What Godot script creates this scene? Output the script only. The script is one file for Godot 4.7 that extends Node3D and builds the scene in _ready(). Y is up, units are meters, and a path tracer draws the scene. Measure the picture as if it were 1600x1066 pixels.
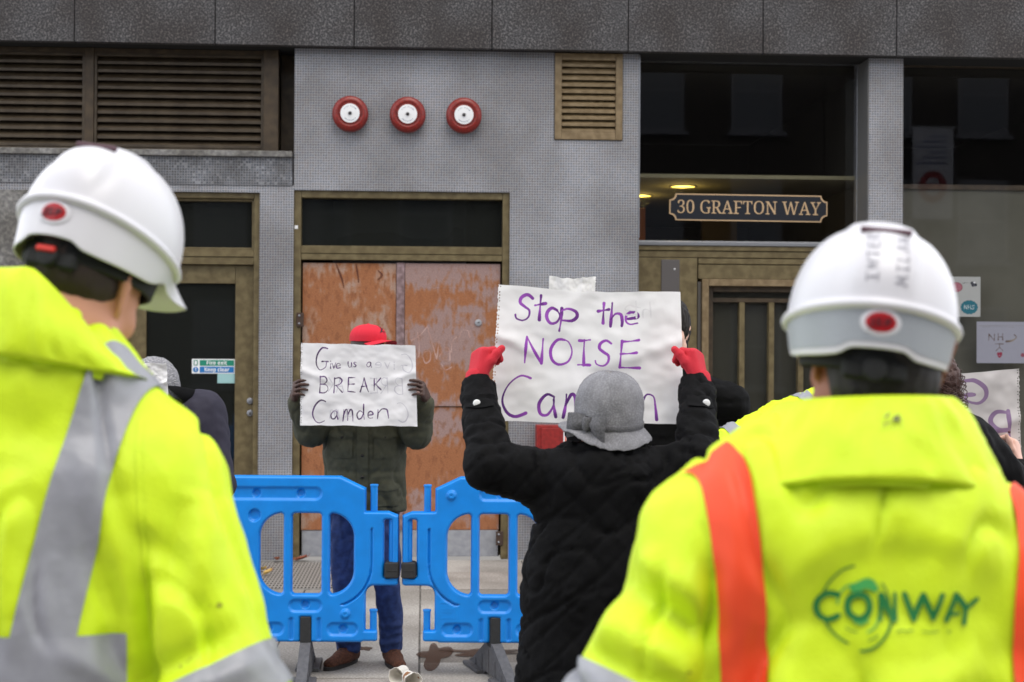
extends Node3D
# A street front with people holding paper placards, seen over the backs of two men in hi-vis jackets.
# x runs along the facade, y is up, z points from the facade to the street; the facade's face is z = 0.

# ------------------------------------------------------------------ meshes
class M:
	var v := PackedVector3Array()
	var n := PackedVector3Array()
	var t := PackedVector2Array()
	var i := PackedInt32Array()
	var uvx := Vector4(0, 0, 1, 1)   # planar uv for boxes: x0, y0, width, height

	func vert(p: Vector3, nn: Vector3, uv := Vector2.ZERO) -> int:
		v.append(p); n.append(nn); t.append(uv)
		return v.size() - 1

	func tri(a: int, b: int, c: int) -> void:
		i.append(a); i.append(c); i.append(b)

	func quad(a: int, b: int, c: int, d: int) -> void:
		tri(a, b, c); tri(a, c, d)

	func plan(p: Vector3) -> Vector2:
		return Vector2((p.x - uvx.x) / uvx.z, (uvx.y - p.y) / uvx.w)

	func box(lo: Vector3, hi: Vector3, bev := 0.0, xf := Transform3D.IDENTITY) -> M:
		var c := (lo + hi) * 0.5
		var h := (hi - lo) * 0.5
		bev = minf(bev, minf(h.x, minf(h.y, h.z)) * 0.8)
		var id := {}
		for sx in [-1, 1]:
			for sy in [-1, 1]:
				for sz in [-1, 1]:
					var s := Vector3(sx, sy, sz)
					for a in 3:
						var e := h - Vector3(bev, bev, bev)
						e[a] = h[a]
						var nn := Vector3.ZERO
						nn[a] = s[a]
						var p := c + s * e
						id[[sx, sy, sz, a]] = vert(xf * p, (xf.basis * nn).normalized(), plan(p))
		for a in 3:
			var b := (a + 1) % 3
			var d := (a + 2) % 3
			for s in [-1, 1]:
				var q := []
				for w in [[-1, -1], [1, -1], [1, 1], [-1, 1]]:
					var k := [0, 0, 0, a]
					k[a] = s; k[b] = w[0]; k[d] = w[1]
					q.append(id[k])
				if s > 0: quad(q[0], q[1], q[2], q[3])
				else: quad(q[3], q[2], q[1], q[0])
			if bev > 0.0:
				for s in [-1, 1]:
					for w in [-1, 1]:
						var k0 := [0, 0, 0, b]
						k0[a] = -1; k0[b] = s; k0[d] = w
						var k1 := k0.duplicate(); k1[a] = 1
						var k2 := k1.duplicate(); k2[3] = d
						var k3 := k0.duplicate(); k3[3] = d
						if s * w > 0: quad(id[k0], id[k3], id[k2], id[k1])
						else: quad(id[k0], id[k1], id[k2], id[k3])
		if bev > 0.0:
			for sx in [-1, 1]:
				for sy in [-1, 1]:
					for sz in [-1, 1]:
						if sx * sy * sz > 0: tri(id[[sx, sy, sz, 0]], id[[sx, sy, sz, 1]], id[[sx, sy, sz, 2]])
						else: tri(id[[sx, sy, sz, 0]], id[[sx, sy, sz, 2]], id[[sx, sy, sz, 1]])
		return self

	# rings of points joined into a skin; every ring has the same number of points
	func loft(rings: Array, closed := true, caps := false) -> M:
		var at := v.size()
		var w: int = rings[0].size()
		for r in rings.size():
			for k in w:
				vert(rings[r][k], Vector3.ZERO, Vector2(float(k) / (w if closed else w - 1), float(r) / (rings.size() - 1)))
		for r in rings.size() - 1:
			for k in (w if closed else w - 1):
				var k2 := (k + 1) % w
				quad(at + r * w + k, at + r * w + k2, at + (r + 1) * w + k2, at + (r + 1) * w + k)
		if caps:
			for e in [0, rings.size() - 1]:
				var mid := Vector3.ZERO
				for p in rings[e]: mid += p
				var c := vert(mid / w, Vector3.ZERO)
				for k in w:
					var k2 := (k + 1) % w
					if e == 0: tri(c, at + k2, at + k)
					else: tri(c, at + e * w + k, at + e * w + k2)
		return self

	func tube(pts: Array, radii: Array, sides := 10, caps := true) -> M:
		var rings := []
		var up := Vector3.UP
		for k in pts.size():
			var d: Vector3 = (pts[mini(k + 1, pts.size() - 1)] - pts[maxi(k - 1, 0)]).normalized()
			if absf(d.dot(up)) > 0.95: up = Vector3.RIGHT if absf(d.x) < 0.9 else Vector3.BACK
			var s := d.cross(up).normalized()
			up = s.cross(d).normalized()
			var ring := []
			for q in sides:
				var a := -TAU * q / sides
				ring.append(pts[k] + (s * cos(a) + up * sin(a)) * radii[mini(k, radii.size() - 1)])
			rings.append(ring)
		return loft(rings, true, caps)

	# profile points are (radius, along the axis); the axis is xf's y
	func lathe(prof: Array, sides: int, xf := Transform3D.IDENTITY) -> M:
		var rings := []
		for p in prof:
			var ring := []
			for q in sides:
				var a := -TAU * q / sides
				ring.append(xf * Vector3(p.x * cos(a), p.y, p.x * sin(a)))
			rings.append(ring)
		return loft(rings, true, false)

	func prism(poly: PackedVector2Array, z0: float, z1: float, xf := Transform3D.IDENTITY) -> M:
		var area := 0.0
		for k in poly.size(): area += poly[k].cross(poly[(k + 1) % poly.size()])
		if area < 0.0:
			poly = poly.duplicate(); poly.reverse()
		var tris := Geometry2D.triangulate_polygon(poly)
		for s in 2:
			var at := v.size()
			for p in poly:
				var q := Vector3(p.x, p.y, z1 if s else z0)
				vert(xf * q, xf.basis * Vector3(0, 0, 1 if s else -1), plan(q))
			for k in range(0, tris.size(), 3):
				var a := poly[tris[k]]; var b := poly[tris[k + 1]]; var c := poly[tris[k + 2]]
				var ccw := (b - a).cross(c - a) > 0.0
				if ccw == (s == 1): tri(at + tris[k], at + tris[k + 1], at + tris[k + 2])
				else: tri(at + tris[k], at + tris[k + 2], at + tris[k + 1])
		for k in poly.size():
			var a := poly[k]; var b := poly[(k + 1) % poly.size()]
			var nn := xf.basis * Vector3((b - a).y, -(b - a).x, 0).normalized()
			var q := [vert(xf * Vector3(a.x, a.y, z0), nn, plan(Vector3(a.x, a.y, 0))), vert(xf * Vector3(b.x, b.y, z0), nn, plan(Vector3(b.x, b.y, 0))), vert(xf * Vector3(b.x, b.y, z1), nn, plan(Vector3(b.x, b.y, 0))), vert(xf * Vector3(a.x, a.y, z1), nn, plan(Vector3(a.x, a.y, 0)))]
			quad(q[0], q[1], q[2], q[3])
		return self

	# a smooth sheet: f(u, v) -> Vector3, u and v in 0..1; its front shows u to the right and v downwards
	func sheet(nu: int, nv: int, f: Callable) -> M:
		var at := v.size()
		for b in nv + 1:
			for a in nu + 1:
				var uv := Vector2(float(a) / nu, float(b) / nv)
				vert(f.call(uv.x, uv.y), Vector3.ZERO, uv)
		for b in nv:
			for a in nu:
				var q := at + b * (nu + 1) + a
				quad(q, q + nu + 1, q + nu + 2, q + 1)
		return self

	func smooth(from := 0) -> M:
		for k in range(from, v.size()): n[k] = Vector3.ZERO
		for k in range(0, i.size(), 3):
			var a := i[k]; var b := i[k + 2]; var c := i[k + 1]
			if a < from: continue
			var x := (v[b] - v[a]).cross(v[c] - v[a])
			n[a] += x; n[b] += x; n[c] += x
		for k in range(from, v.size()):
			n[k] = n[k].normalized() if n[k].length_squared() > 1e-20 else Vector3.UP
		return self

	# smooth across seams too: points in the same place share a normal
	func weld_smooth() -> M:
		smooth()
		var sum := {}
		for k in v.size():
			var key := v[k].snapped(Vector3(1e-5, 1e-5, 1e-5))
			sum[key] = sum.get(key, Vector3.ZERO) + n[k]
		for k in v.size():
			var s: Vector3 = sum[v[k].snapped(Vector3(1e-5, 1e-5, 1e-5))]
			if s.length_squared() > 1e-12: n[k] = s.normalized()
		return self

	func moved(xf: Transform3D, from := 0) -> M:
		for k in range(from, v.size()):
			v[k] = xf * v[k]
			n[k] = (xf.basis * n[k]).normalized()
		return self

	func mesh() -> ArrayMesh:
		var arr := []
		arr.resize(Mesh.ARRAY_MAX)
		arr[Mesh.ARRAY_VERTEX] = v
		arr[Mesh.ARRAY_NORMAL] = n
		arr[Mesh.ARRAY_TEX_UV] = t
		arr[Mesh.ARRAY_INDEX] = i
		var am := ArrayMesh.new()
		am.add_surface_from_arrays(Mesh.PRIMITIVE_TRIANGLES, arr)
		return am


# ------------------------------------------------------------------ distance fields, for bodies and cloth
class Field:
	var o: Vector3
	var c: float
	var nx: int
	var ny: int
	var nz: int
	var f := PackedFloat32Array()
	var fold := []            # [a, b, width, amount]: ridges (+) and furrows (-) of cloth
	var noise: FastNoiseLite
	var bumpy := 0.0
	var bump_scale := Vector3.ONE
	var extra = null
	var ridge: FastNoiseLite   # sharp creases
	var ridge_scale := Vector3.ONE
	var ridge_amount := 0.0
	var flat_at := Vector3.INF   # a stiff printed area, which creases less
	var flat_size := Vector2.ONE

	func _init(lo: Vector3, hi: Vector3, cell: float) -> void:
		o = lo; c = cell
		nx = int(ceil((hi.x - lo.x) / cell)) + 1
		ny = int(ceil((hi.y - lo.y) / cell)) + 1
		nz = int(ceil((hi.z - lo.z) / cell)) + 1
		f.resize(nx * ny * nz)
		f.fill(0.5)

	# a tapered capsule; flat > 1 makes it thinner along ax
	func cap(a: Vector3, b: Vector3, ra: float, rb: float, k := 0.02, flat := 1.0, ax := Vector3.BACK) -> Field:
		var m := maxf(ra, rb) / minf(flat, 1.0) + k + 2.5 * c
		var lo := (Vector3(minf(a.x, b.x), minf(a.y, b.y), minf(a.z, b.z)) - Vector3(m, m, m) - o) / c
		var hi := (Vector3(maxf(a.x, b.x), maxf(a.y, b.y), maxf(a.z, b.z)) + Vector3(m, m, m) - o) / c
		var ba := b - a
		var l2 := 1.0 / maxf(ba.length_squared(), 1e-9)
		var fl := flat - 1.0
		var bent := absf(fl) > 0.001
		for z in range(maxi(0, int(lo.z)), mini(nz, int(hi.z) + 2)):
			for y in range(maxi(0, int(lo.y)), mini(ny, int(hi.y) + 2)):
				var at := (z * ny + y) * nx
				for x in range(maxi(0, int(lo.x)), mini(nx, int(hi.x) + 2)):
					var q := o + Vector3(x, y, z) * c - a
					var h := clampf(q.dot(ba) * l2, 0.0, 1.0)
					q -= ba * h
					if bent: q += ax * (q.dot(ax) * fl)
					var d := q.length() - ra - (rb - ra) * h
					var e := f[at + x]
					var g := k - absf(d - e)
					f[at + x] = minf(d, e) - (g * g * 0.25 / k if g > 0.0 else 0.0)
		return self

	func ell(p: Vector3, r: Vector3, k := 0.02) -> Field:
		var m := k + 2.5 * c
		var lo := (p - r - Vector3(m, m, m) - o) / c
		var hi := (p + r + Vector3(m, m, m) - o) / c
		var inv := Vector3(1.0 / r.x, 1.0 / r.y, 1.0 / r.z)
		for z in range(maxi(0, int(lo.z)), mini(nz, int(hi.z) + 2)):
			for y in range(maxi(0, int(lo.y)), mini(ny, int(hi.y) + 2)):
				var at := (z * ny + y) * nx
				for x in range(maxi(0, int(lo.x)), mini(nx, int(hi.x) + 2)):
					var q := (o + Vector3(x, y, z) * c - p) * inv
					var k0 := q.length()
					var k1 := (q * inv).length()
					var d := k0 * (k0 - 1.0) / maxf(k1, 1e-6)
					var e := f[at + x]
					var g := k - absf(d - e)
					f[at + x] = minf(d, e) - (g * g * 0.25 / k if g > 0.0 else 0.0)
		return self

	# takes an ellipsoid away
	func dent(p: Vector3, r: Vector3, k := 0.01) -> Field:
		var m := k + 2.0 * c
		var lo := (p - r - Vector3(m, m, m) - o) / c
		var hi := (p + r + Vector3(m, m, m) - o) / c
		var inv := Vector3(1.0 / r.x, 1.0 / r.y, 1.0 / r.z)
		for z in range(maxi(0, int(lo.z)), mini(nz, int(hi.z) + 2)):
			for y in range(maxi(0, int(lo.y)), mini(ny, int(hi.y) + 2)):
				var at := (z * ny + y) * nx
				for x in range(maxi(0, int(lo.x)), mini(nx, int(hi.x) + 2)):
					var q := (o + Vector3(x, y, z) * c - p) * inv
					var k0 := q.length()
					var d := -k0 * (k0 - 1.0) / maxf((q * inv).length(), 1e-6)
					var e := f[at + x]
					var g := k - absf(d - e)
					f[at + x] = maxf(d, e) + (g * g * 0.25 / k if g > 0.0 else 0.0)
		return self

	# keeps what lies behind the plane through p with the outward direction nn
	func cut(p: Vector3, nn: Vector3) -> Field:
		for z in nz:
			for y in ny:
				var at := (z * ny + y) * nx
				for x in nx:
					var d := (o + Vector3(x, y, z) * c - p).dot(nn)
					if d > f[at + x]: f[at + x] = d
		return self

	func sample(p: Vector3) -> float:
		var q := (p - o) / c
		var x := int(floor(q.x)); var y := int(floor(q.y)); var z := int(floor(q.z))
		if x < 0 or y < 0 or z < 0 or x >= nx - 1 or y >= ny - 1 or z >= nz - 1: return 0.5
		var u := q - Vector3(x, y, z)
		var k := (z * ny + y) * nx + x
		var s := nx * ny
		var a := lerpf(lerpf(f[k], f[k + 1], u.x), lerpf(f[k + nx], f[k + nx + 1], u.x), u.y)
		k += s
		var b := lerpf(lerpf(f[k], f[k + 1], u.x), lerpf(f[k + nx], f[k + nx + 1], u.x), u.y)
		return lerpf(a, b, u.z)

	func grad(p: Vector3) -> Vector3:
		var e := c
		return Vector3(sample(p + Vector3(e, 0, 0)) - sample(p - Vector3(e, 0, 0)), sample(p + Vector3(0, e, 0)) - sample(p - Vector3(0, e, 0)), sample(p + Vector3(0, 0, e)) - sample(p - Vector3(0, 0, e))).normalized()

	# how far cloth stands off the plain form at p
	func swell(p: Vector3) -> float:
		var s := 0.0
		for w in fold:
			var a: Vector3 = w[0]
			var ba: Vector3 = w[1] - a
			var h := clampf((p - a).dot(ba) / ba.length_squared(), 0.0, 1.0)
			var d := ((p - a - ba * h) * Vector3(1, 1, 0.3)).length() / float(w[2])
			if d < 2.5: s += float(w[3]) * exp(-d * d) * (1.0 - pow(absf(h * 2.0 - 1.0), 3.0) * 0.85)
		if noise: s += bumpy * noise.get_noise_3dv(p * bump_scale)
		if ridge:
			var r := ridge.get_noise_3dv(p * ridge_scale)
			var r2 := ridge.get_noise_3dv((p + Vector3(3.1, 1.7, 0.4)) * ridge_scale * 0.55)
			var mask := smoothstep(-0.25, 0.45, ridge.get_noise_3dv((p + Vector3(9.0, 2.0, 5.0)) * 4.5))
			var stiff := 1.0
			if flat_at != Vector3.INF: stiff = smoothstep(0.75, 1.25, Vector2((p.x - flat_at.x) / flat_size.x, (p.y - flat_at.y) / flat_size.y).length())
			s += stiff * ridge_amount * ((0.45 - exp(-r * r * 80.0)) * mask + (0.5 - exp(-r2 * r2 * 100.0)) * 0.9)
		if extra != null: s += float(extra.call(p))
		return s

	func surface(m: M, xf := Transform3D.IDENTITY) -> M:
		var from := m.v.size()
		var idx := PackedInt32Array()
		idx.resize(f.size())
		idx.fill(-1)
		var s := nx * ny
		var lim := 3.0 * c
		var plain := fold.is_empty() and noise == null and ridge == null and extra == null
		for z in nz - 1:
			for y in ny - 1:
				var k := (z * ny + y) * nx - 1
				for x in nx - 1:
					k += 1
					var a := f[k]
					if a > lim or a < -lim: continue
					var b := f[k + 1]; var d := f[k + nx]; var e := f[k + nx + 1]
					var g := f[k + s]; var h := f[k + s + 1]; var p := f[k + s + nx]; var q := f[k + s + nx + 1]
					var cnt := int(a < 0.0) + int(b < 0.0) + int(d < 0.0) + int(e < 0.0) + int(g < 0.0) + int(h < 0.0) + int(p < 0.0) + int(q < 0.0)
					if cnt == 0 or cnt == 8: continue
					var w := Vector3.ZERO
					var num := 0
					if (a < 0.0) != (b < 0.0): w += Vector3(a / (a - b), 0, 0); num += 1
					if (d < 0.0) != (e < 0.0): w += Vector3(d / (d - e), 1, 0); num += 1
					if (g < 0.0) != (h < 0.0): w += Vector3(g / (g - h), 0, 1); num += 1
					if (p < 0.0) != (q < 0.0): w += Vector3(p / (p - q), 1, 1); num += 1
					if (a < 0.0) != (d < 0.0): w += Vector3(0, a / (a - d), 0); num += 1
					if (b < 0.0) != (e < 0.0): w += Vector3(1, b / (b - e), 0); num += 1
					if (g < 0.0) != (p < 0.0): w += Vector3(0, g / (g - p), 1); num += 1
					if (h < 0.0) != (q < 0.0): w += Vector3(1, h / (h - q), 1); num += 1
					if (a < 0.0) != (g < 0.0): w += Vector3(0, 0, a / (a - g)); num += 1
					if (b < 0.0) != (h < 0.0): w += Vector3(1, 0, b / (b - h)); num += 1
					if (d < 0.0) != (p < 0.0): w += Vector3(0, 1, d / (d - p)); num += 1
					if (e < 0.0) != (q < 0.0): w += Vector3(1, 1, e / (e - q)); num += 1
					var at := o + (Vector3(x, y, z) + w / num) * c
					if not plain:
						var nn := Vector3(b + e + h + q - a - d - g - p, d + e + p + q - a - b - g - h, g + h + p + q - a - b - d - e).normalized()
						at += nn * swell(at)
					idx[k] = m.vert(xf * at, Vector3.ZERO)
		for z in range(1, nz - 1):
			for y in range(1, ny - 1):
				var k := (z * ny + y) * nx
				for x in range(1, nx - 1):
					k += 1
					if idx[k] < 0 and idx[k - 1] < 0 and idx[k - nx] < 0 and idx[k - s] < 0: continue
					var a := f[k] < 0.0
					if a != (f[k + 1] < 0.0): _face(m, a, idx[k], idx[k - nx], idx[k - nx - s], idx[k - s])
					if a != (f[k + nx] < 0.0): _face(m, a, idx[k], idx[k - s], idx[k - s - 1], idx[k - 1])
					if a != (f[k + s] < 0.0): _face(m, a, idx[k], idx[k - 1], idx[k - 1 - nx], idx[k - nx])
		m.smooth(from)
		return m

	func _face(m: M, inside: bool, a: int, b: int, d: int, e: int) -> void:
		if a < 0 or b < 0 or d < 0 or e < 0: return
		if inside: m.quad(a, b, d, e)
		else: m.quad(a, e, d, b)

	# first point of the surface met from p along d
	func meet(p: Vector3, d: Vector3, far := 0.6) -> Vector3:
		var t := 0.0
		while t < far:
			var e := sample(p + d * t)
			if e < 0.0005: return p + d * t
			t += clampf(e * 0.7, 0.0008, 0.03)
		return Vector3.INF

	# a patch of thin material lying on the cloth: ray(u, v) -> [from, towards]
	func patch(m: M, nu: int, nv: int, off: float, ray: Callable) -> M:
		var from := m.v.size()
		var ok := PackedByteArray()
		for b in nv + 1:
			for a in nu + 1:
				var r: Array = ray.call(float(a) / nu, float(b) / nv)
				var p := meet(r[0], r[1])
				var hit := p != Vector3.INF
				if hit: p += grad(p) * (swell(p) + off)
				ok.append(int(hit))
				m.vert(p if hit else r[0], -r[1], Vector2(float(a) / nu, float(b) / nv))
		for b in nv:
			for a in nu:
				var q := b * (nu + 1) + a
				if ok[q] and ok[q + 1] and ok[q + nu + 1] and ok[q + nu + 2]:
					m.quad(from + q, from + q + nu + 1, from + q + nu + 2, from + q + 1)
		m.smooth(from)
		return m


# ------------------------------------------------------------------ nodes
var taken := {}

func numbered(parent: Node, called: String) -> String:
	var key := str(parent.get_instance_id()) + called
	var k: int = taken.get(key, 0)
	taken[key] = k + 1
	return called if k == 0 else "%s_%03d" % [called, k]

func tag(o: Node, label: String, category: String, group := "", kind := "") -> void:
	if label: o.set_meta("label", label)
	if category: o.set_meta("category", category)
	if group: o.set_meta("group", group)
	if kind: o.set_meta("kind", kind)

func thing(called: String, label: String, category: String, at := Vector3.ZERO, turn := 0.0, group := "") -> Node3D:
	var o := Node3D.new()
	o.name = numbered(self, called)
	add_child(o, true)
	o.position = at
	o.rotation.y = turn
	tag(o, label, category, group)
	return o

func part(parent: Node, called: String, m, mat: Material, xf := Transform3D.IDENTITY, label := "") -> MeshInstance3D:
	var o := MeshInstance3D.new()
	o.name = numbered(parent, called)
	o.mesh = m.mesh() if m is M else m
	o.material_override = mat
	o.transform = xf
	if label: o.set_meta("label", label)
	parent.add_child(o, true)
	return o

func bx(parent: Node, called: String, lo: Vector3, hi: Vector3, mat: Material, bev := 0.003) -> MeshInstance3D:
	return part(parent, called, M.new().box(lo, hi, bev), mat)

func frame_basis(forward: Vector3, up := Vector3.UP) -> Basis:   # -z looks forward
	return Basis.looking_at(forward, up)

# ------------------------------------------------------------------ materials
func srgb(r: float, g: float, b: float) -> Color:
	return Color(r / 255.0, g / 255.0, b / 255.0)

func mat(c: Color, rough := 0.8, metal := 0.0) -> StandardMaterial3D:
	var m := StandardMaterial3D.new()
	m.albedo_color = c
	m.roughness = rough
	m.metallic = metal
	m.metallic_specular = 0.5
	return m

func fnl(sd: int, freq: float, octaves := 3, type := FastNoiseLite.TYPE_SIMPLEX_SMOOTH) -> FastNoiseLite:
	var n := FastNoiseLite.new()
	n.seed = sd
	n.frequency = freq
	n.noise_type = type
	n.fractal_octaves = octaves
	return n

func grey(sd: int, size: int, freq: float, octaves := 4, type := FastNoiseLite.TYPE_SIMPLEX_SMOOTH) -> PackedByteArray:
	var im := fnl(sd, freq, octaves, type).get_seamless_image(size, size, false, false, 0.15)
	im.convert(Image.FORMAT_L8)
	return im.get_data()

func tex(w: int, h: int, data: PackedByteArray, format := Image.FORMAT_RGB8) -> ImageTexture:
	return ImageTexture.create_from_image(Image.create_from_data(w, h, false, format, data))

func tri_map(m: StandardMaterial3D, per_metre: float, world := false) -> StandardMaterial3D:
	m.uv1_triplanar = true
	m.uv1_world_triplanar = world
	m.uv1_scale = Vector3.ONE * per_metre
	m.uv1_triplanar_sharpness = 8.0
	return m

# mottled tone map round white, to be multiplied in: patches of real dirt and wear
func blotches(sd: int, lo: Color, hi: Color, freq: float, size := 256, gain := 1.8) -> ImageTexture:
	var a := grey(sd, size, freq, 5)
	var out := PackedByteArray()
	out.resize(size * size * 3)
	for k in size * size:
		var h := clampf((a[k] / 255.0 - 0.5) * gain + 0.5, 0.0, 1.0)
		var c := lo.lerp(hi, h)
		out[k * 3] = int(c.r * 255); out[k * 3 + 1] = int(c.g * 255); out[k * 3 + 2] = int(c.b * 255)
	return tex(size, size, out)

func detail(m: StandardMaterial3D, t: Texture2D, per_metre: float, world := true) -> StandardMaterial3D:
	m.detail_enabled = true
	m.detail_albedo = t
	m.detail_blend_mode = BaseMaterial3D.BLEND_MODE_MUL
	m.detail_uv_layer = BaseMaterial3D.DETAIL_UV_2
	m.uv2_triplanar = true
	m.uv2_world_triplanar = world
	m.uv2_scale = Vector3.ONE * per_metre
	m.uv2_triplanar_sharpness = 8.0
	return m

func relief(m: StandardMaterial3D, data: PackedByteArray, size: int, cm: float) -> StandardMaterial3D:
	m.heightmap_enabled = true
	m.heightmap_scale = cm
	m.heightmap_texture = tex(size, size, data, Image.FORMAT_L8)
	return m

# square mosaic tiles with raised faces; 24 tiles to a side
func mosaic(sd: int, tile: Color, grout: Color, spread: float, missing: float) -> StandardMaterial3D:
	var size := 384
	var cell := 16
	var rng := RandomNumberGenerator.new()
	rng.seed = sd
	var tone := []
	for k in 24 * 24:
		var g := 1.0 + rng.randf_range(-spread, spread)
		var w := rng.randf_range(-0.03, 0.03)
		var c := Color(tile.r * (g + w), tile.g * g, tile.b * (g - w))
		if rng.randf() < missing: c = c.lerp(grout, 0.75)
		tone.append(c)
	var fine := grey(sd + 1, size, 0.12, 2)
	var rgb := PackedByteArray(); rgb.resize(size * size * 3)
	var hgt := PackedByteArray(); hgt.resize(size * size)
	for y in size:
		for x in size:
			var e := mini(mini(x % cell, cell - 1 - x % cell), mini(y % cell, cell - 1 - y % cell))
			var c: Color = tone[(y / cell) * 24 + x / cell] .lerp(grout, 0.0 if e >= 2 else 0.55) if e >= 1 else grout
			var k := y * size + x
			var g := 0.9 + 0.2 * fine[k] / 255.0
			rgb[k * 3] = int(clampf(c.r * g * 255, 0, 255)); rgb[k * 3 + 1] = int(clampf(c.g * g * 255, 0, 255)); rgb[k * 3 + 2] = int(clampf(c.b * g * 255, 0, 255))
			hgt[k] = 60 if e < 1 else (170 if e == 1 else 200)
	var m := mat(Color.WHITE, 0.5)
	m.albedo_texture = tex(size, size, rgb)
	relief(m, hgt, size, 0.08)
	return tri_map(m, 1.0 / (24 * 0.0203), true)

func speckled(sd: int, a: Color, b: Color, light: Color, freq: float, per_metre: float, rough: float, cm: float, size := 512) -> StandardMaterial3D:
	var n1 := grey(sd, size, freq, 2)
	var n2 := grey(sd + 7, size, freq * 0.35, 3)
	var rgb := PackedByteArray(); rgb.resize(size * size * 3)
	for k in size * size:
		var h := clampf((n1[k] / 255.0 - 0.5) * 2.2 + 0.5, 0.0, 1.0)
		var c := a.lerp(b, h)
		if n1[k] > 176 and n2[k] > 110: c = c.lerp(light, 0.6)
		rgb[k * 3] = int(c.r * 255); rgb[k * 3 + 1] = int(c.g * 255); rgb[k * 3 + 2] = int(c.b * 255)
	var m := mat(Color.WHITE, rough)
	m.albedo_texture = tex(size, size, rgb)
	relief(m, n1, size, cm)
	return tri_map(m, per_metre, true)

# ------------------------------------------------------------------ handwriting: strokes drawn into a picture
const GLYPH := {
	"S": [[.9, .12, .62, .0, .3, .13, .25, .33, .5, .47, .75, .6, .72, .85, .45, 1.0, .1, .95, .02, .8]],
	"t": [[.55, .0, .5, .5, .48, 1.0], [.05, .42, .5, .36, 1.0, .3]],
	"o": [[.75, .15, .4, .02, .1, .3, .08, .7, .35, 1.0, .75, .9, .95, .5, .75, .15, .6, .08]],
	"p": [[.18, .0, .16, .5, .08, 1.0], [.16, .12, .5, .0, .9, .08, .98, .3, .7, .5, .2, .52]],
	"h": [[.2, .0, .15, .5, .1, 1.0], [.13, .7, .4, .48, .75, .5, .85, .75, .82, 1.0]],
	"e": [[.1, .55, .5, .52, .95, .42, .8, .1, .45, .02, .12, .3, .1, .75, .4, .98, .95, .9]],
	"N": [[.1, 1.0, .12, .5, .15, .0], [.15, .0, .5, .5, .88, .98], [.88, .98, .9, .5, .92, .02]],
	"O": [[.6, .02, .3, .05, .05, .4, .1, .8, .4, 1.0, .8, .85, .95, .45, .8, .1, .55, .0]],
	"I": [[.5, .0, .48, .5, .5, 1.0], [.1, .02, .5, .02, .95, .0], [.05, .97, .5, .98, .98, 1.0]],
	"E": [[.15, .02, .1, .5, .05, .98], [.15, .04, .55, .03, .95, .0], [.1, .48, .5, .47, .85, .45], [.05, .97, .5, .98, 1.0, 1.0]],
	"C": [[.95, .06, .6, .02, .2, .25, .02, .6, .2, .9, .5, 1.0, .85, .9]],
	"a": [[.82, .1, .45, .0, .08, .4, .15, .85, .5, .9, .8, .5, .82, .1], [.8, .2, .85, .6, .95, 1.0]],
	"m": [[.02, 1.0, .1, .5, .12, .05], [.1, .5, .3, .05, .45, .2, .45, .95], [.47, .5, .7, .05, .88, .2, .92, 1.0]],
	"d": [[.75, .55, .4, .45, .1, .7, .25, .98, .6, .9, .78, .6], [.85, .0, .83, .5, .9, 1.0]],
	"n": [[.1, .05, .1, .5, .05, 1.0], [.1, .5, .4, .05, .8, .1, .9, .5, .95, 1.0]],
	"G": [[.95, .02, .5, .02, .1, .35, .05, .75, .35, 1.0, .8, .85, .85, .62], [.5, .62, .75, .6, 1.0, .6]],
	"i": [[.5, .35, .5, .7, .5, 1.0], [.5, .0, .5, .05, .52, .06]],
	"v": [[.0, .1, .25, .5, .5, 1.0], [.5, 1.0, .75, .5, 1.0, .05]],
	"u": [[.1, .0, .08, .6, .35, 1.0, .75, .8, .85, .1], [.85, .1, .88, .6, .95, 1.0]],
	"s": [[.85, .08, .5, .0, .25, .2, .5, .45, .8, .7, .55, .98, .1, .9]],
	"B": [[.15, .0, .12, .5, .08, 1.0], [.12, .05, .6, .0, .85, .2, .6, .42, .15, .47], [.15, .47, .75, .5, .95, .75, .6, .97, .08, .98]],
	"R": [[.15, .0, .12, .5, .08, 1.0], [.12, .06, .6, .0, .9, .2, .65, .45, .15, .5], [.3, .5, .6, .75, .95, 1.0]],
	"A": [[.05, 1.0, .3, .5, .5, .0], [.5, .0, .7, .5, .98, 1.0], [.2, .62, .5, .6, .8, .58]],
	"K": [[.1, .0, .1, .5, .08, 1.0], [.9, .0, .5, .3, .12, .55], [.25, .45, .55, .7, .95, 1.0]],
	"W": [[.0, .0, .12, .5, .25, 1.0], [.25, 1.0, .38, .5, .5, .05], [.5, .05, .62, .5, .75, 1.0], [.75, 1.0, .88, .5, 1.0, .0]],
	"Y": [[.0, .05, .25, .3, .5, .55], [1.0, .0, .75, .3, .5, .55], [.5, .55, .48, .8, .42, 1.0]],
	"M": [[.05, 1.0, .1, .5, .15, .0], [.15, .0, .35, .4, .5, .7], [.5, .7, .7, .35, .88, .0], [.88, .0, .9, .5, .98, 1.0]],
	"L": [[.1, .0, .1, .5, .08, .98], [.08, .98, .5, .98, .95, .95]],
	"T": [[.5, .0, .5, .5, .5, 1.0], [.0, .02, .5, .02, 1.0, .0]],
	"H": [[.1, .0, .1, .5, .1, 1.0], [.9, .0, .9, .5, .9, 1.0], [.1, .5, .5, .5, .9, .5]],
}

func dab(im: Image, p: Vector2, r: float, c: Color) -> void:
	var ir := int(ceil(r))
	for dy in range(-ir, ir + 1):
		var s := r * r - dy * dy
		if s < 0.0: continue
		var hw := sqrt(s)
		im.fill_rect(Rect2i(int(round(p.x - hw)), int(round(p.y)) + dy, maxi(1, int(round(hw * 2.0))), 1), c)

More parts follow.
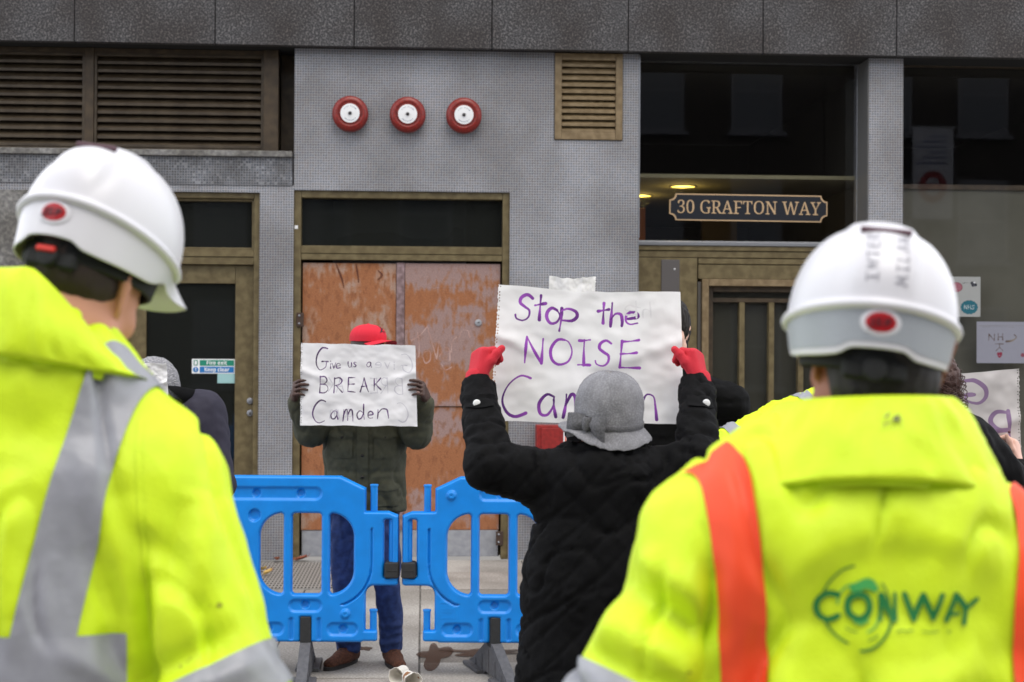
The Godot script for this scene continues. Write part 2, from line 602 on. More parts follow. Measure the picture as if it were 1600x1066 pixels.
func stroke(im: Image, pts: PackedVector2Array, w: float, c0: Color, c1: Color, even := false) -> void:
	var cv := Curve2D.new()
	for k in pts.size():
		var tan_ := Vector2.ZERO
		if k > 0 and k < pts.size() - 1: tan_ = (pts[k + 1] - pts[k - 1]) / 6.0
		cv.add_point(pts[k], -tan_, tan_)
	var l := cv.get_baked_length()
	var k := 0.0
	while k <= l:
		var t := k / maxf(l, 0.001)
		var r := w * 0.5 * (1.0 if even else 0.78 + 0.3 * sin(t * 5.0 + pts[0].x))
		dab(im, cv.sample_baked(k), r, c0.lerp(c1, 0.5 + 0.5 * sin(t * 6.0 + pts[0].y)))
		k += maxf(1.0, w * 0.16)

func glyph(im: Image, g: String, box: Rect2, w: float, c0: Color, c1: Color, mirror := false, even := false) -> void:
	for s in GLYPH[g]:
		var pts := PackedVector2Array()
		for k in range(0, s.size(), 2):
			var q := Vector2(1.0 - s[k] if mirror else s[k], s[k + 1])
			pts.append(box.position + q * box.size)
		stroke(im, pts, w, c0, c1, even)

# letters: [glyph, x, y, width, height] in the sheet's own 0..1 measure
func letters(im: Image, list: Array, w: float, c0: Color, c1: Color, mirror := false) -> void:
	var s := Vector2(im.get_size())
	for q in list:
		var x: float = q[1]
		if mirror: x = 1.0 - x - q[3]
		glyph(im, q[0], Rect2(Vector2(x, q[2]) * s, Vector2(q[3], q[4]) * s), w, c0, c1, mirror)

func paper(w: int, h: int, sd: int, base: Color) -> Image:
	var im := Image.create(w, h, false, Image.FORMAT_RGB8)
	var n := fnl(sd, 0.01, 3)
	var step := 8
	for y in range(0, h, step):
		for x in range(0, w, step):
			var g := 1.0 + 0.010 * n.get_noise_2d(x, y)
			im.fill_rect(Rect2i(x, y, step, step), Color(base.r * g, base.g * g, base.b * g))
	return im

func paper_mat(im: Image) -> StandardMaterial3D:
	var m := mat(Color.WHITE, 0.85)
	m.albedo_texture = ImageTexture.create_from_image(im)
	m.cull_mode = BaseMaterial3D.CULL_DISABLED
	m.backlight_enabled = true
	m.backlight = Color(0.22, 0.22, 0.21)
	return m

# ------------------------------------------------------------------ shared materials
var S := {}

func make_materials() -> void:
	S.mosaic = detail(mosaic(11, srgb(120, 121, 128), srgb(176, 177, 182), 0.05, 0.0), blotches(31, Color(0.84, 0.83, 0.82), Color(1, 1, 1), 0.012), 0.31)
	S.mosaic_dark = detail(mosaic(12, srgb(84, 86, 93), srgb(138, 140, 145), 0.16, 0.08), blotches(32, Color(0.82, 0.81, 0.80), Color(1, 1, 1), 0.02), 0.6)
	S.concrete = detail(speckled(13, srgb(118, 117, 118), srgb(146, 145, 144), srgb(160, 160, 158), 0.05, 1.6, 0.9, 0.05, 256), blotches(33, Color(0.75, 0.74, 0.72), Color(1, 1, 1), 0.02), 0.5)
	S.granite = detail(speckled(14, srgb(42, 42, 45), srgb(86, 84, 86), srgb(122, 120, 120), 0.13, 0.72, 0.75, 0.06), blotches(34, Color(0.80, 0.76, 0.74), Color(1, 1, 1), 0.012), 0.45)
	S.joint = mat(srgb(24, 24, 25), 0.9)
	S.bronze = detail(mat(srgb(108, 96, 66), 0.5, 0.0), blotches(35, Color(0.82, 0.80, 0.76), Color(1, 1, 1), 0.03), 1.3)
	S.bronze_dark = detail(mat(srgb(72, 58, 40), 0.55, 0.0), blotches(36, Color(0.75, 0.73, 0.7), Color(1, 1, 1), 0.03), 1.1)
	S.tan = detail(mat(srgb(130, 112, 84), 0.5), blotches(37, Color(0.84, 0.82, 0.78), Color(1, 1, 1), 0.03), 1.5)
	S.louvre = detail(mat(srgb(72, 61, 46), 0.55), blotches(38, Color(0.78, 0.75, 0.72), Color(1, 1, 1), 0.02), 1.2)
	S.black = mat(srgb(10, 10, 11), 0.95)
	S.steel = mat(srgb(140, 142, 148), 0.42, 0.7)
	S.kick = detail(mat(srgb(158, 160, 166), 0.55, 0.25), blotches(39, Color(0.91, 0.91, 0.92), Color(1, 1, 1), 0.03), 1.8)
	S.glass = mat(Color(0.05, 0.05, 0.05, 0.05), 0.02)
	S.glass.transparency = BaseMaterial3D.TRANSPARENCY_ALPHA
	S.tinted = mat(srgb(34, 36, 34), 0.03)
	S.tinted.albedo_color.a = 0.7
	S.tinted.transparency = BaseMaterial3D.TRANSPARENCY_ALPHA
	S.inside = mat(srgb(52, 50, 44), 0.9)
	S.blind = detail(mat(srgb(98, 97, 88), 0.9), blotches(40, Color(0.94, 0.94, 0.93), Color(1, 1, 1), 0.012), 0.6)
	S.paving = detail(speckled(15, srgb(150, 146, 142), srgb(176, 172, 168), srgb(192, 188, 184), 0.10, 1.1, 0.85, 0.05), blotches(41, Color(0.74, 0.73, 0.72), Color(1, 1, 1), 0.010), 0.21)
	S.paving_b = detail(speckled(16, srgb(142, 136, 131), srgb(168, 162, 157), srgb(184, 180, 176), 0.10, 1.1, 0.85, 0.05), blotches(42, Color(0.72, 0.71, 0.70), Color(1, 1, 1), 0.012), 0.27)
	S.asphalt = speckled(17, srgb(52, 52, 54), srgb(76, 76, 78), srgb(110, 110, 110), 0.2, 1.2, 0.9, 0.15)
	S.white = mat(srgb(226, 227, 230), 0.5)

# the rusty-looking boards over the double door, 1.56 m x 2.34 m in one picture
func board_material() -> StandardMaterial3D:
	var w := 624
	var h := 936
	var big := grey(51, 512, 0.006, 5)
	var mid := grey(52, 512, 0.022, 4)
	var fine := grey(53, 512, 0.11, 3)
	var rgb := PackedByteArray(); rgb.resize(w * h * 3)
	var hgt := PackedByteArray(); hgt.resize(w * h)
	var rust := srgb(150, 100, 70)
	var deep := srgb(118, 76, 54)
	var pale := srgb(158, 132, 118)
	var pink := srgb(148, 124, 120)
	var block := []
	var rb := RandomNumberGenerator.new()
	rb.seed = 9
	for k in 120: block.append(rb.randf())
	for y in h:
		for x in w:
			var k := y * w + x
			var b := big[(y % 512) * 512 + x % 512] / 255.0
			var m := mid[(y % 512) * 512 + (x * 2) % 512] / 255.0
			var s := mid[((y / 6) % 512) * 512 + (x * 3) % 512] / 255.0   # streaks that run down the boards
			var g := fine[((y * 2) % 512) * 512 + (x * 2) % 512] / 255.0
			var right := x > 312
			var upper := y < 452
			var faded := 0.22 if not right else (0.72 if upper else 0.12)
			var q := clampf((b - 0.5) * 2.6 + (s - 0.5) * 0.5 + (m - 0.5) * 0.9 + (block[y / 78 * 8 + x / 78] - 0.5) * 0.35 + faded, 0.0, 1.0)
			q = smoothstep(0.1, 0.95, q)
			var c := rust.lerp(pink if right else pale, q)
			c = c.lerp(deep, clampf((0.42 - m) * 2.2, 0.0, 0.45) * (0.5 if right and upper else 1.0))
			var v := 0.86 + 0.28 * g
			# brush-like scuffs of paler paint
			if fine[((y * 3) % 512) * 512 + (x / 2) % 512] > 190 and b > 0.5: c = c.lerp(srgb(170, 138, 124), 0.3)
			rgb[k * 3] = int(clampf(c.r * v * 255, 0, 255)); rgb[k * 3 + 1] = int(clampf(c.g * v * 255, 0, 255)); rgb[k * 3 + 2] = int(clampf(c.b * v * 255, 0, 255))
			hgt[k] = int(110 + 90 * (g - 0.5) + 60 * (m - 0.5))
	var im := Image.create_from_data(w, h, false, Image.FORMAT_RGB8, rgb)
	# chalked scribbles on the right-hand leaf
	var ch := srgb(186, 158, 152)
	for s in [[.578, .235, .588, .27, .586, .318], [.548, .262, .59, .245, .628, .215], [.628, .215, .65, .265, .676, .325], [.676, .325, .682, .29, .688, .262], [.612, .302, .64, .298, .644, .325, .62, .338, .608, .318], [.69, .315, .715, .287, .738, .292, .742, .33], [.748, .3, .754, .265, .775, .25], [.79, .25, .8, .23, .83, .228, .84, .25], [.70, .34, .72, .36, .75, .35]]:
		var pts := PackedVector2Array()
		for k in range(0, s.size(), 2): pts.append(Vector2(s[k] * w, s[k + 1] * h))
		stroke(im, pts, 3.0, ch, srgb(168, 134, 126))
	# dark drips at the top of the left-hand leaf
	for s in [[.17, .008, .2, .06, .21, .09], [.27, .01, .28, .05, .283, .07], [.38, .03, .40, .045, .38, .06]]:
		var pts := PackedVector2Array()
		for k in range(0, s.size(), 2): pts.append(Vector2(s[k] * w, s[k + 1] * h))
		stroke(im, pts, 6.0, srgb(88, 54, 44), srgb(104, 66, 50))
	var mt := mat(Color.WHITE, 0.85)
	mt.metallic_specular = 0.3
	mt.albedo_texture = ImageTexture.create_from_image(im)
	mt.heightmap_enabled = true
	mt.heightmap_scale = 0.12
	mt.heightmap_texture = tex(w, h, hgt, Image.FORMAT_L8)
	return mt

# ------------------------------------------------------------------ the building
func louvre_bank(root: Node, called: String, x0: float, x1: float, y0: float, y1: float, z: float, n: int, m: Material, deep: float, fr: float) -> void:
	var p := part(root, called, M.new().box(Vector3(x0, y0, z - 0.05), Vector3(x0 + fr, y1, z + 0.012), 0.003).box(Vector3(x1 - fr, y0, z - 0.05), Vector3(x1, y1, z + 0.012), 0.003)
		.box(Vector3(x0 + fr, y1 - fr, z - 0.05), Vector3(x1 - fr, y1, z + 0.010), 0.003).box(Vector3(x0 + fr, y0, z - 0.05), Vector3(x1 - fr, y0 + fr, z + 0.010), 0.003), m)
	var pitch := (y1 - y0 - 2.0 * fr) / n
	var sl := M.new()
	var tilt := Transform3D(Basis(Vector3.RIGHT, deg_to_rad(38.0)), Vector3.ZERO)
	sl.box(Vector3(x0 + fr, -0.005, -deep), Vector3(x1 - fr, 0.005, 0.0), 0.002, tilt)
	sl.box(Vector3(x0 + fr, -0.016, -0.006), Vector3(x1 - fr, 0.008, 0.002), 0.002)
	var me := sl.mesh()
	for k in n:
		part(p, "slat", me, m, Transform3D(Basis.IDENTITY, Vector3(0, y0 + fr + pitch * (k + 0.32), z - 0.002)))

func pane(parent: Node, lo: Vector3, hi: Vector3, m: Material, called := "pane") -> void:
	part(parent, called, M.new().box(lo, hi, 0.0), m)

func ring_frame(x0: float, x1: float, y0: float, y1: float, z0: float, z1: float, w: float, bottom := true) -> M:
	var m := M.new()
	m.box(Vector3(x0, y0, z0), Vector3(x0 + w, y1, z1), 0.004)
	m.box(Vector3(x1 - w, y0, z0), Vector3(x1, y1, z1), 0.004)
	m.box(Vector3(x0 + w, y1 - w, z0), Vector3(x1 - w, y1, z1 - 0.002), 0.004)
	if bottom: m.box(Vector3(x0 + w, y0, z0), Vector3(x1 - w, y0 + w, z1 - 0.002), 0.004)
	return m

func building() -> void:
	var b := thing("office_building", "grey mosaic ground floor of an office block with dark granite fascia, louvres and bronze doors", "building")
	var B := -0.42
	# mosaic walls, piers and lintels
	for q in [[-1.70, 0.321, 2.865, 3.965], [0.321, 0.860, 2.865, 3.281], [0.860, 0.985, 2.865, 3.965], [-0.022, 0.985, 0.0, 2.865]]:
		bx(b, "mosaic_wall", Vector3(q[0], q[2], B), Vector3(q[1], q[3], 0.0), S.mosaic, 0.0)
	bx(b, "mosaic_pier", Vector3(-1.962, 0, B), Vector3(-1.700, 2.899, -0.003), S.mosaic, 0.0)
	bx(b, "mosaic_pier", Vector3(2.822, 0, B), Vector3(3.098, 3.965, 0.0), S.mosaic, 0.0)
	bx(b, "mosaic_lintel", Vector3(-4.7, 2.842, B), Vector3(-1.962, 2.899, -0.003), S.mosaic, 0.0)
	bx(b, "mosaic_lintel", Vector3(-4.7, 2.899, B), Vector3(-1.712, 3.115, 0.006), S.mosaic_dark, 0.0)
	bx(b, "mosaic_wall", Vector3(-4.7, 0, B), Vector3(-3.03, 2.842, -0.003), S.concrete, 0.0)
	bx(b, "window_sill", Vector3(-4.7, 3.115, B), Vector3(-1.712, 3.162, 0.035), S.concrete, 0.006)
	bx(b, "corner_trim", Vector3(0.985, 2.52, -0.30), Vector3(0.998, 3.96, 0.004), S.steel, 0.003)
	bx(b, "corner_trim", Vector3(0.985, 0.0, -0.30), Vector3(0.993, 2.52, 0.002), S.steel, 0.003)
	# fascia of granite slabs, and the wall above
	bx(b, "fascia_backing", Vector3(-4.7, 3.968, B), Vector3(5.4, 5.25, 0.055), S.joint, 0.0)
	var x := -3.358 - 1.0605 * 2
	for k in 10:
		bx(b, "granite_slab", Vector3(maxf(x, -4.7) + 0.003, 3.962, 0.056), Vector3(minf(x + 1.0605, 5.4) - 0.003, 5.22, 0.12 + 0.0015 * (k % 3)), S.granite, 0.004)
		x += 1.0605
	bx(b, "upper_wall", Vector3(-4.7, 5.25, -0.6), Vector3(5.4, 11.0, 0.0), S.concrete, 0.0)
	bx(b, "side_wall", Vector3(-4.7, 0, -5.2), Vector3(-4.6, 5.25, B - 0.002), S.inside, 0.0)
	bx(b, "side_wall", Vector3(5.3, 0, -5.2), Vector3(5.4, 5.25, -0.002), S.inside, 0.0)
	# louvre windows over the fire exit
	louvre_bank(b, "louvre_window", -4.60, -3.326, 3.17, 3.925, -0.13, 11, S.louvre, 0.085, 0.022)
	louvre_bank(b, "louvre_window", -3.258, -1.948, 3.17, 3.925, -0.13, 11, S.louvre, 0.085, 0.022)
	bx(b, "mullion", Vector3(-3.326, 3.165, -0.20), Vector3(-3.258, 3.966, -0.105), S.bronze_dark)
	bx(b, "mullion", Vector3(-1.948, 3.165, -0.20), Vector3(-1.832, 3.966, -0.09), S.bronze_dark)
	bx(b, "head_rail", Vector3(-4.6, 3.925, -0.2), Vector3(-1.948, 3.966, -0.125), S.bronze_dark)
	bx(b, "recess_panel", Vector3(-1.832, 3.165, -0.34), Vector3(-1.70, 3.966, -0.30), S.bronze_dark)
	# small louvre beside the bells
	louvre_bank(b, "vent_grille", 0.324, 0.857, 3.285, 3.962, 0.004, 11, S.tan, 0.07, 0.054)
	fire_exit(b)
	boarded_door(b)
	entrance(b)
	right_window(b)
	# rooms behind the glass
	bx(b, "room_floor", Vector3(-4.6, -0.02, -5.2), Vector3(5.3, 0.0, B), S.inside, 0.0)
	bx(b, "room_wall", Vector3(-4.6, 0, -5.2), Vector3(5.3, 3.96, -5.1), S.inside, 0.0)
	bx(b, "room_wall", Vector3(-1.75, 0, -5.1), Vector3(-1.68, 3.96, B), S.inside, 0.0)
	bx(b, "room_wall", Vector3(0.90, 0, -5.1), Vector3(0.98, 3.96, B), S.inside, 0.0)
	bx(b, "room_wall", Vector3(2.95, 0, -5.1), Vector3(3.05, 3.96, B), S.inside, 0.0)
	bx(b, "room_ceiling", Vector3(-4.6, 3.97, -5.2), Vector3(5.3, 4.05, B - 0.002), S.inside, 0.0)
	bx(b, "lobby_ceiling", Vector3(0.98, 3.036, -5.1), Vector3(2.95, 3.066, -0.335), mat(srgb(120, 116, 92), 0.9), 0.0)
	bx(b, "timber_panel", Vector3(0.99, 0, -2.9), Vector3(1.45, 3.03, -2.8), mat(srgb(150, 84, 34), 0.6), 0.0)
	bx(b, "reception_screen", Vector3(2.1, 0, -3.4), Vector3(2.45, 3.03, -3.3), mat(srgb(120, 104, 70), 0.7), 0.0)

func fire_exit(b: Node) -> void:
	var d := part(b, "door_frame", ring_frame(-3.03, -1.962, 0.0, 2.842, -0.16, -0.03, 0.045, false), S.bronze)
	bx(d, "transom", Vector3(-2.985, 2.345, -0.15), Vector3(-2.007, 2.398, -0.035), S.bronze)
	bx(d, "transom", Vector3(-2.985, 2.285, -0.15), Vector3(-2.007, 2.342, -0.042), S.bronze)
	part(d, "fanlight_frame", ring_frame(-2.985, -2.007, 2.398, 2.797, -0.15, -0.06, 0.02), S.bronze)
	pane(d, Vector3(-2.965, 2.418, -0.11), Vector3(-2.027, 2.777, -0.104), S.tinted)
	var l := part(b, "fire_exit_door", ring_frame(-2.983, -2.009, 0.01, 2.283, -0.14, -0.085, 0.145), S.bronze)
	pane(l, Vector3(-2.838, 0.155, -0.115), Vector3(-2.154, 2.138, -0.109), S.tinted)
	for y in [1.226, 1.132]:
		part(l, "lock", M.new().lathe([Vector2(0.026, 0), Vector2(0.026, 0.008), Vector2(0.022, 0.013), Vector2(0.0, 0.014)], 20, Transform3D(Basis(Vector3.RIGHT, PI / 2), Vector3(-2.033, y, -0.085))).smooth(), S.steel)
	bx(l, "keyhole", Vector3(-2.036, 1.118, -0.074), Vector3(-2.030, 1.14, -0.068), S.black, 0.0)
	bx(l, "turn_bar", Vector3(-2.045, 1.222, -0.074), Vector3(-2.021, 1.230, -0.064), S.steel, 0.001)

func boarded_door(b: Node) -> void:
	var m := board_material()
	var fr := part(b, "door_frame", ring_frame(-1.70, -0.022, 0.0, 2.865, -0.16, -0.02, 0.056, false), S.bronze)
	bx(fr, "transom", Vector3(-1.644, 2.378, -0.15), Vector3(-0.078, 2.438, -0.026), S.bronze)
	bx(fr, "transom", Vector3(-1.644, 2.328, -0.15), Vector3(-0.078, 2.375, -0.030), S.bronze)
	pane(fr, Vector3(-1.644, 2.438, -0.10), Vector3(-0.078, 2.809, -0.094), S.tinted)
	bx(fr, "sticker", Vector3(-1.694, 2.565, -0.02), Vector3(-1.668, 2.592, -0.0185), S.white, 0.0)
	# shutter boards stored behind the fanlight
	bx(fr, "grey_board", Vector3(-1.42, 2.3, -0.40), Vector3(-0.35, 2.9, -0.38), mat(srgb(150, 154, 164), 0.8), 0.0)
	part(fr, "dark_bag", M.new().prism(PackedVector2Array([Vector2(-1.40, 2.38), Vector2(-0.36, 2.38), Vector2(-0.38, 2.60), Vector2(-0.45, 2.62), Vector2(-0.5, 2.53), Vector2(-0.8, 2.52), Vector2(-0.95, 2.57), Vector2(-1.2, 2.56), Vector2(-1.38, 2.52)]), -0.37, -0.33), mat(srgb(22, 28, 42), 0.9))
	var leaf := part(b, "boarded_door", M.new().box(Vector3(-1.634, 0.012, -0.16), Vector3(-0.088, 2.30, -0.115), 0.0), S.bronze_dark)
	for q in [[-1.632, -0.905, 0.225, 2.305, -0.06, "left"], [-0.838, -0.092, 1.192, 2.308, -0.055, "upper"], [-0.838, -0.092, 0.225, 1.186, -0.068, "lower"], [-0.903, -0.840, 0.225, 2.312, -0.048, "strip"]]:
		var mm := M.new()
		mm.uvx = Vector4(-1.64, 2.32, 1.56, 2.34)
		mm.box(Vector3(q[0], q[2], -0.114), Vector3(q[1], q[3], q[4]), 0.002)
		if q[5] == "strip": part(leaf, "cover_strip", mm, detail(mat(srgb(146, 124, 128), 0.6), blotches(56, Color(0.7, 0.66, 0.64), Color(1, 1, 1), 0.04), 1.6))
		else: part(leaf, "board", mm, m)
	bx(leaf, "kick_plate", Vector3(-1.626, 0.018, -0.11), Vector3(-0.872, 0.222, -0.066), S.kick, 0.002)
	bx(leaf, "kick_plate", Vector3(-0.866, 0.018, -0.11), Vector3(-0.098, 0.222, -0.064), S.kick, 0.002)
	part(leaf, "lock", M.new().lathe([Vector2(0.027, 0), Vector2(0.027, 0.008), Vector2(0.023, 0.012), Vector2(0.0, 0.013)], 24, Transform3D(Basis(Vector3.RIGHT, PI / 2), Vector3(-0.262, 1.847, -0.055))).smooth(), S.kick)
	bx(leaf, "keyhole", Vector3(-0.268, 1.845, -0.043), Vector3(-0.254, 1.852, -0.040), S.black, 0.0)
	for q in [[-1.640, 1.86], [-0.082, 0.165]]:
		var h := bx(leaf, "hinge", Vector3(q[0] - 0.034, q[1] - 0.055, -0.02), Vector3(q[0] + 0.022, q[1] + 0.055, -0.006), mat(srgb(70, 54, 46), 0.6, 0.3), 0.003)
		for s in [-0.03, 0.03]:
			part(h, "bolt", M.new().lathe([Vector2(0.009, 0), Vector2(0.008, 0.005), Vector2(0.0, 0.007)], 10, Transform3D(Basis(Vector3.RIGHT, PI / 2), Vector3(q[0] - 0.012, q[1] + s, -0.006))).smooth(), S.steel)

func entrance(b: Node) -> void:
	# fixed window over the entrance
	var w := part(b, "fixed_window", ring_frame(0.998, 2.822, 2.508, 3.984, -0.36, -0.285, 0.016), S.steel)
	pane(w, Vector3(1.02, 2.53, -0.325), Vector3(2.806, 3.966, -0.318), S.glass)
	bx(w, "window_sill", Vector3(0.998, 2.478, -0.40), Vector3(2.822, 2.512, -0.20), S.steel, 0.006)
	bx(b, "reveal_panel", Vector3(2.812, 2.52, -0.30), Vector3(2.8225, 3.96, -0.004), mat(srgb(92, 92, 92), 0.6), 0.002)
	var f := part(b, "entrance_frame", M.new().box(Vector3(0.993, 2.440, -0.38), Vector3(2.822, 2.478, -0.212), 0.004).box(Vector3(0.993, 2.385, -0.38), Vector3(2.822, 2.437, -0.222), 0.004), S.bronze)
	bx(f, "side_panel", Vector3(0.996, 0.02, -0.38), Vector3(1.497, 2.382, -0.222), S.bronze, 0.004)
	bx(f, "head_panel", Vector3(1.505, 2.335, -0.38), Vector3(2.815, 2.380, -0.226), S.bronze, 0.004)
	bx(f, "head_panel", Vector3(1.505, 2.215, -0.38), Vector3(2.815, 2.330, -0.230), S.bronze, 0.004)
	bx(f, "steel_plate", Vector3(1.205, 2.02, -0.222), Vector3(1.352, 2.365, -0.214), mat(srgb(104, 100, 100), 0.45, 0.6), 0.002)
	part(f, "screw", M.new().lathe([Vector2(0.008, 0), Vector2(0.006, 0.004), Vector2(0, 0.005)], 8, Transform3D(Basis(Vector3.RIGHT, PI / 2), Vector3(1.312, 2.29, -0.214))).smooth(), S.white)
	bx(f, "hinge_bar", Vector3(1.502, 0.9, -0.30), Vector3(1.530, 2.19, -0.226), mat(srgb(86, 82, 78), 0.5, 0.3), 0.003)
	# the glazed door with its bars
	var d := part(b, "entrance_door", ring_frame(1.533, 2.81, 0.02, 2.213, -0.34, -0.20, 0.055), S.tan)
	part(d, "inner_frame", ring_frame(1.588, 2.755, 1.00, 2.158, -0.33, -0.262, 0.045), S.bronze_dark)
	bx(d, "top_rail", Vector3(1.633, 2.03, -0.325), Vector3(2.71, 2.065, -0.27), S.bronze_dark)
	for x in [1.868, 2.108, 2.348, 2.588]:
		bx(d, "glazing_bar", Vector3(x - 0.022, 1.045, -0.325), Vector3(x + 0.022, 2.03, -0.255), S.bronze)
	pane(d, Vector3(1.633, 1.045, -0.312), Vector3(2.71, 2.113, -0.305), S.glass)
	bx(d, "mid_rail", Vector3(1.588, 0.945, -0.32), Vector3(2.755, 1.00, -0.20), S.bronze)
	bx(d, "lower_panel", Vector3(1.588, 0.075, -0.32), Vector3(2.755, 0.942, -0.235), S.kick)
	bx(d, "backing_sheet", Vector3(1.6, 0.9, -0.345), Vector3(2.75, 2.16, -0.335), mat(srgb(58, 58, 50), 0.9), 0.0)

func right_window(b: Node) -> void:
	var w := part(b, "shop_window", ring_frame(3.098, 5.30, 0.45, 3.992, -0.36, -0.285, 0.03), S.bronze_dark)
	pane(w, Vector3(3.128, 0.48, -0.328), Vector3(5.27, 3.966, -0.320), S.glass)
	bx(b, "stall_riser", Vector3(3.098, 0.0, -0.36), Vector3(5.3, 0.45, -0.05), S.mosaic, 0.0)
	bx(b, "blind", Vector3(3.05, 0.45, -0.50), Vector3(5.3, 2.98, -0.46), S.blind, 0.0)
	bx(b, "blind_rail", Vector3(3.05, 2.98, -0.52), Vector3(5.3, 3.02, -0.44), S.bronze_dark, 0.0)

func text(parent: Node, called: String, s: String, font: String, bold: bool, height: float, at: Vector3, m: Material, width := 0.0, turn := Basis.IDENTITY) -> MeshInstance3D:
	var f := SystemFont.new()
	f.font_names = PackedStringArray([font])
	if bold: f.font_weight = 700
	var t := TextMesh.new()
	t.text = s
	t.font = f
	t.font_size = 64
	t.pixel_size = height / 64.0 / 0.72
	t.depth = 0.002
	t.curve_step = 1.0
	var sx := 1.0
	if width > 0.0: sx = width / maxf(t.get_aabb().size.x, 0.001)
	return part(parent, called, t, m, Transform3D(turn * Basis.from_scale(Vector3(sx, 1, 1)), at))

func notched(x0: float, x1: float, y0: float, y1: float, r: float) -> PackedVector2Array:
	var p := PackedVector2Array()
	for c in [[x0, y0, 0.5 * PI, 0.0], [x1, y0, PI, 0.5 * PI], [x1, y1, 1.5 * PI, PI], [x0, y1, TAU, 1.5 * PI]]:
		for k in 5:
			var a := lerpf(c[2], c[3], k / 4.0)
			p.append(Vector2(c[0] + r * cos(a), c[1] + r * sin(a)))
	return p

func fittings() -> void:
	# three fire alarm bells in a row
	var red := detail(mat(srgb(136, 31, 23), 0.4), blotches(61, Color(0.8, 0.76, 0.74), Color(1, 1, 1), 0.05), 3.0)
	var deep := mat(srgb(104, 22, 18), 0.5)
	var print_ := mat(srgb(110, 122, 140), 0.6)
	var names := ["red fire alarm bell with white disc, the one nearest the wide louvres", "red fire alarm bell with white disc, the middle one of the row of three", "red fire alarm bell with white disc, the one nearest the small tan vent"]
	var xs := [-1.266, -0.823, -0.388]
	var turn := Basis(Vector3.RIGHT, PI / 2)
	for k in 3:
		var t := thing("fire_alarm_bell", names[k], "alarm bell", Vector3(xs[k], 3.453, 0.0), 0.0, "fire alarm bells on the mosaic wall")
		var up := Transform3D(turn, Vector3.ZERO)
		part(t, "back_plate", M.new().lathe([Vector2(0.10, 0.0), Vector2(0.10, 0.03), Vector2(0.0, 0.03)], 40, up).smooth(), deep)
		var prof := [Vector2(0.124, 0.022), Vector2(0.134, 0.020), Vector2(0.1385, 0.028), Vector2(0.1385, 0.062), Vector2(0.134, 0.078), Vector2(0.122, 0.090), Vector2(0.104, 0.095), Vector2(0.096, 0.094), Vector2(0.092, 0.090), Vector2(0.080, 0.090), Vector2(0.076, 0.094), Vector2(0.0, 0.095)]
		part(t, "gong", M.new().lathe(prof, 64, up).smooth(), red)
		# raised letters cast round the gong
		var word := "FIRE ALARM BELL FIRE ALARM BELL "
		var f := SystemFont.new(); f.font_names = PackedStringArray(["Droid Sans"]); f.font_weight = 700
		var ringl := part(t, "cast_letters", M.new().lathe([Vector2(0.0935, 0.088), Vector2(0.0945, 0.0925), Vector2(0.0955, 0.088)], 64, up).smooth(), red)
		for q in word.length():
			if word[q] == " ": continue
			var tm := TextMesh.new()
			tm.text = word[q]; tm.font = f; tm.font_size = 32; tm.pixel_size = 0.00052; tm.depth = 0.004; tm.curve_step = 4.0
			var a := PI / 2 - TAU * q / word.length()
			part(ringl, "letter", tm, deep, Transform3D(Basis(Vector3.BACK, a - PI / 2), Vector3(cos(a) * 0.0865, sin(a) * 0.0865, 0.0905)))
		part(t, "label_disc", M.new().lathe([Vector2(0.0735, 0.094), Vector2(0.0735, 0.0975), Vector2(0.0, 0.0975)], 48, up).smooth(), S.white)
		for w in [["FIRE ALARM", 1.0], ["EMERGENCY", -1.0]]:
			var s: String = w[0]
			for q in s.length():
				var tm := TextMesh.new()
				tm.text = s[q]; tm.font = f; tm.font_size = 24; tm.pixel_size = 0.00050; tm.depth = 0.0008; tm.curve_step = 6.0
				var a: float = PI / 2 * w[1] - (q - (s.length() - 1) * 0.5) * 0.2 * w[1]
				part(t, "letter", tm, print_, Transform3D(Basis(Vector3.BACK, a - PI / 2 * w[1]), Vector3(cos(a) * 0.055, sin(a) * 0.055, 0.0978)))
		part(t, "centre_nut", M.new().lathe([Vector2(0.014, 0.0975), Vector2(0.013, 0.106), Vector2(0.009, 0.112), Vector2(0.0, 0.114)], 16, up).smooth(), mat(srgb(70, 68, 70), 0.35, 0.8))
	# name board on the glass over the entrance
	var gold := mat(srgb(192, 162, 126), 0.5)
	var navy := mat(srgb(18, 23, 34), 0.4)
	var sgn := thing("name_board", "dark blue name board lettered 30 GRAFTON WAY in gold over the entrance", "sign", Vector3(1.926, 2.795, -0.31), deg_to_rad(0.0))
	sgn.rotation.z = deg_to_rad(-0.25)
	part(sgn, "gold_border", M.new().prism(notched(-0.645, 0.645, -0.108, 0.108, 0.05), 0.0, 0.012), gold)
	part(sgn, "blue_field", M.new().prism(notched(-0.635, 0.635, -0.098, 0.098, 0.05), 0.010, 0.014), navy)
	text(sgn, "lettering", "30 GRAFTON WAY", "Droid Serif", false, 0.105, Vector3(0.0, 0.0, 0.0155), gold, 1.17)
	# fire exit notice stuck on the door
	var fe := thing("fire_exit_notice", "small green and blue notice reading Fire exit Keep clear on the door glass", "notice", Vector3(-2.322, 1.494, -0.108))
	var green := mat(srgb(22, 128, 104), 0.5)
	var blue := mat(srgb(24, 110, 178), 0.5)
	bx(fe, "plate", Vector3(-0.166, -0.057, 0.0), Vector3(0.166, 0.057, 0.003), S.white, 0.001)
	bx(fe, "green_band", Vector3(-0.105, 0.004, 0.003), Vector3(0.158, 0.049, 0.0042), green, 0.0)
	bx(fe, "blue_band", Vector3(-0.105, -0.049, 0.003), Vector3(0.158, -0.003, 0.0042), blue, 0.0)
	text(fe, "lettering", "Fire exit", "Droid Sans", true, 0.030, Vector3(0.026, 0.0275, 0.0052), S.white, 0.155)
	text(fe, "lettering", "Keep clear", "Droid Sans", true, 0.030, Vector3(0.026, -0.0255, 0.0052), S.white, 0.19)
